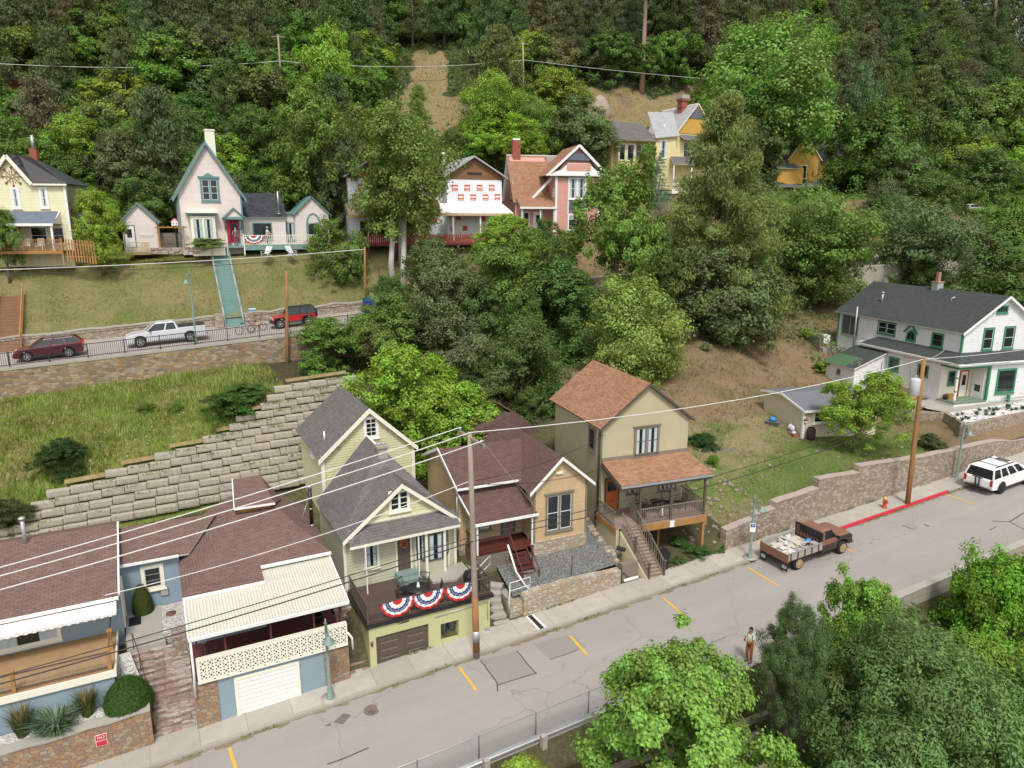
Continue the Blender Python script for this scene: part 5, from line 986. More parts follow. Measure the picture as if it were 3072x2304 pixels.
pk = hthing('picket_fence', Frame(f.wld(.1, -2.3, -1.1), 12), 'short cedar picket fence stepping down beside the lemon house porch', 'fence'); g = MB(M['cedar'])
for i in range(11): g.box(.15+i*.22,0,-.9-i*.03,.27+i*.22,.03,1.0-i*.02)
g.bar((0,.05,.6),(2.6,.05,.4), .05, .08); g.bar((0,.05,-.5),(2.6,.05,-.6), .05, .08); g.build('picket', pk, kind=None)
for k, (u_, v_) in enumerate(((-2.2,-1.2),(-3.2,-1.4))):
    g = MB(M['white']); g.box(-.28,-.25,.38,.28,.25,.43); g.hexa([(-.28,.25,.4),(.28,.25,.4),(.28,.3,.4),(-.28,.3,.4),(-.28,.38,1.05),(.28,.38,1.05),(.28,.43,1.05),(-.28,.43,1.05)])
    for a in (-.26,.24):
        for b in (-.24,.24): g.box(a,b,0,a+.04,b+.04,.42 if b < 0 else .42)
        g.box(a,-.25,.6,a+.04,.3,.64)
    g.build('porch_chair', loc=f.wld(u_, v_, -1.1), rz=R(12+8*k), label=('white porch chair nearest the corner post of the lemon house','white porch chair further along the lemon house porch')[k], cat='chair', group='chairs on the lemon house porch')
# small blush shed and birdhouse
f = Frame(att(372, 732, 79), 22); f.o.z -= .3; H = hthing('shed', f, 'small blush coloured gabled garden shed beside the garden', 'shed'); q = lambda x, y: f.fr(*z1(x, y), 0)
gable_walls(H, M['sid_church'], 0, 3.0, 0, 3.5, -.5, 2.5, 4.1); gable_roof(H, M['shing_ltgreen'], M['teal'], 0, 3.0, -.2, 3.7, 2.5, 4.1, oh=.25, th=.1, barge=.12); door(H, BF(0), .15, 0, 1.0, 2.0, M['white'], M['taupe'], glassy=True); g = MB(M['white']); g.box(1.5,-.05,1.1,2.6,0,1.16)
for i in range(12): g.box(1.52+i*.09,-.05,.95,1.56+i*.09,0,1.25)
g.build('wall_rack', H)
bh = hthing('birdhouse', Frame(f.wld(4.6, .5, 0), 22), 'white birdhouse with red roof on a tall dark post near the shed', 'birdhouse'); g = MB(M['black']); g.box(-.06,-.06,-.5,.06,.06,2.0); g.build('post', bh); g = MB(M['white']); g.prism([(-.3,2.0),(.3,2.0),(.3,2.45),(0,2.75),(-.3,2.45)], 'y', -.25, .25); g.m(M['black'])
for a in (-.15,.15): g.box(a-.05,-.26,2.15,a+.05,-.25,2.25)
g.build('box', bh); g = MB(M['redpaint']); g.slab([(-.42,-.32,2.38),(0,-.32,2.8),(0,.32,2.8),(-.42,.32,2.38)], .04); g.slab([(0,-.32,2.8),(.42,-.32,2.38),(.42,.32,2.38),(0,.32,2.8)], .04); g.build('roof', bh)
# garden bits between shed and church house
fg = Frame(f.wld(3.4, -.6, -.1), 22); e = hthing('garden_fence', fg, 'low brown board fence behind the vegetable garden', 'fence'); g = MB(M['oldwood'])
for i in range(24): g.box(-1.4+i*.15,1.4,0,-1.4+i*.15+.13,1.44,1.4)
g.build('board', e); e = hthing('pergola', Frame(fg.wld(-.3,-.6,0), 22), 'small rustic cedar pergola beside the blush gothic house', 'pergola'); g = MB(M['cedar'])
for a in (0, 2.2): g.box(a,-.06,-.2,a+.12,.06,1.9); g.box(a,.8,-.2,a+.12,.92,1.9)
g.box(-.2,-.08,1.9,2.6,.06,2.02); g.box(-.2,.8,1.9,2.6,.94,2.02)
for i in range(6): g.box(i*.45,-.2,2.02,i*.45+.06,1.1,2.1)
g.build('frame', e)
e = hthing('lattice_panel', Frame(fg.wld(-2.7,-1.6,-.55), 22), 'tan wooden lattice panel at the edge of the dry lawn', 'lattice'); g = MB(wood('lattice_tan', (.45,.33,.17), 'x'))
for i in range(9): g.bar((.0+i*.18,0,0),(min(1.6,i*.18+1.1),0,min(1.1,1.6-i*.18)), .05, .02, (0,1,0)); g.bar((i*.18,.03,min(1.1,i*.18)) if i else (.0,.03,.1),(min(1.6,i*.18+.9),.03,0), .05, .02, (0,1,0))
g.box(-.05,-.03,0,0,.05,1.15); g.box(1.6,-.03,0,1.65,.05,1.15); g.box(0,-.03,1.1,1.6,.05,1.15); g.build('lattice', e)
rng = random.Random(12); e = hthing('rock_wall', Frame(fg.wld(-1.0,-1.8,-.5), 20), 'low dry stacked row of flat pinkish rocks edging the garden', 'rock wall'); g = MB(M['stone_step'])
for r_ in range(3):
    x = 0
    while x < 4.4: L_ = rng.uniform(.35,.8); g.box(x,rng.uniform(-.08,.05),r_*.2,x+L_-.03,.5,r_*.2+.18); x += L_
g.build('rocks', e)
# ---- gothic church-like house
f = Frame(att(545, 740, 78), 27); H = hthing('house', f, 'steep gabled blush pink gothic house with teal trim and crimson front door', 'house'); T = M['teal']
z2 = lambda x, y: (500+x/4.148, 380+y/4.148)
gable_walls(H, M['sid_church'], .1, 5.85, 0, 6.5, -.8, 5.3, 9.9, 2.97)
gable_roof(H, M['shing_ltgreen'], T, .1, 5.85, -.35, 6.8, 5.3, 9.95, 2.97, oh=.5, th=.12, barge=.34)
g = MB(M['cream']); g.box(3.3,3.0,8.5,4.2,3.7,11.3); g.box(3.25,2.95,11.3,4.25,3.75,11.45); g.build('chimney', H)
o = wpx(H, f, 'F', 0, *z2(405,635), *z2(670,935), T, tw_=.2, split=.16, ny=3, sash=M['white'], name='gothic_window'); a0, b1 = f.fr(*z2(385,635), 0); a1, _ = f.fr(*z2(645,635), 0); g = MB(T); c_ = (a0+a1)/2
g.prism([(a0,b1),(a1+.05,b1),(a1+.05,b1+.15),(c_+.5,b1+.15),(c_,b1+.5),(c_-.5,b1+.15),(a0,b1+.15)], 'y', -.12, 0); g.build('pediment', o)
a0, b1 = f.fr(*z2(285,1130), 0); a1, b0 = f.fr(*z2(615,1400), 0); g = MB(M['cream']); g.box(a0,-.7,b0-.9,a1,0,b1+.15); o = g.build('bay', H); window(o, BF(-.7), a0+.15, b0, a1-.15, b1-.05, M['cream'], tw_=.12, split=.2, ny=2, sash=T, curtain=True)
g = MB(T); g.box(a0-.25,-1.0,b1+.3,a1+.25,0,b1+.42); g.m(M['cream']).box(a0-.35,-1.05,b1+.42,a1+.35,0,b1+.52); g.m(T).box(a0+.1,-.72,b0-.75,a1-.1,-.7,b0-.2); g.build('cornice', o)
a0, b0 = f.fr(*z2(790,1450), 0); a1, b1 = f.fr(*z2(905,1160), 0); crim = plain('crimson_paint', (.42,.015,.05), .45); door(H, BF(0), 4.6, .35, 5.4, 2.55, crim, T, glassy=True, gl=(.25,.5,.8,.85))
g = MB(crim); g.box(4.3,-.5,.35,4.5,0,2.6); g.build('door_side_panel', H)
g = MB(M['shing_ltgreen']); g.slab([(3.9,-1.2,2.75),(4.95,-1.2,3.75),(4.95,0,3.75),(3.9,0,2.75)], .1, T); g.slab([(4.95,-1.2,3.75),(6.1,-1.2,2.7),(6.1,0,2.7),(4.95,0,3.75)], .1, T); g.m(M['sid_church']).prism([(4.2,2.85),(5.75,2.85),(4.95,3.6)], 'y', -1.05, -1.0); g.m(T).box(4.1,-1.1,2.6,5.85,-1.0,2.85)
for a in (4.15, 5.65): g.bar((a,-.05,1.6),(a,-1.0,2.6), .1, .1)
g.build('door_hood', H)
g = MB(M['sid_church']); g.box(5.85,2.2,-.5,10.4,6.5,2.75); g.box(10.4,3.2,-.5,11.6,6.5,3.2); g.prism([(11.6,-.5),(15.2,-.5),(15.2,3.2),(13.4,4.9),(11.6,3.2)], 'y', 3.0, 6.5); g.build('wing', H)
g = MB(M['shing_dark']); g.slab([(5.9,1.9,2.8),(10.6,1.9,2.8),(10.6,5.4,5.4),(5.9,5.4,5.4)], .1, M['white']); o = g.build('wing_roof', H)
g = MB(T); g.bar((10.4,3.1,3.3),(11.9,3.1,3.3), .3, .2); g.slab([(11.3,2.75,3.05),(13.4,2.75,5.1),(13.4,6.7,5.1),(11.3,6.7,3.05)], .1); g.slab([(13.4,2.75,5.1),(15.5,2.75,3.05),(15.5,6.7,3.05),(13.4,6.7,5.1)], .1); g.build('gable_roof', H)
g = MB(M['steel']); p_ = f.fr(*z2(1400,1090), 2.3); g.tube([(p_[0],2.4,3.2),(p_[0],2.4,5.6)], .1); g.lathe([(.32,0),(.3,.04),(.12,.1)], (p_[0],2.4,3.15)); g.m(M['black']).lathe([(.14,0),(.14,.2)], (p_[0],2.4,5.6)); g.build('stove_pipe', o)
window(H, BF(2.2), 7.0, .5, 9.0, 2.3, T, ny=1, tw_=.1, name='picture_window'); window(H, BF(3.2), 10.6, .4, 11.5, 2.3, T, ny=1, curtain=True)
g = MB(T); archpoly(BF(3.0), 12.7, 14.3, .3, 3.3, 0, .06, g, sharp=1.6); o = g.build('pointed_window', H); g = MB(M['glass']); archpoly(BF(3.0), 12.95, 14.05, .3, 2.2, .06, .07, g, sharp=.6); g.build('pane', o); g = MB(M['sid_church']); archpoly(BF(3.0), 12.95, 14.05, 2.2, 3.05, .06, .072, g, sharp=1.5); g.build('tympanum', o)
corner(H, T, [(.1,0),(5.85,0)], -.5, 5.2, .14)
dkf = hthing('deck', Frame(f.wld(5.4, -.6, .0), 27), 'long teal deck with white balusters in front of the blush gothic house', 'deck'); g = MB(M['tealdeck']); g.box(-1.3,-.7,-.15,8.2,2.75,.05); g.box(.2,-.75,-.4,8.2,-.7,.03); g.build('floor', dkf)
baluster_rail(dkf, (.3,-.68,.05), (8.1,-.68,.05), M['cream'], 1.0, .19, bw=.06); baluster_rail(dkf, (-1.3,-.7,.05), (-1.3,.4,.05), M['cream'], 1.0, .19, bw=.05)
for a in (2.4, 5.2, 8.0): post(dkf, M['oldwood'], a, -.6, -1.4, -.2, .12)
for a in (-1.35,.25): post(dkf, M['cream'], a, -.75, -.9, 1.2, .1)
CH = f
# bunting, adirondack chairs, planter
def bunting(loc, rz, w_, hgt, label, group):
    e = empty('bunting', loc, rz, label, 'bunting', group); n = 15
    cols = [(0,.28,M['redpaint']),(.28,.5,M['white']),(.5,.72,M['navy']),(.72,.86,M['white']),(.86,1.0,M['redpaint'])]; mb = MB()
    def P(r, k):
        a = pi*k/n; fl = .035*(1 if k % 2 else -1)*r; return (-.5*w_*cos(a)*r, -.03+fl, -hgt*sin(a)*r)
    for r0, r1, m_ in cols:
        mb.m(m_)
        for k in range(n):
            if r0 == 0: mb.face([P(0,k),P(r1,k),P(r1,k+1)])
            else: mb.face([P(r0,k),P(r1,k),P(r1,k+1),P(r0,k+1)])
    mb.build('cloth', e); mb = MB(M['white'])
    for k in range(n):
        a = pi*(k+.5)/n; c = V3((-.5*w_*cos(a)*.61, -.055, -hgt*sin(a)*.61)); r_ = w_*.022
        mb.face([c+V3((r_*(1 if j % 2 else .42)*cos(j*pi/5), -.008, r_*(1 if j % 2 else .42)*sin(j*pi/5))) for j in range(10)])
    mb.build('stars', e); return e
M['navy'] = plain('navy_cloth', (.03,.05,.18), .8)
bunting(dkf.matrix_world@V3((0,0,0)) if False else f.wld(6.6,-1.35,1.0), TH, 2.0, .8, 'red white and blue bunting on the teal deck of the gothic house', None)
for i, (px_, nm) in enumerate(((1192,'leftmost of the three stars-and-stripes bunting fans on the green house balcony'),(1285,'middle of the three bunting fans on the green house balcony'),(1382,'rightmost bunting fan on the green house balcony beside the utility pole'))):
    u_ = gf.fr(px_, 1800, -.03)[0]; bunting(gf.wld(u_, -.04, FL+.93), TH, 1.68, .86, nm, 'bunting fans on the green house balcony')
for k, u_ in enumerate((7.6, 9.9)):
    g = MB(plain('chair_white', (.6,.62,.6), .6)); sg = 1 if k else -1
    for i in range(6): g.bar((-.25+i*.1,0,.3),(-.3+i*.12,.55,1.0), .085, .02)
    for i in range(5): g.box(-.3,-.55+i*.12,.28+.0*i,.3,-.45+i*.12,.3)
    for a in (-.33,.31): g.box(a,-.55,0,a+.03,-.5,.5); g.box(a-.05,-.6,.5,a+.08,.3,.53); g.bar((a,-.5,.25),(a,.4,.02), .03, .1)
    g.build('garden_chair', loc=f.wld(u_,-2.6,-1.0), rz=TH+R(-40 if k == 0 else 25), label=('pale slatted garden chair below the left part of the teal deck','pale slatted garden chair below the right part of the teal deck')[k], cat='chair', group='garden chairs below the teal deck')
e = hthing('planter_box', Frame(f.wld(.9,-1.9,-.55), 27), 'white wooden planter box full of green plants under the bay window', 'planter'); g = MB(M['cream']); g.box(0,0,-.3,2.9,.9,.45); g.build('box', e); PLB = f.wld(2.3,-1.5,-.1)
# green stairs
sb = att(703, 980, 69.4); s_c = st(sb)[0]; gs = hthing('stairs', Frame(S(s_c-.75, 68.7, zg(s_c, 69.0)+.05), 27), 'long straight teal green stairs climbing the dry lawn to the gothic house', 'stairs')
rise = (f.o.z-.1)-gs.location.z; run = 9.3; n = 32
for i in range(n): g = MB(M['tealdeck']); g.box(0,run*i/n,rise*i/n-.3,1.5,run*(i+1)/n+.03,rise*(i+1)/n); g.build('step', gs)
for k in (-.1, 1.5):
    g = MB(M['conc']); g.hexa([(k,0,-.6),(k+.1,0,-.6),(k+.1,run,rise-.6),(k,run,rise-.6),(k,0,.3),(k+.1,0,.3),(k+.1,run,rise+.3),(k,run,rise+.3)]); g.build('side_wall', gs)
    g = MB(M['tealdeck']); g.bar((k+.05,0,1.0),(k+.05,run,rise+1.0), .05, .05)
    for j in range(6): y = run*j/5; g.box(k+.02,y-.03,rise*j/5,k+.08,y+.03,rise*j/5+1.0)
    g.build('handrail', gs)
g = MB(M['stone_pink']); g.box(-.9,-.1,-.4,-.15,1.6,1.1); g.box(1.65,-.1,-.4,2.4,1.6,1.1); g.build('side_pier', gs)
g = MB(M['bluep']); g.box(-.3,-.2,0,.3,.2,.35); g.m(M['white']).box(-.31,-.21,.35,.31,.21,.4); p_ = att(757, 935, 69.9); g.build('cooler', loc=S(*st(p_), zg(*st(p_))), rz=TH, label='blue cooler box on the lawn edge right of the green stairs', cat='cooler')
# wooden stairs at the far left
wb_ = att(28, 1045, 69.3); s_c = st(wb_)[0]; ws = hthing('stairs', Frame(S(s_c-.9, 68.5, zg(s_c, 69)+.05), 27), 'brown wooden stairs with cedar railings at the left end of the lawn', 'stairs')
for i in range(18): g = MB(wood('tread_brown', (.25,.14,.08), 'x') if i == 0 else ws_m); ws_m = g.mats[0]; g.box(0,.32*i,.22*i-.04,1.8,.32*i+.3,.22*(i+1)-.02); g.build('step', ws)
for k in (0,1.8): baluster_rail(ws, (k,0,.1), (k,5.8,4.0), M['cedar'], 1.0, .3, name='stair_railing', bw=.05, rail=.08)
# ---- house wrapped in sheeting
f = Frame(att(1507, 685, 79), 22); H = hthing('house', f, 'house under renovation wrapped in white sheeting with a red picket deck', 'house')
g = MB(M['wrap']); g.box(-6.9,0,-1.5,-.05,7,6.1); g.box(-18.2,.3,-1.5,-12.2,7,5.9); g.box(-12.2,1.5,-1.5,-6.9,7,4.5); g.build('wall', H)
g = MB(M['boards']); g.prism([(-6.9,5.6),(-.05,5.6),(-.05,6.1),(-3.7,8.1),(-6.9,6.1)], 'y', -.03, 7); g.prism([(-18.2,5.5),(-12.2,5.5),(-12.2,5.9),(-15.2,7.7),(-18.2,5.9)], 'y', .27, 7); g.box(-10.5,1.4,1.6,-6.9,1.5,3.0); g.build('gable_boards', H)
g = MB(M['black']); g.box(-4.4,-.06,6.15,-2.6,-.03,6.4); g.build('gable_gap', H)
gable_roof(H, M['shing_pale'], M['galv'], -6.9, -.05, -.5, 7.5, 6.15, 8.2, -3.6, oh=.6, th=.12); gable_roof(H, M['shing_pale'], M['galv'], -18.2, -12.2, -.2, 7.5, 5.95, 7.8, -15.2, oh=.5, th=.12)
g = MB(M['shing_pale']); g.slab([(-12.5,1.2,4.4),(-6.5,1.2,4.4),(-6.5,4.5,6.6),(-12.5,4.5,6.6)], .1, M['galv']); g.slab([(-12.5,4.5,6.6),(-6.5,4.5,6.6),(-6.5,7.5,5),(-12.5,7.5,5)], .1); g.m(M['white']).tube([(-6.3,3,7),(-6.3,3,8.6)], .12); g.lathe([(.2,0),(.2,.3)], (-6.3,3,8.5)); g.build('middle_roof', H)
g = MB(M['white']); g.slab([(-8.4,-2.4,1.75),(.5,-2.4,1.75),(.0,-.04,2.9),(-7.9,-.04,2.9)], .08, M['cedar']); g.m(wood('new_beam', (.55,.42,.25), 'x')).bar((-8.4,-2.4,1.6),(.5,-2.4,1.6), .14, .3); g.build('porch_roof', H)
g = MB(M['shing_plum']); g.slab([(-18.7,-1.8,1.5),(-10.4,-1.8,1.5),(-10.4,.25,2.7),(-18.7,.25,2.7)], .08, M['cedar']); g.m(M['taupe']).face([(-18.6,-1.84,1.52),(-10.5,-1.84,1.52),(-10.5,.2,2.76),(-18.6,.2,2.76)]); g.m(M['cedar']).bar((-18.7,-1.8,1.4),(-10.4,-1.8,1.4), .1, .2); g.build('porch_roof', H)
for a in (-6.9,-3.6,-.2): post(H, M['white'], a, -2.2, -1.5, 1.5, .16, 'porch_post')
for a in (-16.5,-11.2): post(H, M['white'], a, -1.7, -1.5, 1.3, .14, 'porch_post')
# red printed squares of the sheeting
M['wrapred'] = plain('print_red', (.55,.1,.07), .6); rows = [[(810,315),(897,315),(985,315),(1070,315)],[(853,382),(940,382),(1028,382),(1110,380)],[(98,245),(185,245),(330,310),(150,312),(105,382),(290,383)]]
z3 = lambda x, y: (1020+x/2.352, 430+y/2.352); g = MB(M['wrapred']); g2 = MB(M['white'])
def logo(x, y, pl):
    u_, w_ = f.fr(*z3(x, y), pl); r_ = .36; g.box(u_-r_, pl-.012, w_-r_, u_+r_, pl-.004, w_+r_); g2.box(u_-r_*.8, pl-.018, w_-r_*.1, u_+r_*.8, pl-.013, w_+r_*.45)
    g2.box(u_-r_*.8, pl-.018, w_-r_*.62, u_+r_*.8, pl-.013, w_-r_*.52); g2.box(u_-r_*.6, pl-.018, w_-r_*.85, u_+r_*.6, pl-.013, w_-r_*.74)
    text('Tough', H, (V3((0,pl-.017,0)),EX,EZ,-EY), u_, w_+.06, .25, M['wrapred'], 'printed_word', .003) if False else None
for x, y in rows[0]+rows[1]: logo(x, y, 0)
for x, y in rows[2]: logo(x, y, .3)
g.build('printed_squares', H, kind='stuff'); g2.build('printed_lines', H, kind='stuff')
g = MB(M['wrapred'])
for x, y in ((835,535),(797,605),(882,600),(1008,530),(668,542),(545,570)): u_, w_ = f.fr(*z3(x, y), 0); pl = 0 if u_ > -6.9 else 1.5; u_, w_ = f.fr(*z3(x, y), pl); g.box(u_-.3, pl-.012, w_-.3, u_+.3, pl-.004, w_+.3)
g.build('printed_squares', H, kind='stuff')
window(H, BF(.3), -17.2, -1.0, -13.4, 1.0, M['white'], tw_=.12, split=.12, ny=2); window(H, BF(1.5), -10.2, -.7, -8.7, 1.1, M['white'], tw_=.12, nx=3, ny=4, sash=M['white']); door(H, BF(0), -6.3, -1.5, -5.3, .9, M['cream'], M['white']); window(H, BF(0), -1.9, -1.2, -.7, 1.1, M['cedar'], tw_=.1, ny=2); window(H, BF(1.5), -8.9, 3.3, -7.6, 4.3, M['white'], ny=1)
dk = hthing('deck', Frame(f.wld(-17.5,-5.2,-1.5), 22), 'long red painted picket deck on posts before the sheeted house', 'deck'); g = MB(M['maroon']); g.box(0,0,-.25,17,5,0); g.build('floor', dk); rd = plain('deck_red', (.28,.045,.05), .6, var=.2); g = MB(rd)
for i in range(76):
    x = .1+i*.215; g.box(x,-.02,-.1,x+.13,.03,.95+(.12 if i % 6 == 0 else 0))
g.bar((0,.05,.75),(16.6,.05,.75), .05, .08); g.bar((0,.05,.1),(16.6,.05,.1), .05, .08); g.build('picket_railing', dk)
for a in (.3,4.5,8.5,12.5,16.5): post(dk, M['maroon'], a, .2, -4.5, -.25, .14)
e = hthing('red_stair', Frame(f.wld(.2,-2.5,-1.5), 22), 'short red picket stair railing between the sheeted and the pink houses', 'railing'); g = MB(rd)
for i in range(10): g.box(i*.2,0,.6-i*.12,i*.2+.1,.04,1.5-i*.12)
g.build('picket', e)
# ---- pink house
f = Frame(att(1678.5, 700.3, 76), 14); H = hthing('house', f, 'pink Victorian house with tan shingle roof, white trim and blue panels', 'house'); Pk = M['sid_pink']; Wh = M['white']
g = MB(Pk); g.box(-.5,0,-.7,4.9,6,7.0); g.box(-5.0,2.2,-.7,-.5,8,4.0); g.prism([(2.2,3.9),(7.9,3.9),(5.2,9.2)], 'x', -5.0, -.5); g.build('wall', H)
g = MB(Pk); g.prism([(-.5,7.0),(4.9,7.0),(2.2,10.2)], 'y', .1, 6); g.build('gable_wall', H)
zz = lambda x, y: (1480+x/2.721, 410+y/2.721)
g = MB(M['shing_tan']); g.slab([(-1.6,-.4,6.9),(2.2,-.4,10.3),(2.2,6,10.3),(-1.6,6,6.9)], .12, Wh); g.slab([(2.2,-.4,10.3),(5.8,-.4,6.95),(5.8,6,6.95),(2.2,6,10.3)], .12, Wh)
g.slab([(-5.3,1.9,3.7),(-.2,1.9,3.7),(-.2,5.4,9.5),(-5.3,5.4,9.5)], .12, Wh); g.slab([(-5.3,5.4,9.5),(3,5.4,9.5),(3,8.2,4),(-5.3,8.2,4)], .12, Wh); g.slab([(-4.9,-.1,3.1),(-.45,-.1,3.1),(-.45,2.0,4.3),(-4.9,2.0,4.3)], .1, Wh); rf = g.build('roof', H)
g = MB(Wh); g.bar((-1.6,-.45,6.85),(2.2,-.45,10.2), .06, .3); g.bar((5.8,-.45,6.9),(2.2,-.45,10.2), .06, .3); g.prism([(-1.3,6.85),(5.6,6.85),(5.4,7.1),(4.4,7.4),(3.4,8.2),(.9,8.2),(.0,7.4),(-1.0,7.1)], 'y', -.3, -.2); g.bar((-1.9,-.4,6.8),(5.9,-.4,6.8), .15, .2); g.bar((-5.0,-.15,3.0),(-.4,-.15,3.0), .1, .22); g.bar((-2.9,1.85,4.2),(-.4,1.3,6.8), .1, .3); g.build('trim', rf)
g = MB(M['shing_slate']); g.prism([(.6,8.5),(3.8,8.5),(2.9,9.3),(1.5,9.3)], 'y', -.33, -.3); g.m(Pk).box(.7,-.33,7.3,3.7,-.3,8.15); g.build('gable_panel', rf)
g = MB(M['brick']); g.box(-4.6,5.0,8.8,-3.6,5.9,11.2); g.m(Wh).box(-4.55,5.05,11.2,-3.65,5.85,11.4); g.build('chimney', H)
window(H, BF(0), 1.0, 4.0, 3.3, 6.6, Wh, tw_=.18, split=.18, ny=2, curtain=True, name='upper_window'); g = MB(M['shing_slate']); g.box(1.1,-.05,2.5,3.2,0,3.8); g.m(Wh).box(.95,-.06,2.3,1.1,0,4.0); g.box(3.2,-.06,2.3,3.35,0,4.0); g.build('blue_panel', H); window(H, BF(0), 1.0, .3, 3.3, 2.3, Wh, tw_=.15, ny=1)
g = MB(Wh)
for i in range(9): g.box(1.15+i*.23,-.08,1.7,1.22+i*.23,-.05,2.2)
g.box(1.1,-.08,1.65,3.2,-.05,1.7); g.box(1.1,-.08,1.9,3.2,-.05,1.95); g.build('spindle_screen', H)
corner(H, Wh, [(-.5,0),(4.9,0)], -.7, 6.8, .25); g = MB(M['taupe']); g.box(-.5,-.06,6.55,4.9,0,6.75); g.build('frieze', H)
for a in (-4.7,-2.4,-.7): post(H, Wh, a, .1, .3, 2.9, .14, 'porch_post')
g = MB(Wh); g.box(-4.9,0,-.1,-.5,2.2,.3); g.build('porch_floor', H); window(H, BF(2.2), -4.0, .5, -3.2, 2.6, Wh, ny=1); door(H, BF(2.2), -2.6, .3, -1.6, 2.5, Wh, Wh, glassy=True); window(H, BL(-5.0), 3.2, 4.2, 4.2, 6.2, Wh); window(H, BL(-5.0), 4.6, .8, 5.6, 3.0, Wh)
g = MB(Wh); archpoly(BL(-.5), .3, 1.3, 4.3, 5.4, 0, .05, g); g.build('arched_window', H)
st_ = hthing('steps', Frame(f.wld(-1.3,-2.2,-1.2), 14), 'brown wooden porch steps with solid side rails at the pink house', 'stairs')
for i in range(7): g = MB(M['oldwood']); g.box(0,i*.32,i*.22,1.0,i*.32+.3,i*.22+.05); g.build('tread', st_)
g = MB(M['cedar'])
for k in (-.06,1.0):
    for i in range(14): g.box(k,i*.16,i*.11,k+.06,i*.16+.12,i*.11+.95)
g.build('side_rail', st_)
# ---- yellow Victorian, part hidden by the pine
f = Frame(att(2025.9, 483, 84), 27); H = hthing('house', f, 'butter yellow Victorian house with pale slate roof and tall red chimney', 'house'); By = M['sid_butter']
g = MB(By); g.box(-3.6,0,-4,0,8,3.3); g.prism([(0,3.3),(8,3.3),(4.0,8.0)], 'y', .6, 8); g.box(0,.6,-4,8,8,3.3); g.box(-10,1.5,-4,-3.6,8,2.7); g.box(-9.6,.5,-1.5,-6.6,1.5,2.2); g.build('wall', H)
g = MB(M['shing_pale']); g.slab([(-.5,-.4,3.3),(-3.7,.0,2.9),(-2.2,5,7.4),(3.8,5,8.3),(3.6,-.2,8.0)], .12, M['cream']) if False else None
g.slab([(-.6,.2,3.1),(3.9,.2,8.1),(3.9,8.2,8.1),(-.6,8.2,3.1)], .14, M['cream']); g.slab([(3.9,.2,8.1),(8.4,.2,3.1),(8.4,8.2,3.1),(3.9,8.2,8.1)], .14, M['cream']); g.slab([(-3.9,-.4,2.9),(.3,-.4,3.4),(2.5,4.0,7.2),(-2.2,4.0,7.0)], .12, M['cream']); rf = g.build('roof', H)
g = MB(M['shing_grey']); g.slab([(-10.6,-.2,2.3),(-3.4,-.2,2.6),(-3.4,3.8,5.3),(-8.4,3.8,5.3)], .12, M['cream']); g.slab([(-10.6,-.2,2.3),(-8.4,3.8,5.3),(-10.8,8,2.2)], .12, M['cream']); g.slab([(-9.9,-.3,2.5),(-6.4,-.3,2.5),(-7.2,.8,3.6),(-9.2,.8,3.6)], .1, M['cream']); g.build('side_roof', H)
g = MB(M['brick']); u_, w_ = f.fr(2048, 330, 3.0); g.box(u_-.5,2.6,w_-1.5,u_+.5,3.6,w_+1.2); g.box(u_-.65,2.45,w_+1.2,u_+.65,3.75,w_+1.5); g.box(u_-.6,2.5,w_+.3,u_+.6,3.7,w_+.5); g.m(M['conc']).box(u_-.7,2.4,w_+1.5,u_+.7,3.8,w_+2.0); g.build('chimney', H)
g = MB(M['sid_gold']); g.prism([(.9,3.9),(7.0,3.9),(3.95,7.2)], 'y', .52, .6); g.m(M['shing_slate']).prism([(2.4,6.0),(5.5,6.0),(3.95,7.4)], 'y', .45, .52); g.build('gable_panel', H)
window(H, BF(0), -2.9, .3, -1.6, 2.7, M['cream'], curtain=True); window(H, BF(.5), -9.4, -.2, -8.4, 2.0, M['cream'], ny=2, sash=M['teal']); window(H, BF(.5), -8.1, -.2, -6.9, 2.0, M['cream'], ny=2, sash=M['teal']); window(H, BF(.6), 1.8, .3, 3.2, 2.8, M['cream'], ny=2); window(H, BF(1.5), -5.9, .2, -4.9, 2.2, M['cream'], ny=2)
g = MB(M['shing_grey']); g.slab([(-2.2,-2.4,-.6),(7,-2.4,-.6),(7,.5,.8),(-1.0,-.05,.6)], .1, M['cream']); g.slab([(1.0,-.6,3.0),(5.5,-.6,3.0),(5.5,.6,3.7),(1.0,.6,3.7)], .1, M['cream']); g.build('porch_roof', H)
for a in (-2.0,1.2,4.4): post(H, M['white'], a, -2.2, -4.3, -.8, .16, 'porch_post')
g = MB(M['cream']); g.box(-2.3,-2.4,-4.6,7,0,-4.2); g.build('porch_floor', H); baluster_rail(H, (-2.0,-2.2,-4.2), (7,-2.2,-4.2), M['cream'], 1.0, .25, name='porch_railing', bw=.06); g = MB(M['stone_pink']); g.box(-2.2,-2.2,-7.5,7,0,-4.6); g.build('foundation', H)
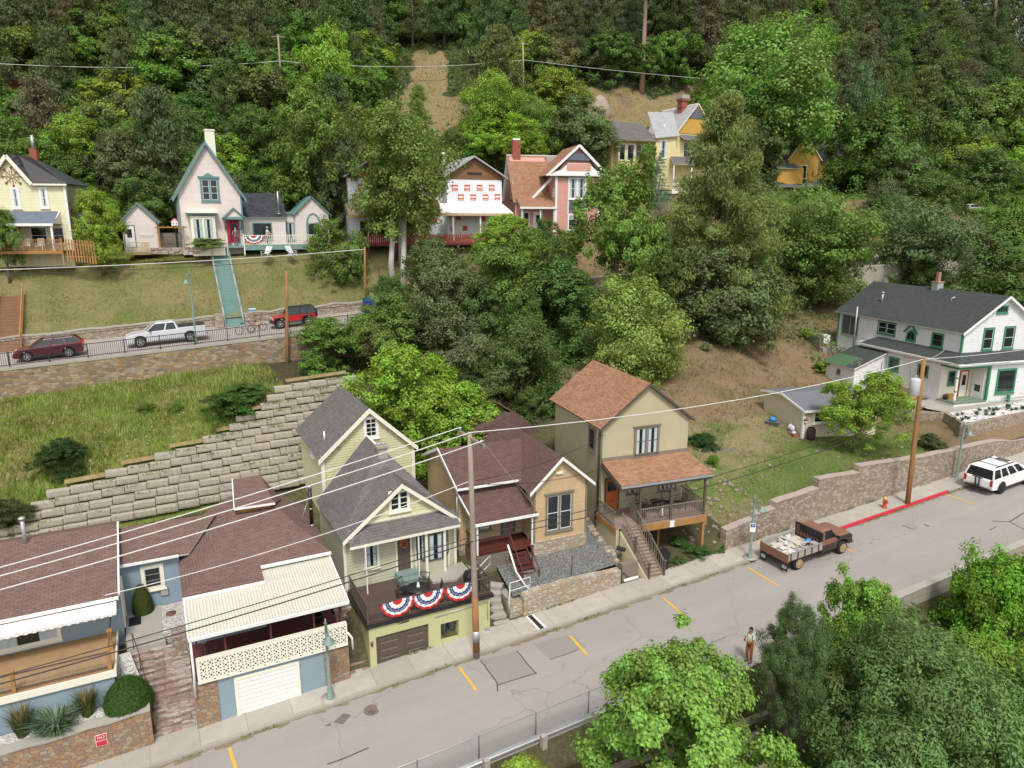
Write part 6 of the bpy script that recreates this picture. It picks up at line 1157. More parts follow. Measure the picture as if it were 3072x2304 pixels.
# ---- golden house further right
f = Frame(att(2450, 560, 92), 14); H = hthing('house', f, 'golden yellow house with grey roof half hidden behind the trees at right', 'house'); Gd = M['sid_gold']
g = MB(Gd); g.prism([(-6,-4),(0,-4),(0,4.8),(-3.0,8.4),(-6,4.8)], 'y', 0, 7); g.box(0,1.5,-4,9,7,4.6); g.box(-9,-1.5,-4,-4,3,3.0); g.build('wall', H)
g = MB(M['shing_grey']); g.slab([(-6.5,-.3,4.4),(-3,-.3,8.6),(-3,7.2,8.6),(-6.5,7.2,4.4)], .12, M['cream']); g.slab([(-3,-.3,8.6),(.5,-.3,4.4),(.5,7.2,4.4),(-3,7.2,8.6)], .12, M['cream']); g.slab([(-1,1.0,4.5),(9.4,1.0,4.5),(9.4,5,8.4),(-1.5,5,8.4)], .12, M['cream']); g.slab([(-9.6,-3.2,-.3),(2.2,-3.2,-.3),(1.5,0,.9),(-9.2,0,.9)], .1, M['brown']); g.slab([(-9.4,-1.9,2.9),(-5,-1.9,2.9),(-5,1.5,4.6),(-9.4,1.5,4.6)], .1, M['cream']); g.build('roof', H)
window(H, BF(0), -3.4, 1.3, -2.3, 3.6, M['white']); g = MB(M['teal']); g.box(-.1,-.1,-3,.1,.1,4.6); g.build('corner_board', H)
for a in (-5,-1,1.8): post(H, M['black'], a, -2.9, -4, -.4, .3, 'porch_post')
# far right, half hidden: white slatted balcony, white stair rails, yellow-railed stairs, dark cars
e = empty('white_fence', att(2690, 590, 84), R(10), 'white slatted balcony fence glimpsed between the dark trees at right', 'fence'); g = MB(M['white'])
for i in range(26): g.box(i*.14,0,-1.6,i*.14+.11,.03,.2)
g.build('slats', e); g = MB(M['oldwood']); g.box(-1,.05,-1.9,3.8,2.5,-1.6); g.box(-.9,.1,-4.5,-.75,.25,-1.7); g.build('floor', e)
e = empty('white_stair_rail', att(2640, 700, 78), R(5), 'sloping white picket stair railing in the trees at the right', 'railing'); g = MB(M['white'])
for i in range(26): g.box(i*.14,0,i*.09-.5,i*.14+.07,.03,i*.09+.6)
g.bar((0,.02,.6),(3.6,.02,3.0), .05, .06); g.build('picket', e)
e = empty('yellow_rail_stairs', att(2575, 740, 72), R(15), 'brown wooden stairs with yellow handrails above the concrete wall', 'stairs'); g = MB(M['oldwood'])
for i in range(9): g.box(-.4+i*.3,0,-2.2+i*.22,0+i*.3,1.2,-2.15+i*.22)
g.box(2.3,0,-.3,5.6,1.2,-.15); g.build('treads', e); baluster_rail(e, (-.2,0,-2.1), (2.3,0,-.2), M['brown'], 1.0, .16, bw=.04); baluster_rail(e, (2.3,0,-.2), (5.6,0,-.2), M['brown'], 1.0, .16, bw=.04); yl = plain('yellow_rail', (.55,.4,.05), .6); g = MB(yl); g.bar((-.2,-.03,-1.05),(2.3,-.03,.85), .08, .08); g.bar((.0,.8,2.6),(3.0,.8,.9), .1, .1); g.build('yellow_handrail', e)
g = MB(M['stone_pink']); g.box(-1.5,1.3,-4,7.5,1.7,-.3); g.build('brick_wall', loc=e.location, rz=R(27), label='pinkish brick wall behind the yellow-railed stairs', cat='wall')
# upper concrete wall and red fence on the hill
e = empty('concrete_wall', S(18, 92, zg(18, 92)), TH, 'pale concrete retaining wall on the slope above the sheeted house', 'retaining wall'); g = MB(M['concwall']); g.box(0,0,-2,26,.4,3.6); g.box(26,0,-2,40,.4,4.2); g.build('wall_face', e)
p_ = hit(0, 292, 88)+V3((0,0,2)); e = empty('red_fence', p_, TH-R(6), 'long reddish brown board fence on the hillside at the upper left', 'fence'); g = MB(plain('red_boards', (.2,.07,.05), .8, var=.3, scale=6))
for i in range(96): g.box(-14+i*.3,0,-3.0,-14+i*.3+.27,.05,1.3)
g.build('board', e, kind=None)
e = empty('log_fence', hit(495, 385, 88)+V3((0,0,1.5)), TH, 'broken pale log rail fence on the hillside behind the gothic house', 'fence'); g = MB(wood('pale_logs', (.36,.27,.2), 'x'))
for i in range(7): g.bar((0,0,i*.45-1.5),(5,.3,i*.42-1.3), .16, .16)
for a in (.3,3.0,4.8): g.box(a,-.1,-2,a+.25,.1,2.0)
g.build('rails', e)
g = MB(M['stone_step']); rng = random.Random(77)
for k in range(110): x, z = rng.uniform(0,7), rng.uniform(0,2.6); g.box(x,rng.uniform(-.1,.2)+z*.3,z,x+rng.uniform(.3,.8),.9+z*.3,z+.22)
p_ = hit(460, 478, 86); g.build('dry_stone_wall', loc=p_, rz=TH, label='tumbled grey dry stone wall on the hillside above the gothic house', cat='stone wall')
g = MB(plain('boulder', (.34,.27,.22), .9, var=.35, scale=1.2, bump=1)); rng = random.Random(3)
g.lathe([(1.8,-2),(2.5,.2),(2.4,1.8),(1.7,3.0),(.6,3.7),(.05,3.8)], n=11); g.v = [(x*1.1, y*.7, z*.8+.5*sin(x*2)) for x, y, z in g.v]; g.build('boulder', loc=hit(1788, 345, 88), label='big tan boulder on the hillside right of the middle power pole', cat='boulder')
# ================================================================== VEHICLES
def bevel(o, w_=.03, seg=2):
    m_ = o.modifiers.new('bevel', 'BEVEL'); m_.width = w_; m_.segments = seg; m_.limit_method = 'ANGLE'; m_.angle_limit = R(35); return o
def wheel(par, x, y, r, w_=.24, rim=None, spokes=5, name='wheel'):
    sg = 1 if y > 0 else -1; g = MB(M['rubber']); rr = [r*.8, r*.95, r, r, r*.95, r*.8]; yy = [-w_/2, -w_/2+.02, -w_/2+.06, w_/2-.06, w_/2-.02, w_/2]
    g.tube([(x, y+q, r) for q in yy], rr, 22); o = g.build(name, par); g = MB(rim or M['steel']); yo = y+sg*(w_/2+.004)
    n = 18; R0, R1 = r*.66, r*.56
    for k in range(n):
        a, b = 2*pi*k/n, 2*pi*(k+1)/n; q = lambda a, r_, d: (x+r_*cos(a), yo+sg*d, r+r_*sin(a)); g.mesh([q(a,R0,0),q(b,R0,0),q(b,R1,0),q(a,R1,0),q(a,R0,.02),q(b,R0,.02),q(b,R1,.02),q(a,R1,.02)], [(0,1,5,4),(4,5,6,7),(3,2,6,7)])
    for k in range(spokes): a = 2*pi*k/spokes+.3; g.bar((x+.03*cos(a), yo+sg*.012, r+.03*sin(a)), (x+R1*1.05*cos(a), yo+sg*.012, r+R1*1.05*sin(a)), .02, r*.2, (-sin(a),0,cos(a)))
    g.tube([(x,yo,r),(x,yo+sg*.03,r)], r*.16, 10); g.build('rim', o); return o
def outline(pts, arches, zb):
    """pts: top outline from rear bottom over the top to front bottom; arches (x, radius, zc) cut from the sill, front to rear"""
    out = list(pts)
    for x, r, zc in sorted(arches, reverse=True):
        dz = zb-zc; h = sqrt(max(0, r*r-dz*dz)); a0 = math.atan2(dz, h); a1 = pi-a0
        for k in range(9): a = a0+(a1-a0)*k/8; out.append((x+r*cos(a), zc+r*sin(a)))
    return out
def body(par, pts, arches, zb, W_, mt, name='body', bw=.05):
    g = MB(mt); g.prism(outline(pts, arches, zb), 'y', -W_/2, W_/2); return bevel(g.build(name, par), bw, 3)
def green(par, zb, zt, xb0, xb1, xt0, xt1, wb, wt, mt, pillars, roofm=None, rt=.05, split=()):
    """glass house: rear x0, front x1; pillars painted"""
    P = lambda x, z, s: None
    g = MB(M['glass']); i = .02; g.hexa([(xb0+i,-wb/2+i,zb),(xb1-i,-wb/2+i,zb),(xb1-i,wb/2-i,zb),(xb0+i,wb/2-i,zb),(xt0+i,-wt/2+i,zt),(xt1-i,-wt/2+i,zt),(xt1-i,wt/2-i,zt),(xt0+i,wt/2-i,zt)]); g.build('windows', par)
    c = MB(mt)
    for f_ in pillars:
        for s_ in (-1, 1): a = V3((xb0+(xb1-xb0)*f_, s_*wb/2, zb)); b = V3((xt0+(xt1-xt0)*f_, s_*wt/2, zt)); c.bar(a, b, .09 if 0 < f_ < 1 else .08, .05 if 0 < f_ < 1 else .08, (0,1,0))
    c.bar((xb0,-wb/2,zb),(xb1,-wb/2,zb),.04,.05); c.bar((xb0,wb/2,zb),(xb1,wb/2,zb),.04,.05); c.build('pillars', par)
    r = MB(roofm or mt); e = .03; r.hexa([(xt0-e,-wt/2-e,zt-.02),(xt1+e,-wt/2-e,zt-.02),(xt1+e,wt/2+e,zt-.02),(xt0-e,wt/2+e,zt-.02),(xt0+.08,-wt/2+.1,zt+rt),(xt1-.12,-wt/2+.1,zt+rt),(xt1-.12,wt/2-.1,zt+rt),(xt0+.08,wt/2-.1,zt+rt)]); return bevel(r.build('roof', par), .03, 2)
def paint(name, c, rough=.28, worn=0):
    t = NT(name, rough, .0, .55); u = t.uv(obj=True); f = t.noise(u, 2.2, 5); t.b.inputs['Coat Weight'].default_value = 0 if worn else .5; t.b.inputs['Coat Roughness'].default_value = .12
    c2 = t.mix(f, sc3(c, .9), sc3(c, 1.08))
    if worn: c2 = t.mix(t.ramp(t.noise(u, 3, 6, .7), [(.5, 0), (.7, worn)]), c2, (.2, .1, .06))
    return t.col(c2)
def vehicle(name, loc, rz, label, cat): e = empty(name, loc, 0, label, cat); e.rotation_euler = (0, 0, rz); return e
def lights(par, x, ys, z, mt, w_=.12, h_=.1, d=.05, name='headlight'):
    for y in ys: g = MB(mt); g.box(x-d/2, y-w_/2, z-h_/2, x+d/2, y+w_/2, z+h_/2); g.build(name, par)
M['lamp_clear'] = plain('clear_lamp', (.75,.76,.72), .15); M['lamp_red'] = plain('red_lamp', (.45,.02,.02), .2)
GA = math.atan(G)
def park(e, fwd=1): e.rotation_euler = (0, -GA*fwd, TH if fwd > 0 else TH+pi)
# white full-size car at the right
sa, ta = st(low(3001, 1481)); r_ = .42; wp = paint('white_car', (.8,.8,.8)); rc = 1.35
e = vehicle('parked_car', S(sa+rc*1.0, ta+.93, G*(sa+rc)), 0, 'long white sport utility car with roof racks and a black rear bike carrier', 'car'); park(e)
body(e, [(-2.45,.45),(-2.5,.62),(-2.47,1.05),(-2.4,1.18),(1.0,1.2),(1.1,1.2),(2.35,1.12),(2.75,1.0),(2.85,.6),(2.8,.4)], [(-1.35,.5,.4),(1.75,.5,.4)], .38, 1.98, wp)
green(e, 1.18, 1.82, -2.42, 1.35, -2.2, .55, 1.9, 1.6, wp, (0,.26,.5,.76,1), rt=.07)
for x in (-1.35,1.75):
    for y in (-.9,.9): wheel(e, x, y, r_, .27, M['black'], 6)
g = MB(M['black']); 
for x in (-1.5,-.3): g.bar((x,-.72,1.97),(x,.72,1.97), .05, .03)
for y in (-.72,.72): g.bar((-1.9,y,1.95),(.2,y,1.95), .04, .05)
g.build('roof_rack', e); g = MB(M['glass']); g.box(-.1,-.4,1.885,.45,.4,1.9); g.build('sunroof', e)
lights(e, -2.49, (-.88,.88), .95, M['lamp_red'], .16, .42, .06, 'tail_light'); g = MB(M['black']); g.box(-2.6,-.3,.45,-2.5,.3,.5); g.bar((-2.58,-.12,.5),(-2.62,-.12,1.25), .07, .07); g.bar((-2.58,.12,.5),(-2.62,.12,1.25), .07, .07); g.bar((-2.62,-.35,1.2),(-2.62,.35,1.2), .06, .06); g.bar((-2.62,.12,.7),(-2.9,-.3,.75), .05, .05); g.bar((-2.62,-.12,.7),(-2.9,.3,.75), .05, .05); g.build('bike_carrier', e)
g = MB(M['black']); g.box(-2.56,-.85,.42,-2.48,.85,.52); g.box(-1.0,-1.03,.36,1.3,-.99,.46); g.box(-1.0,.99,.36,1.3,1.03,.46); g.build('trim', e)
# brown flatbed pickup
sr, tr_ = st(low(2390, 1709)); sf_, tf_ = st(low(2523, 1658)); WB = 3.6; bp_ = paint('brown_truck', (.22,.105,.07), .45, .5); bd = paint('dark_brown_truck', (.035,.02,.017), .5, .3)
e = vehicle('flatbed_pickup', S((sr+sf_)/2, (tr_+tf_)/2+.85, G*(sr+sf_)/2), 0, 'old brown flatbed pickup loaded with scrap wood parked at the kerb', 'truck'); park(e); h = WB/2
body(e, [(.05,.5),(.05,1.18),(1.3,1.2),(2.5,1.12),(2.62,1.05),(2.65,.55),(2.6,.5)], [(h,.52,.42)], .5, 1.86, bd, 'body')
g = MB(bp_); g.hexa([(1.28,-.9,1.18),(2.62,-.84,1.08),(2.62,.84,1.08),(1.28,.9,1.18),(1.28,-.8,1.27),(2.55,-.74,1.17),(2.55,.74,1.17),(1.28,.8,1.27)]); bevel(g.build('hood', e), .03); g = MB(bp_); g.box(.02,-.935,.95,1.35,.935,1.2); g.build('door_panel', e)
green(e, 1.2, 1.72, .08, 1.38, .18, .95, 1.78, 1.5, bp_, (0,1), rt=.07)
g = MB(bp_); g.box(.05,-.9,1.18,.14,.9,1.25); g.box(.08,-.9,1.2,.3,-.78,1.7); g.box(.08,.78,1.2,.3,.9,1.7); g.build('cab_back', e)
g = MB(M['black']); g.box(-.0,-.95,.9,.05,.95,1.05); g.box(-.02,-.98,.9,.04,-.88,1.8); g.box(-.02,.88,.9,.04,.98,1.8); g.box(-.02,-.88,1.7,.04,.88,1.8)
for i in range(7): g.box(-.01,-.75+i*.23,1.05,.03,-.72+i*.23,1.7)
g.build('headache_rack', e)
bedm = wood('grey_bed_boards', (.36,.32,.28), 'x', .35); g = MB(bedm); g.box(-2.75,-1.0,.86,-.03,1.0,.94); g.build('bed_floor', e)
g = MB(bedm); g.box(-2.72,-1.03,.8,-.05,-.97,1.25); g.box(-2.72,.97,.8,-.05,1.03,1.25); g.m(bp_).box(-2.8,-1.03,.7,-2.73,1.03,1.2); g.m(M['black'])
for i in range(5):
    for y in (-1.05,1.03): g.box(-2.6+i*.55,y,.78,-2.52+i*.55,y+.02,1.28)
g.m(M['galv']).box(-2.75,-1.06,1.25,-.05,-1.0,1.29); g.box(-2.75,1.0,1.25,-.05,1.06,1.29); g.build('bed_sides', e)
g = MB(M['black']); g.box(-2.6,-.45,.45,2.4,.45,.62); g.box(-2.77,-1.0,.15,-2.74,-.55,.75); g.box(-2.77,.55,.15,-2.74,1.0,.75); g.build('mud_flap', e)
for y in (-.78, .78):
    g = MB(M['white'])
    for k in range(3): g.box(-2.777,y-.16,.3+k*.07,-2.772,y+.16,.33+k*.07)
    g.build('flap_stripes', e)
for x in (-h, h):
    for y in (-.85,.85): wheel(e, x, y, .4, .25, plain('tan_rim', (.4,.3,.16), .5), 8)
g = MB(M['steel']); g.box(2.62,-.95,.5,2.76,.95,.68); g.build('bumper', e); lights(e, 2.66, (-.72,.72), .9, M['lamp_clear'], .2, .16); g = MB(M['steel']); g.box(2.72,-.6,.7,2.8,.6,1.0) ; g.build('grille', e)
g = MB(M['black']); g.box(1.2,-1.15,1.2,1.28,-.95,1.36); g.box(1.2,.95,1.2,1.28,1.15,1.36); g.build('mirror', e)
tp = e
rng = random.Random(31); mats = [plain('scrap_white', (.62,.6,.56), .8), plain('scrap_cream', (.5,.45,.38), .8), plain('scrap_grey', (.38,.38,.4), .8)]
sp_ = empty('scrap_pile', e.location+V3((0,0,0)), 0, 'heap of white and grey scrap boards in the pickup bed', 'scrap'); sp_.rotation_euler = e.rotation_euler
for k in range(46):
    g = MB(mats[k % 3]); x, y = rng.uniform(-2.3,-.7), rng.uniform(-.6,.6); a = rng.uniform(-.6,.6)+(pi/2 if rng.random() < .25 else 0); L_ = rng.uniform(.5,1.3); z = .97+.3*rng.random()*max(0, 1-abs(x+1.2)); l2 = L_/2*cos(a); 
    if abs(x+l2) > 2.6: continue
    p0 = V3((max(-2.6,min(-.2,x-l2)), max(-.9,min(.9,y-L_/2*sin(a))), z)); p1 = V3((max(-2.6,min(-.2,x+l2)), max(-.9,min(.9,y+L_/2*sin(a))), z+rng.uniform(-.02,.12))); g.bar(p0, p1, rng.uniform(.06,.34), .03); g.build('board', sp_)
g = MB(M['bluep']); g.lathe([(.05,-.1),(.2,0),(.16,.14),(.04,.2)], (-.35,-.3,1.1), 8); g.build('blue_rag', sp_); g = MB(M['conc']); g.box(-.5,-.85,.95,-.15,-.5,1.2); g.build('grey_block', sp_)
# upper street cars (facing left)
def upcar(px, py, t_off=.9): s_, t_ = st(low(px, py, 11.25)); return s_, t_+t_off
mr = paint('maroon_car', (.085,.012,.02)); s_, t_ = upcar(151, 1070); s_, t_ = st(att(151, 1068, 62.6))[0], 62.9
e = vehicle('parked_car', S(s_, t_, G*s_+11.22), 0, 'maroon crossover car with roof bars parked behind the black railing', 'car'); park(e, -1)
body(e, [(-2.25,.35),(-2.28,.6),(-2.2,1.0),(-2.05,1.08),(1.1,1.0),(1.9,.88),(2.2,.72),(2.28,.45),(2.2,.3)], [(-1.3,.42,.34),(1.35,.42,.34)], .28, 1.84, mr, bw=.08)
green(e, 1.02, 1.5, -2.15, 1.15, -1.7, .25, 1.74, 1.36, mr, (0,.3,.62,1), rt=.07); g = MB(M['black']); g.box(-1.9,-.93,.25,1.9,.93,.38); g.build('cladding', e)
for x in (-1.3,1.35):
    for y in (-.83,.83): wheel(e, x, y, .35, .22)
g = MB(M['steel']); 
for y in (-.6,.6): g.bar((-1.5,y,1.62),(.1,y,1.62), .03, .03)
for x in (-1.1,-.3): g.bar((x,-.6,1.66),(x,.6,1.66), .05, .03)
g.build('roof_rack', e); lights(e, 2.18, (-.7,.7), .72, M['lamp_clear'], .28, .12); lights(e, -2.22, (-.75,.75), .95, M['lamp_red'], .2, .3, .1, 'tail_light')
sv = paint('silver_truck', (.55,.57,.6)); s_ = st(att(503, 1032, 63.3))[0]; t_ = 63.6
e = vehicle('parked_pickup', S(s_, t_, G*s_+11.22), 0, 'silver crew cab pickup with black bed cover parked behind the railing', 'truck'); park(e, -1)
body(e, [(-2.95,.5),(-2.98,.75),(-2.92,1.25),(-.85,1.25),(-.84,1.18),(1.1,1.15),(2.35,1.08),(2.75,.95),(2.9,.7),(2.85,.45)], [(-1.75,.5,.42),(1.9,.5,.42)], .45, 1.98, sv, bw=.07)
green(e, 1.15, 1.72, -.85, 1.45, -.7, .75, 1.86, 1.5, sv, (0,.4,1), rt=.07); g = MB(M['black']); g.box(-2.9,-.85,1.25,-.95,.85,1.3); g.build('bed_cover', e)
for x in (-1.75,1.9):
    for y in (-.9,.9): wheel(e, x, y, .42, .26)
lights(e, 2.82, (-.78,.78), .85, M['lamp_clear'], .25, .2); lights(e, -2.95, (-.86,.86), 1.02, M['lamp_red'], .14, .3, .06, 'tail_light'); g = MB(M['black']); g.box(1.05,-1.15,1.15,1.15,-.98,1.35); g.box(1.05,.98,1.15,1.15,1.15,1.35); g.build('mirror', e); g = MB(M['steel']); g.box(2.8,-.9,.45,2.95,.9,.62); g.box(-3.08,-.9,.5,-2.95,.9,.65); g.build('bumper', e)
rp = paint('red_offroad', (.42,.012,.015)); s_ = st(att(884, 985, 64.6))[0]; t_ = 65.0
e = vehicle('parked_car', S(s_, t_, G*s_+11.22), 0, 'red two door off-road car with black hard top parked near the stairs', 'car'); park(e, -1)
body(e, [(-1.85,.55),(-1.88,1.05),(.6,1.08),(1.6,1.0),(1.78,.95),(1.8,.55)], [(-1.15,.47,.4),(1.25,.47,.4)], .52, 1.5, rp, bw=.04)
blk = M['black']; green(e, 1.08, 1.68, -1.88, .65, -1.82, .35, 1.46, 1.3, blk, (0,.55,1), rt=.06); g = MB(blk)
for x in (-1.15,1.25):
    for y in (-.85,.85): g.prism([(x-.55,.62),(x-.38,.95),(x+.38,.95),(x+.55,.62),(x+.48,.62),(x+.33,.88),(x-.33,.88),(x-.48,.62)], 'y', y-.13, y+.13)
g.box(1.8,-.75,.48,1.98,.75,.62); g.box(-2.0,-.75,.48,-1.86,.75,.6); g.box(-1.0,-.85,.4,1.0,-.75,.48); g.box(-1.0,.75,.4,1.0,.85,.48); g.build('fenders', e); g = MB(M['rubber']); g.tube([(-1.92,0,1.0),(-2.14,0,1.0)], .38, 20); g.build('spare_wheel', e)
for x in (-1.15,1.25):
    for y in (-.78,.78): wheel(e, x, y, .4, .26)
lights(e, 1.79, (-.45,.45), .85, M['lamp_clear'], .2, .2); 
def simplecar(px, py, t_, c, label, h0=11.22, fwd=-1, cat='car'):
    s_ = st(att(px, py, t_))[0]; e = vehicle('parked_car', S(s_, t_, G*s_+h0), 0, label, cat); park(e, fwd); p_ = paint('car_paint', c)
    body(e, [(-2.2,.35),(-2.25,.6),(-2.15,.92),(1.1,.92),(2.0,.8),(2.25,.5),(2.2,.3)], [(-1.3,.4,.33),(1.35,.4,.33)], .3, 1.8, p_, bw=.07); green(e, .92, 1.4, -2.0, 1.1, -1.2, .2, 1.7, 1.3, p_, (0,.5,1))
    for x in (-1.3,1.35):
        for y in (-.82,.82): wheel(e, x, y, .33, .2)
    return e
simplecar(2320, 775, 64.5, (.4,.02,.03), 'red car on the upper street mostly hidden behind the trees'); simplecar(2060, 820, 64.5, (.03,.03,.035), 'black car on the upper street just left of the pine'); simplecar(2890, 720, 74, (.7,.72,.74), 'pale silver car half hidden in the trees at the far right', zrel(100,74)+.1)
g = MB(plain('blue_bin', (.02,.06,.25), .5)); g.hexa([(-.7,-.5,0),(.7,-.5,0),(.7,.5,0),(-.7,.5,0),(-.8,-.55,1.3),(.8,-.55,1.3),(.8,.6,1.6),(-.8,.6,1.6)]); g.box(-.82,-.6,1.3,.82,-.5,1.38); p_ = st(att(1118, 935, 66.5)); g.build('dumpster', loc=S(p_[0], 66.5, G*p_[0]+11.22), rz=TH, label='dark blue dumpster on the upper street beside the thin pole', cat='dumpster')
g = MB(M['black']); g.hexa([(-.35,-.35,0),(.35,-.35,0),(.35,.35,0),(-.35,.35,0),(-.4,-.4,1.1),(.4,-.4,1.1),(.4,.4,1.2),(-.4,.4,1.2)]); p_ = st(att(2612, 755, 68)); g.build('rubbish_bin', loc=S(p_[0], 68, G*p_[0]+11.3), rz=TH, label='black rubbish bin on the upper street below the yellow-railed stairs', cat='bin')
# bicycles leaning behind the railing
def bike(px, py, t_, c, label):
    s_ = st(att(px, py, t_))[0]; e = empty('bicycle', S(s_, t_, G*s_+11.22), TH+R(20), label, 'bicycle', 'bicycles beside the green stairs'); fr_ = paint('bike_paint', c)
    for x in (-.52,.52):
        g = MB(M['rubber']); g.tube([(x+.33*cos(2*pi*k/20),0,.34+.33*sin(2*pi*k/20)) for k in range(21)], .025, 6); w_ = g.build('wheel', e); g = MB(M['steel'])
        for k in range(6): g.bar((x,0,.34),(x+.31*cos(k*pi/3),0,.34+.31*sin(k*pi/3)), .006)
        g.build('spokes', w_)
    g = MB(fr_); A, B_, C_, D_, E_ = (-.52,0,.34), (-.05,0,.3), (-.2,0,.8), (.35,0,.85), (.52,0,.34)
    for a, b in ((A,B_),(B_,C_),(C_,D_),(B_,D_),(A,C_),(D_,E_)): g.tube([a,b], .02, 6)
    g.build('frame', e); g = MB(M['black']); g.box(-.36,-.07,.88,-.1,.07,.94); g.tube([(-.2,0,.8),(-.22,0,.9)], .015); g.build('saddle', e); g = MB(M['black']); g.tube([(.3,-.28,1.02),(.36,-.1,1.0),(.36,.1,1.0),(.3,.28,1.02)], .018, 6); g.tube([(.35,0,.85),(.36,0,1.0)], .018, 6); g.build('handlebar', e); return e
bike(735, 985, 63.5, (.3,.32,.36), 'grey bicycle nearest the foot of the green stairs'); bike(772, 978, 64.3, (.5,.12,.02), 'orange bicycle between the grey one and the red car')
# ================================================================== POLES, LAMPS, WIRES
def pole(base, top, r0, r1, mt, label, arm=None, group=None, name='utility_pole'):
    e = empty(name, base, 0, label, 'utility pole', group); g = MB(mt); b, t = V3((0,0,-.6)), top-base; g.tube([b, t*.33, t*.66, t], [r0, r0+(r1-r0)*.33, r0+(r1-r0)*.66, r1], 10); g.build('shaft', e)
    for a0, a1, th in (arm or []): g = MB(M['oldwood']); g.bar(a0-base, a1-base, th, th*1.1); g.build('crossarm', e)
    return e
def ins(e, base, p, mt=None): g = MB(mt or M['galv']); g.lathe([(.03,0),(.06,.04),(.04,.08),(.07,.12),(.02,.18)], p-base, 8); g.build('insulator', e)
def wire(pts, r, mt, label, sag=.3, n=10):
    g = MB(mt)
    for a, b in zip(pts, pts[1:]): g.tube([a.lerp(b, i/n)-V3((0,0,sag*4*(i/n)*(1-i/n))) for i in range(n+1)], r, 5)
    return g.build('power_line', label=label, cat='power line', group='overhead wires')
M['wire'] = plain('bare_wire', (.62,.62,.6), .5); M['wireb'] = plain('black_wire', (.03,.03,.03), .6)
pb = low(1430, 1966, .13); tz = att(1409, 1300, 27.75); pb = V3((pb.x, pb.y, pb.z)); pt = tz
e = pole(pb, pt, .16, .11, M['polew'], 'tall weathered grey wooden utility pole standing at the kerb before the green house', [(S(*[st(pt)[0], 29.0], pt.z-.25), S(st(pt)[0]+.1, 26.4, pt.z-.25), .13)])
g = MB(M['poler']); d_ = (pt-pb); g.tube([d_*.02, d_*.28], [.168, .155], 10); g.build('stained_section', e); g = MB(M['galv']); g.tube([d_*.07, d_*.12], [.175, .173], 10); g.build('wrap_band', e)
for k, t_ in enumerate((28.8, 27.75, 26.55)): ins(e, pb, S(st(pt)[0], t_, pt.z-.15))
WA = S(st(pt)[0], 28.8, pt.z); WB_ = S(st(pt)[0], 27.7, pt.z+.05); WC = S(st(pt)[0]+.1, 26.5, pt.z)
pb2 = low(2722, 1516, .0); pt2 = att(2772, 1073, 28.1); e2 = pole(pb2, pt2, .175, .12, M['poler'], 'tall orange brown wooden utility pole with grey transformer beside the red kerb')
c_ = att(2752, 1160, 27.9); g = MB(plain('transformer_grey', (.5,.53,.56), .4)); q = c_-pb2+V3((0,0,0)); q = pb2.lerp(pt2, .81)-pb2+V3((-.45,-.1,0)); g.lathe([(.05,.62),(.3,.56),(.32,.5),(.32,-.5),(.25,-.55)], q, 16); g.build('transformer', e2); g = MB(M['galv']); g.bar(q+V3((.3,.05,.2)), q+V3((.5,.1,.2)), .06); g.lathe([(.04,.6),(.06,.8)], q, 8); g.build('bracket', e2)
W2 = pt2-V3((0,0,.1)); L0 = lambda px, py, t_=27.75: att(px, py, t_)
ext = lambda a, b, k=1.35: a+(b-a)*k
wire([WA, ext(WA, att(0, 1688, 28.8), 1.3)], .022, M['wire'], 'uppermost pale wire running left from the grey pole', .25); wire([WB_, ext(WB_, att(0, 1710, 27.7), 1.3)], .022, M['wire'], 'second pale wire from the top running left from the grey pole', .3); wire([WC, ext(WC, att(0, 1751, 26.5), 1.3)], .022, M['wire'], 'third pale wire running left from the grey pole', .3)
wire([L0(1405, 1445), bf.wld(-3.0, 3.5, 5.3)], .018, M['wire'], 'pale service wire dropping to the blue house roof edge', .35)
A5, A6 = L0(1422, 1608, 27.9), L0(1424, 1622, 27.6)
wire([ext(A5, L0(0, 2021, 27.9), 1.2), A5], .02, M['wireb'], 'upper black cable crossing before the blue house', .2); wire([ext(A6, L0(0, 2041, 27.6), 1.2), A6], .028, M['wireb'], 'lower black cable crossing before the blue house', .25)
wire([A5, L0(2735, 1232, 28)], .02, M['wireb'], 'upper of the two low cables from the grey pole to the orange brown pole', .55); wire([A6, L0(2733, 1252, 27.9)], .022, M['wireb'], 'lower of the two low cables from the grey pole to the orange brown pole', .7)
wire([WB_, W2], .024, M['wire'], 'pale top wire from the grey pole to the orange brown pole', .6); wire([L0(1425, 1442), cf.wld(.1, -.1, 1.9)], .015, M['wireb'], 'service wire to the corner of the stucco house', .35); wire([L0(1425, 1452), cf.wld(-.05, .1, -.3)], .015, M['wireb'], 'lower service wire to the stucco house', .3)
wire([WC-V3((0,0,.1)), tf.wld(.1, -.2, 2.6)], .01, M['wire'], 'thin wire slanting down over the tan porch roof', .02); wire([W2-V3((0,0,.1)), L0(2733, 1250)+V3((8,3,3))], .015, M['wireb'], 'short wire towards the white house', .2); wire([L0(2735,1240,28), wf.wld(0,5,2.0)], .014, M['wireb'], 'slack service wire to the white house wall', .4); wire([W2, wf.wld(.4,2,4.4)], .014, M['wire'], 'pale service wire to the white house roof edge', .2)
wire([W2, ext(W2, att(3400, 985, 28.1), 1)], .02, M['wire'], 'pale top wire running right from the orange brown pole', .4)
def hp(px0, py0, px1, py1, mt, label, r=.16, t_=None, name='utility_pole', arm=True):
    b = hit(px0, py0, 58) if t_ is None else S(*[st(att(px0, py0, t_))[0], t_], att(px0, py0, t_).z); t = st(b)[1]; top = att(px1, py1, t); a = [(top+V3((-.9,-.1,-.25)), top+V3((.9,.1,-.25)), .11)] if arm else None; e = pole(b, top, r, r*.7, mt, label, a); return b, top
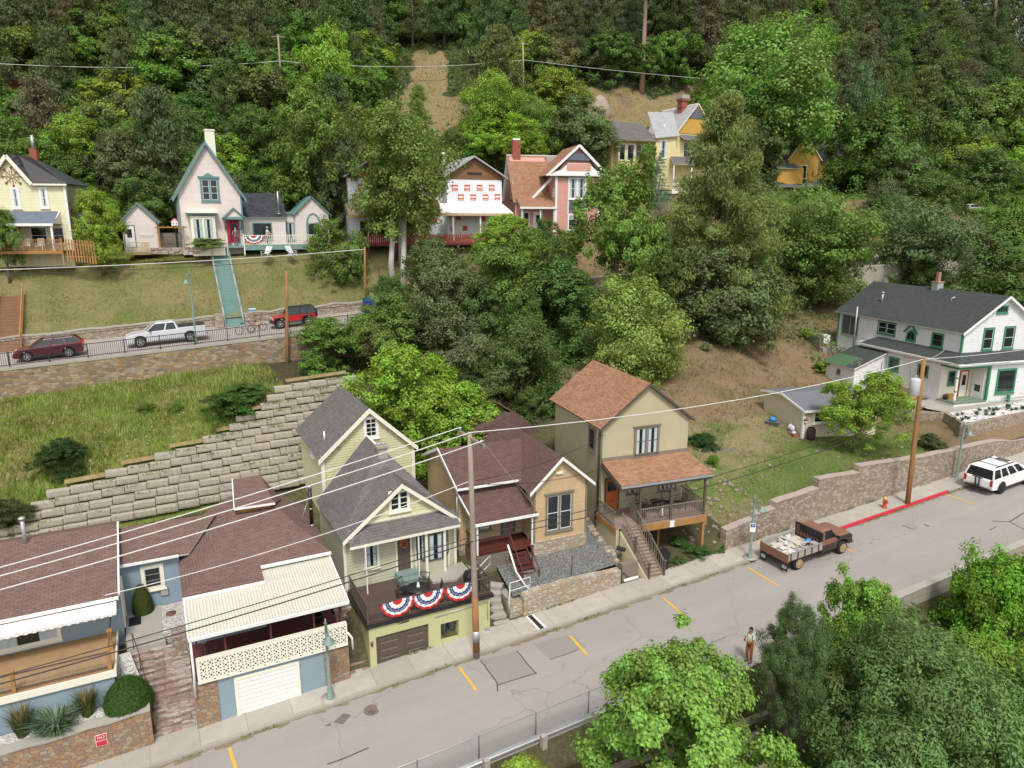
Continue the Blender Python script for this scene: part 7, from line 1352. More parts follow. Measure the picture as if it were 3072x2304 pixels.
_, TA = hp(853, 385, 834, 104, M['polew'], 'pale utility pole on the wooded slope above the gothic house roof'); _, TB_ = hp(1571, 345, 1569, 127, wood('new_pole', (.42,.3,.16), 'z', .2), 'yellowish utility pole on the hillside above the sheeted and pink houses'); _, TC = hp(2640, 380, 2661, 222, M['polew'], 'utility pole top rising from dark trees at the upper right')
hp(862, 1106, 859, 813, M['poler'], 'orange brown pole standing in front of the big stone retaining wall', .16, 59.6, arm=False); hp(1096, 925, 1094, 742, M['poler'], 'thin brown pole on the upper street beside the blue dumpster', .13, 69.0, arm=False); hp(2985, 620, 3013, 462, M['poler'], 'leaning brown pole in the trees at the far right', .16, 76, arm=False)
hp(1218*1, 0, 1218, 0, M['polew'], 'x') if False else None
d1 = V3((0,0,0)); w1, w2_ = TA-V3((0,0,3.4)), TA-V3((0,0,5.6)); b1_, b2_ = TB_-V3((0,0,2.6)), TB_-V3((0,0,4.5)); c1_ = TC-V3((0,0,2.5))
wire([ext(w1, att(0, 178, st(w1)[1]), 1.2), w1, b1_, c1_], .03, M['wire'], 'upper pale power line strung across the wooded hillside', .9); wire([ext(w2_, att(0, 222, st(w2_)[1]), 1.2), w2_, b2_, c1_-V3((0,0,1.6))], .025, M['wireb'], 'lower dark power line strung across the wooded hillside', .9)
k1, k2 = att(1094, 748, 69), att(1094, 765, 69); wire([ext(k1, att(0, 803, 69), 1.2), k1], .03, M['wire'], 'pale cable strung across the dry lawn', .3); wire([ext(k2, att(0, 818, 69), 1.2), k2], .025, M['wireb'], 'dark cable strung across the dry lawn', .3)
def lamp(base, H_, ang, label, rz=0, sign=False, arm=.45):
    e = empty('street_lamp', base, ang, label, 'street lamp', 'grey-green street lamps'); L_ = M['lampgreen']; g = MB(L_); g.lathe([(.17,0),(.17,.06),(.12,.12),(.11,.5),(.075,.62),(.065,H_-.55),(.055,H_-.1),(.08,H_-.08),(.03,H_),(.045,H_+.06),(.005,H_+.16)], n=12); g.build('post', e)
    g = MB(L_); g.tube([(0,0,H_-.75),(arm*.3,0,H_-.2),(arm*.75,0,H_-.1),(arm,0,H_-.35),(arm,0,H_-.55)], .022, 6); g.build('arm', e); g = MB(L_); g.lathe([(.03,.22),(.09,.18),(.12,.05),(.26,-.06),(.27,-.1)], (arm,0,H_-.72), 16); s_ = g.build('lamp_shade', e); g = MB(M['lamp_clear']); g.lathe([(.2,-.09),(.17,-.16),(.02,-.2)], (arm,0,H_-.72), 14); g.build('globe', s_)
    g = MB(M['conc']); g.lathe([(.42,-.0),(.42,.012)], n=24); g.build('base_ring', e)
    if sign:
        g = MB(M['white']); g.box(-.16,-.1,H_-2.1,.16,-.08,H_-1.55); o = g.build('parking_sign', e); g = MB(plain('sign_blue', (.02,.12,.4), .5)); g.box(-.13,-.104,H_-1.8,.13,-.101,H_-1.58); g.build('blue_panel', o); text('P', o, (V3((0,-.104,0)),EX,EZ,-EY), 0, H_-1.69, .2, M['white'], 'sign_letter', .001)
    return e
l1 = low(991, 2094, .13); lamp(l1, 3.75, R(-60), 'grey-green street lamp on the pavement at the right end of the blue garage', arm=.35)
l2 = low(2250, 1672, .13); lamp(l2, 3.75, R(-5), 'grey-green street lamp with blue parking sign behind the flatbed pickup', sign=True)
sB = st(low(2856, 1395, .13))[0]; l3 = S(54.5, 28.9, G*54.5+.13); q_ = att(2881, 1357, 28.9); l3 = S(st(q_)[0], 28.9, G*st(q_)[0]+.13); lamp(l3, 4.1, R(-5), 'grey-green gooseneck street lamp behind the white car')
q_ = att(590, 1041, 60.95); l4 = S(st(q_)[0], 60.95, G*st(q_)[0]+11.25); lamp(l4, 5.6, R(-150), 'slender grey-green street lamp on the upper street beside the silver pickup', arm=.3)
# hydrant, signs
h_ = low(2653, 1523, .13); e = empty('fire_hydrant', h_, TH, 'red and yellow fire hydrant on the pavement above the red kerb', 'fire hydrant'); hr = plain('hydrant_red', (.42,.05,.03), .5); g = MB(hr); g.lathe([(.17,0),(.17,.05),(.11,.08),(.11,.5),(.14,.52),(.14,.56),(.1,.6)], n=14); g.build('barrel', e); g = MB(plain('hydrant_yellow', (.6,.4,.05), .5)); g.lathe([(.12,.6),(.1,.68),(.05,.74),(.03,.8)], n=14); g.build('bonnet', e)
for a in (0, pi/2, pi): g = MB(hr); g.tube([(0,0,.42),(.2*cos(a+pi),.2*sin(a+pi),.42)], [.06,.07], 8); g.build('nozzle', e)
p_ = att(304, 2220, 29.03); s_ = st(p_)[0]; e = empty('wall_sign', S(s_, 29.04, p_.z), TH, 'small red and white no parking notice fixed to the orange stone wall', 'sign'); g = MB(M['white']); g.box(-.2,-.03,-.26,.2,-.01,.26); g.build('panel', e); g = MB(M['redpaint']); g.box(-.185,-.036,-.245,.185,-.031,.245); g.build('red_face', e)
for i, q in enumerate(('NO', 'PARKING')): text(q, e, (V3((0,-.038,0)),EX,EZ,-EY), 0, .14-i*.14, .17 if i == 0 else .085, M['white'], 'sign_lettering', .001)
# ================================================================== GUARD RAIL, CHAIN FENCE, BARRIER
e = empty('guard_rail', S(-6, 21.2, G*-6), TH, 'galvanised steel guard rail along the near side of the road', 'guard rail'); g = MB(plain('galv_rail', (.5,.52,.54), .4, .6)); pr = [(0,.42),(.04,.46),(.0,.52),(.04,.58),(.0,.62),(-.03,.62),(.01,.58),(-.03,.52),(.01,.46),(-.03,.42)]; L_ = 28
g.mesh([(0,y-.06,z) for y, z in pr]+[(L_,y-.06,z+G*L_) for y, z in pr], [(i,i+1,i+11,i+10) for i in range(9)]); g.build('rail', e)
for k in range(11): g = MB(plain('pale_post', (.36,.33,.28), .9, var=.3, scale=4) if k == 0 else gp_); gp_ = g.mats[0]; x = .6+k*2.5; g.box(x-.11,-.33,G*x-1.0,x+.11,-.11,G*x+.6); g.build('post', e)
e = empty('chain_link_fence', S(-6, 21.55, G*-6), TH, 'low chain link fence behind the steel guard rail', 'fence'); g = MB(M['galv']); g.tube([(0,0,1.25),(L_,0,1.25+G*L_)], .022, 6); g.build('top_rail', e)
for k in range(11): x = .55+k*2.5; g = MB(M['plasticgrey']); g.tube([(x,0,G*x-.2),(x,0,G*x+1.27)], .03, 6); g.build('post', e)
g = MB(M['galv'])
k = 0.0
while k < L_: 
    for sg in (-1, 1):
        x1 = k+sg*1.15
        if 0 <= x1 <= L_: g.bar((k,.01*sg,.1+G*k),(x1,.01*sg,1.22+G*x1), .006)
    k += .11
g.build('wire_mesh', e, kind='stuff')
q = [att(2560, 1832, 20.75), att(3072, 1632, 20.75)]; s0_, z0_ = st(q[0])[0], q[0].z; s1_, z1_ = st(q[1])[0], q[1].z; z0_ = min(z0_, G*s0_+.85); z1_ = z1_
wallobj('concrete_barrier', M['concwall'], [(s0_-4, G*(s0_-4)+.55), (s1_, G*s1_+.55), (s1_+60, G*(s1_+60)+.55)], 20.35, .38, lambda s: G*s-4, 'grey concrete barrier wall along the near side of the road at the right', 'barrier wall', .03, M['conc'])
e = empty('timber_cribbing', S(12.6, 19.9, .1), TH-R(4), 'weathered timber log cribbing stacked on the bank below the guard rail', 'retaining wall'); rng = random.Random(6)
for k in range(5):
    for j in range(2): g = MB(M['oldwood']); x = j*4.8+rng.uniform(-.3,.3)-k*.3; g.bar((x,-.3-k*.42,-.25-k*.42),(x+4.6,-.3-k*.42,-.05-k*.42), .24, .22); g.build('beam', e)
    g = MB(M['oldwood']); x = 1.2+k*1.7; g.bar((x,.4,-.2-k*.1),(x+.1,-2.6,-2.4), .2, .2); g.build('cross_beam', e)
# ================================================================== PORCH FURNITURE
def metal_chair(loc, rz, label, group, mt=None, slat=True):
    e = empty('metal_chair', loc, rz, label, 'chair', group); mt = mt or M['black']; g = MB(mt); g.box(-.24,-.22,.42,.24,.24,.45); g.build('seat', e)
    g = MB(mt); 
    for x in (-.24,.24): g.tube([(x,.24,.0),(x,.26,.5),(x,.34,.95)], .018, 6)
    g.bar((-.24,.34,.94),(.24,.34,.94), .03); g.bar((-.24,.28,.55),(.24,.28,.55), .02)
    for i in range(1,6): g.bar((-.24+i*.08,.28,.55),(-.24+i*.08,.34,.94), .012)
    g.build('backrest', e)
    for x in (-.24,.24): g = MB(mt); g.tube([(x,-.22,0),(x,-.2,.66),(x,.27,.66)], .018, 6); g.build('armrest', e)
    return e
def table(loc, r, label, hgt=.72):
    e = empty('patio_table', loc, 0, label, 'table'); g = MB(M['black']); g.lathe([(r,hgt-.03),(r,hgt),(.03,hgt+.002)], n=24); g.build('tabletop', e)
    for k in range(4): a = k*pi/2+.4; g = MB(M['black']); g.tube([(r*.75*cos(a),r*.75*sin(a),0),(r*.4*cos(a),r*.4*sin(a),hgt*.5),(r*.7*cos(a),r*.7*sin(a),hgt-.02)], .018, 6); g.build('leg', e)
    return e
u_, v_ = gf.fl(1255, 1762, FL+.72); table(gf.wld(u_, max(v_,.9), FL), .58, 'round black metal table on the brown balcony of the green house'); c_ = (u_, max(v_,.9))
for k, (a, nm) in enumerate(((125,'black metal chair behind the balcony table on the left'),(55,'black metal chair behind the balcony table on the right'),(195,'black metal chair at the left end of the balcony table'),(-15,'black metal chair at the right end of the balcony table'))):
    metal_chair(gf.wld(c_[0]+.85*cos(R(a)), c_[1]+.8*sin(R(a)), FL), TH+R(a-90), nm, 'chairs around the balcony table')
g = MB(M['white']); g.lathe([(.08,0),(.09,.1),(.05,.16),(.06,.24),(.01,.28)], n=10); g.build('citronella_jar', loc=gf.wld(c_[0], c_[1], FL+.72), label='small white jar on the round black balcony table', cat='jar')
g = MB(plain('grill_cover', (.02,.022,.025), .6)); g.hexa([(-.35,-.28,0),(.35,-.28,0),(.35,.28,0),(-.35,.28,0),(-.38,-.3,.85),(.38,-.3,.85),(.38,.3,.85),(-.38,.3,.85)]); g.hexa([(-.38,-.3,.85),(.38,-.3,.85),(.38,.3,.85),(-.38,.3,.85),(-.28,-.15,1.1),(.28,-.15,1.1),(.28,.2,1.1),(-.28,.2,1.1)]); bevel(g.build('covered_grill', loc=gf.wld(5.65, .7, FL), rz=TH, label='grill under a black cover at the right end of the balcony', cat='grill'), .04)
for k in range(2):
    e = empty('rubbish_bin', gf.wld(bx0+.3+k*.5, .55, bz0), TH, ('left of the two dark grey bins in the lime wall niche','right of the two dark grey bins in the lime wall niche')[k], 'bin', 'bins in the wall niche'); g = MB(M['plasticgrey']); g.lathe([(.17,0),(.22,.68),(.23,.7),(.2,.7)], n=16); g.build('body', e); g = MB(M['plasticgrey']); g.lathe([(.24,.7),(.24,.74),(.1,.8),(.01,.8)], n=16); g.build('lid', e)
e = hthing('rubbish_bin', Frame(cf.wld(2.35, -3.35, low(1977,1715,.13).z-cf.o.z+.05), 10), 'tall black wheeled rubbish bin at the foot of the wooden stairs', 'bin'); g = MB(M['black']); g.hexa([(-.24,-.24,.05),(.24,-.24,.05),(.24,.24,.05),(-.24,.24,.05),(-.31,-.32,1.0),(.31,-.32,1.0),(.31,.32,1.0),(-.31,.32,1.0)]); g.build('body', e); g = MB(M['black']); g.box(-.33,-.36,1.0,.33,.36,1.07); g.m(M['white']).box(-.1,-.305,.6,.1,-.3,.64); g.build('lid', e)
table(cf.wld(3.1, -1.3, DW), .45, 'dark round table on the stucco house porch'); table(cf.wld(1.9, -1.6, DW), .4, 'low dark side table near the porch steps', .5)
for k, (u_, v_, a, nm) in enumerate(((2.4,-.7,20,'dark chair left of the porch table'),(3.9,-.9,-30,'dark chair right of the porch table'),(4.7,-1.3,-90,'dark chair at the right end of the stucco porch'))): metal_chair(cf.wld(u_, v_, DW), R(20+a), nm, 'chairs on the stucco house porch')
g = MB(M['white']); g.lathe([(.05,0),(.08,.1),(.12,.35),(.06,.5),(.02,.52)], n=8); g.build('folded_umbrella', loc=cf.wld(2.95, -2.1, DW+.1), label='small white wrapped bundle behind the stucco porch railing', cat='bundle')
e = hthing('shovel', Frame(bf.wld(.62, .15, 2.36), 27), 'black shovel leaning behind the cream balcony wall', 'shovel'); g = MB(M['black']); g.tube([(0,.0,0),(-.06,.0,1.5)], .025, 6); g.build('shaft', e); g = MB(M['conc']); g.tube([(-.06,0,1.5),(-.16,0,1.6),(-.16,0,1.72),(.02,0,1.72),(.02,0,1.6),(-.06,0,1.5)], .018, 6); g.build('handle', e)
g = MB(M['black']); g.lathe([(.16,0),(.24,.35),(.25,.4),(.2,.4),(.01,.35)], n=12); g.build('plant_pot', loc=bf.wld(5.6,2.2,2.34), label='big dark plant pot on the red porch floor', cat='pot')
# ================================================================== PEOPLE
def skin(name, par, verts, edges, rad, mt, sub=2, root=0):
    me = bpy.data.meshes.new(name); me.from_pydata([V3(v) for v in verts], edges, []); o = bpy.data.objects.new(name, me); col.objects.link(o); o.parent = par; me.materials.append(mt)
    m_ = o.modifiers.new('skin', 'SKIN'); m_.use_smooth_shade = True
    if not me.skin_vertices: me.attributes.new
    sk = me.skin_vertices[0].data if me.skin_vertices else None
    for i, r in enumerate(rad): sk[i].radius = r if isinstance(r, tuple) else (r, r); sk[i].use_root = (i == root)
    s_ = o.modifiers.new('sub', 'SUBSURF'); s_.levels = sub; s_.render_levels = sub; return o
def person(loc, rz, label, shirt, trousers, skin_m, hair, arms, legs=None, lean=0, group=None, bare_forearm=True, hat=None, phone=None, sc_=1.0):
    """x forward, y left; arms: (elbow, hand) for left and right"""
    e = empty('person', loc, rz, label, 'person', group); e.scale = (sc_,)*3
    sh = 1.44; V = {}
    legs = legs or [((.02,.1,.5),(0,.11,.08),(.14,.13,.03)), ((.05,-.1,.5),(-.02,-.11,.08),(.13,-.13,.03))]
    verts = [(0,0,.95),(0,0,1.1),(.0,0,1.3),(0,0,1.46),(.02,0,1.53),(.04,0,1.6),(.035,0,1.7)]; rad = [(.155,.12),(.145,.105),(.17,.115),(.09,.07),(.055,.055),(.078,.09),(.072,.085)]; E = [(0,1),(1,2),(2,3),(3,4),(4,5),(5,6)]
    for sg, lg in ((1, legs[0]), (-1, legs[1])): b = len(verts); verts += [(0,sg*.09,.86), lg[0], lg[1], lg[2]]; rad += [.088,.062,.045,(.04,.032)]; E += [(0,b),(b,b+1),(b+1,b+2),(b+2,b+3)]
    for sg, am in ((1, arms[0]), (-1, arms[1])): b = len(verts); verts += [(0,sg*.185,1.42), am[0], am[1]]; rad += [.055,.04,.026]; E += [(3,b),(b,b+1),(b+1,b+2)]
    skin('body', e, verts, E, rad, skin_m)
    skin('trousers', e, [(0,0,.95),(0,0,1.02)]+[p for sg, lg in ((1,legs[0]),(-1,legs[1])) for p in ((0,sg*.09,.86), lg[0], V3(lg[1])+V3((0,0,.03)))], [(0,1),(0,2),(2,3),(3,4),(0,5),(5,6),(6,7)], [(.17,.14),(.165,.135)]+[.1,.078,.066]*2, trousers)
    sv_ = [(0,0,.95),(0,0,1.12),(0,0,1.32),(0,0,1.455)]; sr_ = [(.18,.145),(.17,.13),(.19,.135),(.085,.075)]; se = [(0,1),(1,2),(2,3)]
    for sg, am in ((1, arms[0]), (-1, arms[1])): b = len(sv_); el = V3(am[0]); s0 = V3((0,sg*.185,1.42)); sv_ += [s0, s0.lerp(el, .8)]; sr_ += [.07,.066]; se += [(3,b),(b,b+1)]
    skin('shirt', e, sv_, se, sr_, shirt)
    g = MB(hair); hc = V3((.02,0,1.665)); n = 10
    vs = []; fs = []
    for i in range(6):
        a = i/5*pi*.62
        for j in range(12): b = j/12*2*pi; ff = .55 if cos(b) > .5 and i > 3 else 1; vs.append(hc+V3((.098*sin(a*ff)*cos(b)-.012, .088*sin(a*ff)*sin(b), .115*cos(a*ff))))
    for i in range(5):
        for j in range(12): fs.append((i*12+j,i*12+(j+1)%12,(i+1)*12+(j+1)%12,(i+1)*12+j))
    g.smooth = True; g.mesh(vs, fs); g.build('hair', e)
    f_ = MB(skin_m); f_.smooth = True; f_.lathe([(.002,-.03),(.014,-.01),(.004,.03)], (.125,0,1.635), 6); f_.lathe([(.004,-.03),(.018,0),(.004,.03)], (.03,.09,1.64), 6); f_.lathe([(.004,-.03),(.018,0),(.004,.03)], (.03,-.09,1.64), 6); f_.build('nose_and_ears', e)
    f_ = MB(M['black']); 
    for y in (-.032,.032): f_.lathe([(.002,-.008),(.01,0),(.002,.008)], (.112,y,1.66), 6)
    f_.m(plain('lips', (.3,.12,.1), .6)).box(.112,-.022,1.595,.12,.022,1.603); f_.build('eyes_and_mouth', e)
    for sg, am in ((1, arms[0]), (-1, arms[1])):
        h = V3(am[1]); d_ = (h-V3(am[0])).normalized(); sd2 = V3((0,0,1)).cross(d_); sd2 = sd2.normalized() if sd2.length > .1 else V3((0,1,0)); vv = [h, h+d_*.05]; rr = [(.024,.016),(.034,.016)]; ee = [(0,1)]
        for k in range(4): b = len(vv); o_ = sd2*(-.024+.016*k); ln = (.05,.062,.058,.045)[k]; c_ = d_.cross(sd2)*-1; vv += [h+d_*.075+o_, h+d_*(.075+ln*.55)+o_+c_*.012, h+d_*(.075+ln*.8)+o_+c_*.035]; rr += [.009,.0085,.007]; ee += [(1,b),(b,b+1),(b+1,b+2)]
        b = len(vv); vv += [h+d_*.03-sd2*.035*sg, h+d_*.07-sd2*.045*sg]; rr += [.01,.008]; ee += [(0,b),(b,b+1)]; skin('hand', e, vv, ee, rr, skin_m, 1)
    if hat:
        g = MB(hat); g.lathe([(.2,0),(.2,.012),(.1,.02),(.095,.1),(.06,.12),(.01,.12)], (.02,0,1.715), 16); g.build('hat', e)
    for sg, lg in ((1, legs[0]), (-1, legs[1])): g = MB(M['black']); p = V3(lg[1]); g.hexa([(p.x-.07,p.y-.045,0),(p.x+.2,p.y-.045,0),(p.x+.2,p.y+.045,0),(p.x-.07,p.y+.045,0),(p.x-.06,p.y-.035,.09),(p.x+.15,p.y-.035,.055),(p.x+.15,p.y+.035,.055),(p.x-.06,p.y+.035,.09)]); bevel(g.build('shoe', e), .015)
    if phone:
        g = MB(M['black']); g.bar(V3(phone), V3(phone)+V3((.09,0,.1)), .075, .01, (0,1,0)); bevel(g.build('phone', loc=(0,0,0)), .004)
        o = bpy.data.objects['phone']; Rm = Matrix.Rotation(rz, 4, 'Z'); o.matrix_world = Matrix.Translation(loc) @ Rm; tag(o, 'dark phone held in both hands by the man on the road', 'phone')
    return e
sk1 = plain('skin_brown', (.3,.15,.09), .6, var=.06); sk2 = plain('skin_light', (.55,.36,.27), .6, var=.06); bh_ = plain('dark_hair', (.012,.01,.009), .6)
q_ = low(2246, 1985); person(V3((q_.x, q_.y, q_.z+.01)), R(215), 'man in pale patterned shirt and rust brown trousers looking at his phone', plain('shirt_pale', (.55,.57,.48), .8, var=.3, scale=20), plain('trousers_rust', (.3,.1,.035), .8), sk1, bh_, [((.1,.24,1.14),(.33,.08,1.22)), ((.06,-.25,1.14),(.32,-.06,1.2))], phone=(.4,0,1.24))
person(CH.wld(4.98, -.75, .05), R(27+90), 'person in grey clothes seen from behind at the open crimson front door', plain('grey_cloth', (.16,.15,.15), .9), plain('grey_cloth_dark', (.12,.11,.11), .9), sk2, plain('grey_hair', (.3,.27,.23), .8), [((-.08,.3,1.15),(.05,.22,.98)), ((.02,-.26,1.15),(.1,-.24,.92))])
person(CH.wld(8.3, 1.1, .05), R(27-35), 'person in white top and straw hat leaning forward on the teal deck', plain('white_top', (.6,.58,.52), .9), plain('dark_trousers', (.05,.05,.06), .9), sk2, bh_, [((.16,.22,1.18),(.36,.14,1.08)), ((.18,-.2,1.18),(.4,-.1,1.1))], hat=plain('straw', (.5,.4,.22), .9))
# ================================================================== VEGETATION
import numpy as np
def leafmat(name, rough=.55, tr=.35, tint=(1.15,1.2,.6)):
    t = NT(name, rough, 0, .25); oi = t.n('ShaderNodeObjectInfo'); a = t.n('ShaderNodeAttribute', attribute_name='rnd'); b = t.n('ShaderNodeAttribute', attribute_name='clump')
    hs_ = t.n('ShaderNodeHueSaturation'); t.l(oi.outputs['Color'], hs_.inputs['Color'])
    v = t.math('ADD', t.math('MULTIPLY', a.outputs['Fac'], .75), t.math('MULTIPLY', b.outputs['Fac'], .7)); t.l(t.math('ADD', v, .4), hs_.inputs['Value']); t.l(t.math('ADD', t.math('MULTIPLY', b.outputs['Fac'], .035), .482), hs_.inputs['Hue'])
    t.l(hs_.outputs[0], t.b.inputs['Base Color']); tl = t.n('ShaderNodeBsdfTranslucent'); m = t.mix(1.0, hs_.outputs[0], tint, 'MULTIPLY'); t.l(m, tl.inputs[0]); mx = t.n('ShaderNodeMixShader'); mx.inputs[0].default_value = tr
    t.l(t.b.outputs[0], mx.inputs[1]); t.l(tl.outputs[0], mx.inputs[2]); t.l(mx.outputs[0], t.t.nodes['Material Output'].inputs['Surface']); return t.mt
M['leaf'] = leafmat('leaves'); M['needle'] = leafmat('needles', .7, .15)
def leafmesh(name, P, Nn, size, asp, rnd, clump, mt, rs, droop=0):
    n = len(P); Nn = Nn/np.maximum(1e-6, np.linalg.norm(Nn, axis=1))[:, None]; A = rs.normal(size=(n, 3)); U = np.cross(Nn, A); U /= np.maximum(1e-6, np.linalg.norm(U, axis=1))[:, None]; W_ = np.cross(Nn, U)
    L = (size*(.6+.8*rs.random(n)))[:, None]; w_ = L*asp
    a = P-U*L*.5; b = P+W_*w_*.5+U*L*.08; c = P+U*L*.5; d = P-W_*w_*.5+U*L*.08
    V = np.stack([a, b, c, d], 1).reshape(-1, 3).astype(np.float32); me = bpy.data.meshes.new(name); me.vertices.add(4*n); me.vertices.foreach_set('co', V.ravel()); me.loops.add(4*n); me.loops.foreach_set('vertex_index', np.arange(4*n, dtype=np.int32))
    me.polygons.add(n); me.polygons.foreach_set('loop_start', np.arange(0, 4*n, 4, dtype=np.int32)); me.polygons.foreach_set('loop_total', np.full(n, 4, dtype=np.int32)); me.update(calc_edges=True)
    for nm, ar in (('rnd', rnd), ('clump', clump)): at_ = me.attributes.new(nm, 'FLOAT', 'FACE'); at_.data.foreach_set('value', ar.astype(np.float32))
    me.materials.append(mt); return me
def norm8(P):
    lo, hi = np.percentile(P, .6, axis=0), np.percentile(P, 99.4, axis=0); c = (lo+hi)/2; w_ = max(hi[0]-lo[0], hi[1]-lo[1]); Q = P.copy(); Q[:, 0] = (P[:, 0]-c[0])/w_*8; Q[:, 1] = (P[:, 1]-c[1])/w_*8; Q[:, 2] = (P[:, 2]-lo[2])/(hi[2]-lo[2])*8; return Q
def decid(name, seed, n, size, lobes=9, cl=None, shape='round', asp=.62, ragged=.16, mt=None, loose=.42):
    """crown in a unit box: x,y in -.5...5, z 0..1 (authored at 8 m so that sizes are metres at that scale)"""
    rs = np.random.RandomState(seed); K = cl or max(60, n//110); C = []; R_ = []
    lob = []
    for i in range(lobes):
        a = rs.rand()*2*pi; z = rs.rand() if shape != 'column' else (i+.5)/lobes
        if shape == 'round': prof = .31*sin(pi*min(1, (z*.86+.14)))**.7
        elif shape == 'vase': prof = .33*(.35+.65*z)*(1 if z < .8 else .72)
        elif shape == 'column': prof = .10
        else: prof = .33*(1-z*.75)
        r = prof*rs.uniform(.55, 1.15); q = .24 if shape != 'column' else .3
        lob.append((r*cos(a), r*sin(a), .14+z*.66, q*rs.uniform(.7, 1.2)*(1-.25*z)))
    lob.append((0, 0, .5, .32 if shape != 'column' else .25))
    for k in range(K):
        l = lob[rs.randint(len(lob))]; v = rs.normal(size=3); v /= np.linalg.norm(v); v[2] = abs(v[2])*.9-.25 if rs.rand() < .8 else v[2]; rr = l[3]*(.7+.42*rs.rand())
        C.append((l[0]+v[0]*rr, l[1]+v[1]*rr, min(1.0, max(.0, l[2]+v[2]*rr*1.05))))
    C = np.array(C); ci = rs.randint(K, size=n); cr = ragged*(.45+.75*rs.rand(K))*.5
    D_ = rs.normal(size=(n, 3)); D_ /= np.linalg.norm(D_, axis=1)[:, None]; rad = cr[ci]*rs.rand(n)**loose; P = C[ci]+D_*rad[:, None]*np.array([1, 1, .72])+rs.normal(size=(n, 3))*.009
    Nn = D_*.75+(P-np.array([0, 0, .42]))*1.1+rs.normal(size=(n, 3))*.3+np.array([0, 0, .45]); ch = rs.rand(K)
    P8 = norm8(P); return leafmesh(name, P8, Nn, size, asp, rs.rand(n), ch[ci], mt or M['leaf'], rs), lob
def pine(name, seed, n, size, levels=15, narrow=.36, base=.12, mt=None, tuft=.05, conical=False, asp=.17):
    rs = np.random.RandomState(seed); T_ = []; 
    for i in range(levels):
        z = base+(1-base)*i/levels; pr = narrow*((1-z)**(.95 if conical else .6))*(1 if conical else (.78+.4*rs.rand())); nb = max(3, int((9 if conical else 7)*(1.2-z)))
        for j in range(nb):
            a = 2*pi*(j+rs.rand()*.8)/nb; Lb = pr*rs.uniform(.75, 1.15)
            for q in np.linspace(.35, 1, 5):
                dz = (-.10*q*q if conical else .03*q-.02)*Lb*2; T_.append((cos(a)*Lb*q+rs.normal()*.012, sin(a)*Lb*q+rs.normal()*.012, z+dz+rs.normal()*.008, q))
    T_.append((0, 0, .99, 1)); T_ = np.array(T_); K = len(T_); ci = rs.randint(K, size=n); D_ = rs.normal(size=(n, 3)); D_ /= np.linalg.norm(D_, axis=1)[:, None]; D_[:, 2] = D_[:, 2]*.7+.12
    tr_ = tuft*(.7+.6*rs.rand(K)); P = T_[ci, :3]+D_*(tr_[ci]*rs.rand(n)**.5)[:, None]*np.array([1, 1, .55 if conical else .8]); ch = rs.rand(K)
    P8 = norm8(P); Nn = rs.normal(size=(n, 3))+np.array([0, 0, .8]); me = leafmesh(name, P8, Nn, size, asp, rs.rand(n), ch[ci], mt or M['needle'], rs); return me, None
PR = {}
for i in range(4): PR['D%d' % i] = decid('deciduous_crown', 10+i, 30000, .2, 10+i, ragged=.15)
PR['V0'] = decid('vase_crown', 31, 34000, .19, 13, shape='vase'); PR['V1'] = decid('vase_crown', 32, 26000, .2, 11, shape='vase', ragged=.19)
for i in range(3): PR['F%d' % i] = decid('far_crown', 50+i, 12000, .28, 9+i)
for i in range(3): PR['N%d' % i] = decid('near_maple_crown', 70+i, 105000, .15, 18, cl=380, ragged=.125, asp=.85)
PR['N3'] = decid('near_narrow_leaf_crown', 75, 130000, .14, 16, cl=420, ragged=.14, asp=.38)
PR['C0'] = decid('column_crown', 90, 14000, .2, 8, shape='column')
for i in range(3): PR['P%d' % i] = pine('pine_crown', 110+i, 18000, .34, 13+i*2, .34+.03*i, .2, tuft=.075, asp=.3)
PR['PN'] = pine('near_pine_crown', 120, 100000, .22, 20, .44, .04, tuft=.07, asp=.22); PR['SP'] = pine('spruce_crown', 130, 24000, .2, 22, .27, .03, conical=True, tuft=.035)
rs_ = np.random.RandomState(5); q_ = rs_.normal(size=(26000, 3)); q_ /= np.linalg.norm(q_, axis=1)[:, None]; q_[:, 2] = np.abs(q_[:, 2]); PR['R0'] = (leafmesh('clipped_ball', (q_*(3.8+.35*rs_.normal(size=26000)*.5)[:, None])*np.array([1,1,2.0])+0, q_+rs_.normal(size=(26000,3))*.35, .3, .6, rs_.rand(26000), rs_.rand(26000), M['leaf'], rs_), None)
for i in range(2): PR['B%d' % i] = decid('bush_crown', 140+i, 11000, .36, 9, ragged=.18)
def limbs(par, base, cb, ct, rad, r, mt, seed, lean=(0,0), forks=5, name='trunk'):
    rg = random.Random(seed); h = ct-cb; b = V3((0,0,-.5)); top = V3((lean[0], lean[1], cb-base.z+h*.72)); fz = max(.6, cb-base.z+h*.08); g = MB(mt)
    k = fz/(cb-base.z+h*.72); fk = V3((lean[0]*k, lean[1]*k, fz)); g.tube([b, V3((lean[0]*k*.5+rg.uniform(-.1,.1)*r*3, lean[1]*k*.5, fz*.5)), fk, fk.lerp(top, .5)+V3((rg.uniform(-.3,.3), rg.uniform(-.3,.3), 0)), top], [r*1.25, r, r*.85, r*.45, r*.12], 8)
    for i in range(forks):
        a = i/forks*2*pi+rg.uniform(-.4,.4); s0 = fk.lerp(top, rg.uniform(0, .45)); e_ = V3((lean[0]+rad*.72*cos(a), lean[1]+rad*.72*sin(a), s0.z+h*rg.uniform(.18,.5))); m_ = s0.lerp(e_, .5)+V3((0,0,-h*.04+rg.uniform(-.2,.2)))
        g.tube([s0, m_, e_], [r*.5, r*.3, r*.06], 6); g.tube([m_, m_+V3((rad*.25*cos(a+1), rad*.25*sin(a+1), h*.2))], [r*.22, r*.04], 5)
    g.build(name, par, uv=False)
TN = [0]
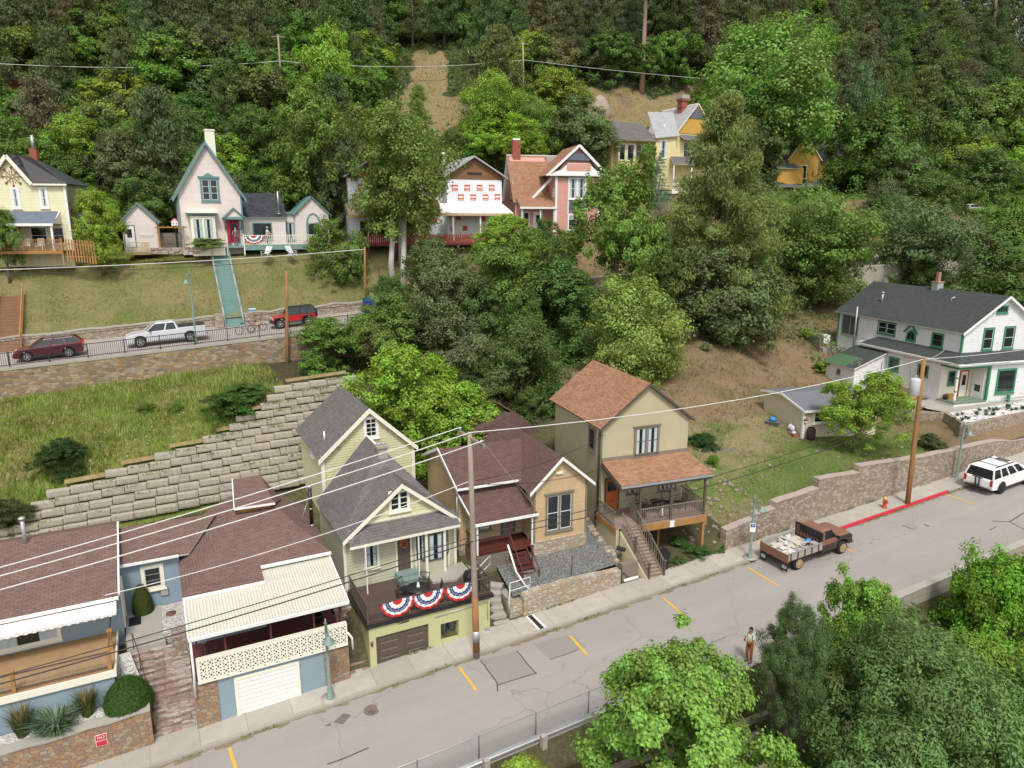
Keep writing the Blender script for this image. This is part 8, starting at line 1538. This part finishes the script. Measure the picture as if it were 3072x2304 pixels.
def tree(box, t, proto, c, label, name='deciduous_tree', group=None, bark=None, base=None, cat='tree', tr_=.03, wid=1.0, u=1.3888):
    x0, y0, x1, y1 = [q*u for q in box]; cx = (x0+x1)/2; m_ = att(cx, (y0+y1)/2, t); Zd = (m_.y*cp-(m_.z-CZ)*sp); zt, zb = att(cx, y0, t).z, att(cx, y1, t).z; W_ = (x1-x0)*Zd/F*wid*(.86 if proto[0] == 'N' else 1); TN[0] += 1; rg = random.Random(TN[0]*17)
    gx, gy = (m_.x, m_.y) if base is None else base; gz_ = gz(gx, gy); zb = max(zb, gz_-.4*(zt-zb)); h = zt-zb
    e = empty(name, (gx, gy, gz_), 0, label, cat, group); me, lob = PR[proto]; o = bpy.data.objects.new('crown', me); col.objects.link(o); o.parent = e; o.location = (m_.x-gx, m_.y-gy, zb-gz_); ws = 1.0 if proto[0] not in 'PS' else 1.15
    o.scale = (W_/8*1.1*ws, W_/8*1.1*ws, h/8*1.03); o.rotation_euler = (0, 0, rg.random()*6.28); o.color = (*[q*rg.uniform(.93, 1.07) for q in c], 1)
    r = max(.06, min(.34, h*tr_*.8)); mt = bark or (M['bark_pine'] if proto[0] in 'PS' else M['bark']); limbs(e, e.location, zb, zt, W_*.42, r, mt, TN[0], (m_.x-gx, m_.y-gy), 0 if proto[0] in 'PS' else 5)
    return e
LIME, MID, DK, GD, YG = (.215,.325,.045), (.145,.225,.045), (.1,.16,.04), (.125,.165,.065), (.255,.33,.075)
PO, PD, CW = (.13,.155,.055), (.095,.13,.045), (.2,.31,.075)
T_ = [
 ((770,752,992,975),45.5,'D0',LIME,'bright lime maple crown hanging over the back of the tall yellow house'),
 ((872,838,1098,1010),44.0,'D1',LIME,'bright lime tree leaning over the gap left of the tan house'),
 ((752,640,905,800),56,'D2',MID,'mid green tree standing right behind the topmost terrace blocks'),
 ((850,560,1022,760),57,'D3',GD,'grey-green tree left of centre just below the upper street'),
 ((905,690,1105,900),51.5,'D0',GD,'large dark greyish tree behind the bright lime maple'),
 ((1035,700,1215,890),50,'D1',DK,'dark green tree above the roof of the tan house'),
 ((1085,565,1300,770),57,'D2',DK,'broad dark tree at the centre below the upper street railing'),
 ((1000,505,1165,690),59,'V1',MID,'fresh green tree in front of the upper street below the red deck'),
 ((1268,612,1482,840),48,'V0',YG,'yellowish green tree behind the stucco house roof'),
 ((1160,720,1330,905),54,'D3',DK,'very dark tree in the hollow left of the stucco house'),
 ((1440,545,1680,775),55.5,'D0',GD,'dark bushy tree below the tall pine'),
 ((1290,600,1440,740),58.5,'D1',DK,'dark tree below the upper street right of centre'),
 ((1650,420,1868,655),59.2,'V1',MID,'spreading green tree before the tall concrete wall'),
 ((640,690,790,800),58,'D2',MID,'fresh green shrubby tree at the right end of the big stone wall'),
 ((1232,365,1440,630),59.6,'D3',MID,'full green maple right of the pink house'),
 ((1020,470,1165,600),59.5,'D1',LIME,'light green small tree below the pink house steps'),
 ((868,520,1010,660),59.4,'D2',GD,'dull green shrubby tree below the red picket deck'),
 ((672,480,792,635),73.5,'D0',MID,'dense green tree at the right end of the teal deck'),
 ((158,418,264,572),76.2,'D1',LIME,'bright green young tree between the lemon house and the blush shed'),
 ((-30,455,42,572),76,'D2',MID,'green shrubby tree at the left corner of the lemon house porch'),
 ((752,238,972,505),74,'V0',MID,'big broad tree with pale double trunk in front of the sheeted house'),
 ((800,350,900,500),75,'V1',MID,'lower dark boughs beside the pale double trunk'),
 ((600,215,780,470),86,'D3',MID,'tall green tree behind the right wing of the gothic house'),
 ((615,70,770,300),112,'D0',LIME,'tall light green tree on the hillside right of the pale utility pole'),
 ((690,280,800,470),83,'D1',GD,'olive tree between the gothic and the sheeted houses'),
 ((1000,170,1125,330),92,'V1',LIME,'light green feathery tree left of the middle utility pole'),
 ((1110,205,1210,335),90,'V1',MID,'feathery tree right of the middle utility pole'),
 ((1180,215,1335,390),88,'D2',GD,'grey-green tree between the pink and the Victorian houses'),
 ((1010,255,1170,350),87,'D3',LIME,'light green trees behind the sheeted house roof'),
 ((745,90,850,190),128,'D0',MID,'round green tree at the top of the dry grass clearing'),
 ((875,190,930,320),92,'P0',MID,'small young pine on the dry slope above the sheeted house'),
 ((2120,-60,2250,215),135,'P1',PD,'tall dark pine filling the top right corner of the picture'),
 ((2010,-70,2140,200),138,'P2',PD,'broad dark pine second from the top right corner'),
 ((1880,-60,2010,180),136,'P0',PO,'olive pine near the top edge above the narrow poplar'),
 ((1370,315,1425,415),82,'D1',MID,'small leafy tree hiding the Victorian porch corner'),
 ((1518,45,1802,335),97,'V0',CW,'huge light green cottonwood right of the Victorian house'),
 ((1800,225,2015,475),84,'D3',DK,'dark broad tree right of the golden house'),
 ((1930,200,2130,430),90,'D0',DK,'dark round tree at the upper right'),
 ((2060,190,2260,420),88,'D1',MID,'green tree at the upper right edge'),
 ((1690,475,1870,640),59.6,'D1',MID,'green tree in front of the golden house'),
 ((1900,440,2095,640),58.8,'V1',GD,'thin greyish tree with bare grey branches above the white house'),
 ((2085,455,2270,665),58.5,'D2',MID,'leafy green tree at the right edge above the white house'),
 ((2020,520,2215,700),58,'D3',DK,'dark tree directly behind the white house ridge'),
 ((1930,560,2060,690),58.5,'D0',DK,'dark thin-trunked tree behind the white house chimney'),
 ((2010,330,2200,520),78,'D2',DK,'dark tree behind the leaning pole at the right'),
 ((1560,440,1700,600),70,'D3',DK,'dark tree right behind the tall pine'),
]
for i, (b, t, pr, c, lb) in enumerate(T_):
    bk = M['bark_pale'] if 'pale double' in lb and 'boughs' not in lb else None
    tree(b, t, pr, c, lb, bark=bk)
p_ = hit(1190, 805, 60); 
for k, (bx_, tx) in enumerate(((1180, 1175), (1205, 1215))):
    b = S(st(att(bx_, 806, 71.5))[0], 71.5, zg(st(att(bx_, 806, 71.5))[0], 71.5)); tt_ = att(tx, 640, 73.5); g = MB(M['bark_pale']); g.tube([V3((0,0,-.6)), (tt_-b)*.3+V3((-.25+.3*k,0,0)), (tt_-b)*.65, tt_-b], [.4,.3,.26,.2], 10); g.build('pale_trunk', loc=b, label=('left of the two pale thick trunks below the sheeted house','right of the two pale thick trunks below the sheeted house')[k], cat='tree trunk', group='pale trunks')
tree((1452,228,1672,665), 58.5, 'PN', (.16,.215,.065), 'tall olive green ponderosa pine standing above all near trees at right of centre', 'pine_tree', wid=1.0)
tree((1400,335,1452,482), 77, 'SP', (.14,.21,.18), 'slim blue-green spruce beside the Victorian house porch', 'spruce_tree')
tree((1828,132,1908,430), 93, 'C0', (.12,.19,.085), 'narrow upright poplar left of the upper right dark trees', 'poplar_tree')
# yard tree
yb = atz(2556, 1350, 4.75); tree((2478/1.3888,1128/1.3888,2712/1.3888,1322/1.3888), st(yb)[1]-.3, 'D0', LIME, 'small bright green tree on the lawn in front of the beige shed', base=(yb.x, yb.y))
# near trees below the road
NT_ = [((1276,1432,1700,1800),15.5,'N0',(.19,.32,.06),'light green maple crown at the bottom centre'), ((1622,1318,1800,1560),17.3,'N3',(.085,.135,.05),'dark narrow-leaved tree beside the man on the road'), ((1740,1272,1965,1540),17.8,'N1',(.18,.31,.05),'bright maple top rising above the road edge'),
 ((1685,1400,2190,1860),14.5,'N3',(.13,.21,.07),'largest greyish green tree filling the lower right'), ((2045,1232,2330,1560),16.8,'N2',(.14,.29,.03),'rich green tree against the concrete barrier wall at the right edge'), ((1950,1400,2240,1700),15.5,'N1',(.19,.31,.045),'yellowish green tree behind the largest lower right tree'), ((1082,1634,1185,1720),18.6,'B0',(.24,.35,.05),'small yellow-green bush under the chain link fence'),((2080,1480,2300,1760),13,'N0',(.1,.19,.035),'dark green tree in the bottom right corner')]
for b, t, pr, c, lb in NT_: tree(b, t, pr, c, lb)
# ---- forest on the hill
rng = random.Random(99); placed = []; npn = nlf = 0
def proj(p): q = p.y*cp-(p.z-CZ)*sp; return 1536+F*p.x/q, 1152-F*(p.y*sp+(p.z-CZ)*cp)/q
for tries in range(16000):
    t = 88+rng.random()**1.35*112; s = rng.uniform(-52, 190); z = zg(s, t); p = S(s, t, z); px, py = proj(p)
    if not (-140 < px < 3210) or py < -60: continue
    if t < 92 and not (px < 1010 or px > 2180): continue
    if t < 104 and 2250 < px < 2600 and py > 330: continue
    if (1100+.25*(400-py) < px < 1450 and 150 < py < 560) or (1690 < px < 2090 and 268 < py < 480) or (1800 < px < 2300 and py > 400) or (1345 < px < 1690 and 300 < py < 380): continue
    dm = 3.1 if t < 115 else 3.7
    if any(abs(s-a)+abs(t-b) < dm*1.3 for a, b in placed): continue
    pinep = .75 if py < 130 else (.6 if (py < 260 or px > 2300) else .12)
    isp = rng.random() < pinep
    if isp and npn >= 292: isp = False
    if not isp and nlf >= 290: continue
    placed.append((s, t))
    if isp:
        npn += 1; h = rng.uniform(11, 17); pr = 'P%d' % rng.randrange(3); w_ = h*rng.uniform(.42, .58); c = (.125,.14,.062) if rng.random() < .5 else PD; lb = 'dark olive pine among the packed pines of the wooded hillside'; nm = 'pine_tree'; gp = 'hillside pines'; bk = M['bark_pine']; zb = .16
    else:
        nlf += 1; h = rng.uniform(6, 10); pr = ('F%d' % rng.randrange(3)) if t > 105 else ('D%d' % rng.randrange(4)); w_ = h*rng.uniform(.8, 1.1); q = rng.random(); c = MID if q < .45 else (DK if q < .78 else (LIME if q < .86 else GD)); lb = 'leafy green tree among the deciduous growth of the wooded hillside'; nm = 'deciduous_tree'; gp = 'hillside leafy trees'; bk = M['bark']; zb = .05
        if px > 2100: c = tuple(x*.85 for x in c)
    e = empty(nm, p, 0, lb, 'tree', gp); o = bpy.data.objects.new('crown', PR[pr][0]); col.objects.link(o); o.parent = e; o.location = (0,0,h*zb); o.scale = (w_/8*1.1, w_/8*1.1, h*(1-zb)/8); o.rotation_euler = (0,0,rng.random()*6.28); o.color = (*[x*rng.uniform(.85,1.15) for x in c], 1)
    g = MB(bk); g.tube([(0,0,-.5),(rng.uniform(-.2,.2),0,h*.5),(0,0,h*.9)], [h*.022,h*.015,h*.004], 6); g.build('trunk', e, uv=False)
def undergrowth(name, s0, s1, t0, t1, n, size, h, c, seed, skip=None):
    rs = np.random.RandomState(seed); P = []
    while len(P) < n:
        s, t = rs.uniform(s0, s1), rs.uniform(t0, t1)
        if skip and skip(s, t): n -= 1; continue
        k = max(0, sin(s*.8+2*sin(t*.35))*sin(t*.7+s*.2)+.25*sin(s*2.3+t*1.9)); hh = h*k
        if k < .08 and rs.rand() < .8: continue
        z = zg(s, t)+hh*rs.rand()**.4+.05; P.append(tuple(S(s+rs.normal()*.2, t+rs.normal()*.2, z)))
    P = np.array(P); n = len(P); me = leafmesh(name, P, rs.normal(size=(n, 3))*.6+np.array([0, -.3, 1.]), size, .6, rs.rand(n), rs.rand(n), M['leaf'], rs); o = bpy.data.objects.new(name, me); col.objects.link(o); o.color = (*c, 1); return tag(o, kind='stuff')
undergrowth('hillside_undergrowth', -50, 180, 88, 150, 60000, .5, 2.6, (.11,.18,.05), 31, lambda s, t: inclear(s, t)); undergrowth('bank_undergrowth', 13, 46, 46, 60, 26000, .24, 2.2, (.09,.16,.04), 32, lambda s, t: s > 36-(60-t)*.5 or s < 13)
undergrowth('upper_bank_undergrowth', 24, 140, 69.6, 88, 30000, .3, 1.6, (.12,.19,.05), 33, lambda s, t: 30 < s < 64 and t > 75.5); undergrowth('creek_undergrowth', -10, 90, 2, 20, 40000, .26, 2.0, (.1,.17,.045), 34, lambda s, t: s < 14 and t > 16)
undergrowth('wall_foot_undergrowth', 60, 150, 45, 60, 16000, .3, 2.2, (.09,.15,.04), 35)
# tall bare trunk on the clearing, dead trunks
b = hit(1925, 283, 88); tp_ = att(1940, -60, st(b)[1]); g = MB(M['bark_pine']); g.mats = [plain('tan_trunk', (.3,.21,.155), .9, var=.3, scale=2, bump=.8)]; g.tube([V3((0,0,-.5)), (tp_-b)*.3, (tp_-b)*.7, tp_-b], [.6,.42,.36,.28], 10)
for k in range(9): z_ = .35+.07*k; q = (tp_-b)*z_; g.tube([q, q+V3((1.6*(-1)**k,.3,.5))], [.07,.02], 5)
e = empty('pine_tree', b, 0, 'tall bare-trunked pine rising out of the picture above the Victorian house', 'tree'); g.build('trunk', e, uv=False); o = bpy.data.objects.new('crown', PR['P1'][0]); col.objects.link(o); o.parent = e; o.location = (tp_-b)*.88; o.scale = (.9,.9,1.1); o.color = (*PD, 1)
b = hit(2966, 330, 85); tp_ = att(2990, -20, st(b)[1]); g = MB(M['bark_pine']); g.tube([V3((0,0,-.5)), (tp_-b)*.5, tp_-b], [.6,.45,.25], 10); e = empty('pine_tree', b, 0, 'tall pine with long bare trunk at the upper right edge', 'tree'); g.build('trunk', e, uv=False); o = bpy.data.objects.new('crown', PR['P2'][0]); col.objects.link(o); o.parent = e; o.location = (tp_-b)*.55; o.scale = (1.0,1.0,1.3); o.color = (*PD, 1)
# fill trees behind the upper houses
for i, (x0, y0, x1, y1, t) in enumerate([(-20,260,120,400,89),(90,255,235,410,90),(60,340,215,480,88),(185,290,330,450,89),(250,370,385,520,86),(290,250,400,420,92),(120,400,260,520,86),(500,240,640,400,96),(540,380,640,480,90),(380,250,470,400,94),(1280,310,1370,440,88),(2140,330,2260,480,80),(1840,430,1930,600,73),(1880,330,2000,480,80),(1960,470,2080,600,70),(1560,600,1660,700,57.5),(1360,640,1470,760,56),(1200,590,1290,700,59),(1190,870,1260,960,46),(1110,840,1200,950,48),(900,600,960,700,59), (1370,500,1470,650,59),(2150,600,2260,700,57),(960,600,1100,760,57),(1060,640,1180,800,55),(1000,780,1100,900,49),(1180,640,1300,800,57),(1330,700,1440,850,53),(1250,780,1350,880,51),(800,600,900,720,59.3),(1130,480,1240,620,70.5),(1580,560,1700,690,59),(1700,560,1800,640,59.3),(1560,280,1700,440,95),(1870,470,1990,600,73),(1840,300,1990,440,86),(1980,270,2130,430,86),(2100,290,2260,440,86),(1850,395,1960,520,74),(1940,380,2080,510,74),(2060,400,2190,520,74),(2150,380,2290,500,74),(2100,380,2260,520,80),(1400,520,1500,640,70.5),(1520,640,1640,770,55),(1850,300,1960,430,92),(2150,180,2280,340,95)]):
    c = (MID, LIME, DK, GD, DK)[i % 5] if y0 < 420 else DK
    tree((x0,y0,x1,y1), t, 'D%d' % (i % 4), c, 'leafy tree filling the gaps behind and between the houses and street', group='fill trees around the upper houses')
# ---- shrubs
def bush(px, py, w_, h, c, label, proto='D2', t0=42, p=None, group=None, name='shrub'):
    p = p or hit(px, py, t0); e = empty(name, p, 0, label, 'shrub', group); o = bpy.data.objects.new('foliage', PR[proto][0]); col.objects.link(o); o.parent = e; o.location = (0,0,-.08*h); o.scale = (w_/8*1.2, w_/8*1.2, h/8*1.1); o.color = (*c, 1); o.rotation_euler = (0,0,px*.37)
    g = MB(M['bark']); 
    for k in range(3): g.tube([(0,0,-.1),(w_*.2*cos(k*2.1),w_*.2*sin(k*2.1),h*.6)], [.03,.01], 5)
    g.build('stems', e, uv=False); return e
bush(188, 1420, 2.9, 2.2, (.04,.075,.02), 'large dark shrub alone on the meadow at the left'); bush(685, 1265, 2.6, 1.9, (.06,.12,.02), 'green shrub at the meadow edge above the terrace blocks', 'B1'); bush(440, 1240, 1.2, .8, MID, 'small shrub in the middle of the meadow'); bush(730, 1195, 2.6, .9, (.08,.15,.03), 'low spreading green shrub right of the meadow shrub', 'B1'); bush(30, 1590, 2.6, 1.8, (.06,.08,.025), 'dull brownish shrub at the left picture edge above the blue house'); bush(530, 1235, .9, .6, MID, 'tiny shrub beside the middle meadow shrub')
bush(2420, 1022, 1.6, 1.3, LIME, 'round bright green bush alone on the brown slope'); bush(2470, 1120, 1.7, 1.3, LIME, 'bright green bush beside the sagging lean-to', 'B1'); bush(2138, 1402, .9, .9, (.16,.26,.03), 'small lime bush right of the stucco porch roof', t0=30); bush(2793, 1350, 1.7, 1.2, (.08,.1,.04), 'dull tussocky shrub by the step in the stone wall', t0=30)
e_ = PB1; q = PB1[1]; bush(0, 0, 1.9, 1.0, (.05,.1,.03), 'dark green shrub growing in the low wooden raised bed', p=S(q[0]+.85, q[1]+.6, q[2]+.1)); bush(0, 0, 2.6, .9, MID, 'leafy green plants in the white planter box', 'B1', p=PLB)
for k, (px_, py_, w_) in enumerate(((2040,1640,1.1),(2095,1665,1.3),(2150,1668,1.0),(2030,1700,.8),(1962,1745,.7),(2180,1690,.6))): bush(px_, py_, w_, .55, (.07,.14,.03), 'low green weeds under and beside the stucco house porch', 'B%d' % (k % 2), t0=29.5, group='weeds below the stucco porch')
u_ = bf.wld(-2.55, 1.6, 1.75); bush(0, 0, 1.55, 1.2, (.055,.11,.02), 'dense round clipped green shrub beside the flagstone stairs', 'R0', p=bf.wld(-2.45, .9, 1.5)); bush(0, 0, .75, 1.35, (.07,.1,.02), 'tall narrow flowering shrub against the blue wall by the patio', 'R0', p=bf.wld(-1.75, 5.75, 3.0))
M['blade'] = leafmat('grass_blades', .7, .3)
def blades(name, par, n, h, spread, lean, c, seed, wd=.012, loc=(0,0,0)):
    rs = np.random.RandomState(seed); a = rs.rand(n)*2*pi; r = spread*rs.rand(n)**.5; P0 = np.stack([r*np.cos(a), r*np.sin(a), np.zeros(n)], 1); L = h*(.6+.5*rs.rand(n)); le = lean*(.3+rs.rand(n)); T1 = P0+np.stack([np.cos(a)*le*L*.35, np.sin(a)*le*L*.35, L*.6], 1); T2 = P0+np.stack([np.cos(a)*le*L, np.sin(a)*le*L, L*(1-.25*le)], 1); w_ = np.stack([-np.sin(a), np.cos(a), 0*a], 1)*wd
    V = np.stack([P0-w_, P0+w_, T1+w_*.8, T1-w_*.8, T2], 1).reshape(-1, 3); f = []
    for i in range(n): b = i*5; f += [(b,b+1,b+2,b+3),(b+3,b+2,b+4)]
    me = bpy.data.meshes.new(name); me.from_pydata(V.tolist(), [], f)
    for nm in ('rnd', 'clump'): at_ = me.attributes.new(nm, 'FLOAT', 'FACE'); at_.data.foreach_set('value', np.repeat(rs.rand(n), 2).astype(np.float32))
    me.materials.append(M['blade']); o = bpy.data.objects.new(name, me); col.objects.link(o); o.parent = par; o.location = loc; o.color = (*c, 1); return o
for k, (u_, v_, nm) in enumerate(((-9.6,.75,'tall ornamental grass clump furthest left in the planter'),(-6.1,.8,'tall ornamental grass clump between the two silvery shrubs'),(-3.9,.85,'tall ornamental grass clump beside the round clipped shrub'))):
    e = empty('ornamental_grass', bf.wld(u_, v_, lerp([(-14,1.2),(-1.7,1.65)], u_)-.02), 0, nm, 'grass clump', 'ornamental grasses'); blades('blades', e, 420, 1.25, .2, .45, (.1,.13,.035), 200+k); blades('seed_heads', e, 120, 1.6, .12, .3, (.3,.24,.13), 210+k, .016)
for k, (u_, v_, nm) in enumerate(((-10.9,.6,'silvery green shrub at the left picture edge of the planter'),(-8.1,.55,'silvery green shrub left of the middle grass clump'),(-5.0,.6,'silvery green shrub right of the middle grass clump'))):
    e = empty('silver_shrub', bf.wld(u_, v_, lerp([(-14,1.1),(-1.7,1.5)], u_)), 0, nm, 'shrub', 'silvery shrubs in the planter'); blades('stems', e, 260, 1.15, .35, .75, (.16,.23,.15), 220+k, .03); blades('leaves', e, 500, .8, .5, .9, (.14,.2,.12), 225+k, .022)
# ---- grass over the meadow, lawns and yard
def grassfield(name, s0, s1, t0, t1, n, h, cols, seed, wd=.02, avoid=None, flowers=0):
    rs = np.random.RandomState(seed); V = []; f = []; r1 = []; r2 = []; k = 0
    while k < n:
        s, t = rs.uniform(s0, s1), rs.uniform(t0, t1)
        if avoid and avoid(s, t): n -= 1; continue
        p = S(s, t, zg(s, t)); cl = (sin(s*1.1+1.3*sin(t*.9))*sin(t*1.3+s*.3)+1)/2; hh = h*(.5+.7*rs.rand())*(.6+.7*cl)
        for q in range(3):
            a = rs.rand()*6.28; dx, dy = rs.uniform(-.14,.14), rs.uniform(-.14,.14); l = hh*rs.uniform(.2,.8); b = len(V); V += [(p.x+dx-wd*cos(a), p.y+dy-wd*sin(a), p.z-.03), (p.x+dx+wd*cos(a), p.y+dy+wd*sin(a), p.z-.03), (p.x+dx-l*sin(a), p.y+dy+l*cos(a), p.z+hh)]; f.append((b,b+1,b+2)); r1.append(rs.rand()); r2.append(cl)
        k += 1
    me = bpy.data.meshes.new(name); me.from_pydata(V, [], f)
    for nm, ar in (('rnd', r1), ('clump', r2)): at_ = me.attributes.new(nm, 'FLOAT', 'FACE'); at_.data.foreach_set('value', np.array(ar, dtype=np.float32))
    me.materials.append(M['blade']); o = bpy.data.objects.new(name, me); col.objects.link(o); o.color = (*cols, 1); return tag(o, kind='stuff')
def te(s, t): # inside the block terraces?
    k = int((t-46)/.4); return 0 <= k < 13 and s > TR[k]-.2
grassfield('meadow_grass', -16, 8, 45.5, 60.1, 15000, .42, (.16,.23,.035), 1, avoid=te); grassfield('meadow_grass_dry', -16, 8, 45.5, 60.1, 4500, .5, (.33,.3,.13), 2, avoid=te)
grassfield('lawn_grass', -16, 22, 69.9, 78.5, 9000, .16, (.19,.2,.06), 3, .018); grassfield('yard_grass', 29, 53, 29.9, 39, 8000, .12, (.14,.2,.045), 4, .016); grassfield('slope_grass', 28, 58, 38, 60, 7000, .3, (.2,.17,.08), 5, .02); grassfield('clearing_grass', 10, 95, 92, 150, 9000, .5, (.33,.29,.13), 6, .05, avoid=lambda s, t: not inclear(s, t))
# white meadow and lawn flowers
g = MB(plain('white_petals', (.75,.75,.68), .7)); rng = random.Random(15)
for k in range(700):
    if k % 2: s, t = rng.uniform(-13, -1), rng.uniform(70, 77)
    else: s, t = rng.uniform(-15, 8), rng.uniform(47, 60)
    if te(s, t) or (k % 2 and sin(s*.9)+sin(t*1.3) < .2): continue
    p = S(s, t, zg(s, t)+.25 if not k % 2 else zg(s, t)+.12); r_ = rng.uniform(.03,.06); g.face([p+V3((r_,0,0)), p+V3((0,r_,.01)), p+V3((-r_,0,0)), p+V3((0,-r_,.01))])
g.build('wild_flowers', kind='stuff', uv=False)
# loose rocks on the bare slopes, tufts in the white pebble bed
g = MB(plain('slope_rock', (.27,.21,.165), .9, var=.35, scale=3)); rng = random.Random(41)
for k in range(330):
    if k % 3: s, t = rng.uniform(28.5, 50), rng.uniform(30, 58)
    else: s, t = rng.uniform(28.3, 33.5), rng.uniform(29.7, 35)
    r_ = rng.uniform(.04,.17)*(1.3 if k % 3 == 0 else 1); g.lathe([(.01,-r_*.5),(r_,-.1*r_),(r_*.8,r_*.4),(.01,r_*.6)], S(s, t, zg(s, t)), 5)
g.build('slope_rocks', kind='stuff', uv=False)
rs = np.random.RandomState(9)
e = empty('bed_plants', S(BED[0]+.4, 31.2, BED[1]-.02), TH, 'small dark plants dotted over the white rock bed', 'plants'); 
for k in range(30): blades('plant', e, 26, .28, .12, .8, (.05,.08,.03), 400+k, .02, loc=(rs.uniform(.2,9), rs.uniform(.1,1.6), .05+.02*k/30))
grassfield('shoulder_grass', -8, 14.4, 19.8, 21.0, 1500, .22, (.17,.2,.06), 8, .016)
# weeds in the joints of the block terraces and along the kerb
rs = np.random.RandomState(12); Pw = []
for k in range(7000):
    if k % 7 < 4:
        r_ = rs.randint(13); s = rs.uniform(TR[r_]+.2, 8 if r_ < 2 else 12); 
        if sin(s*1.7+r_*2.1)+sin(s*.6-r_) < .35: continue
        t = 46+.4*r_-.03; z = G*s+3.55+.44*r_+.34
    else:
        s = rs.uniform(-6, 50); t = 29.32 if k % 2 else 27.7
        if sin(s*2.3+t)+sin(s*.8) < .5: continue
        z = G*s+(.13 if k % 2 else .0)
    Pw.append(tuple(S(s+rs.normal()*.05, t+rs.normal()*.03, z+abs(rs.normal())*.06)))
Pw = np.array(Pw); n = len(Pw); o = bpy.data.objects.new('joint_weeds', leafmesh('joint_weeds', Pw, rs.normal(size=(n, 3)), .13, .4, rs.rand(n), rs.rand(n), M['leaf'], rs)); col.objects.link(o); o.color = (.15,.19,.05,1); tag(o, kind='stuff')
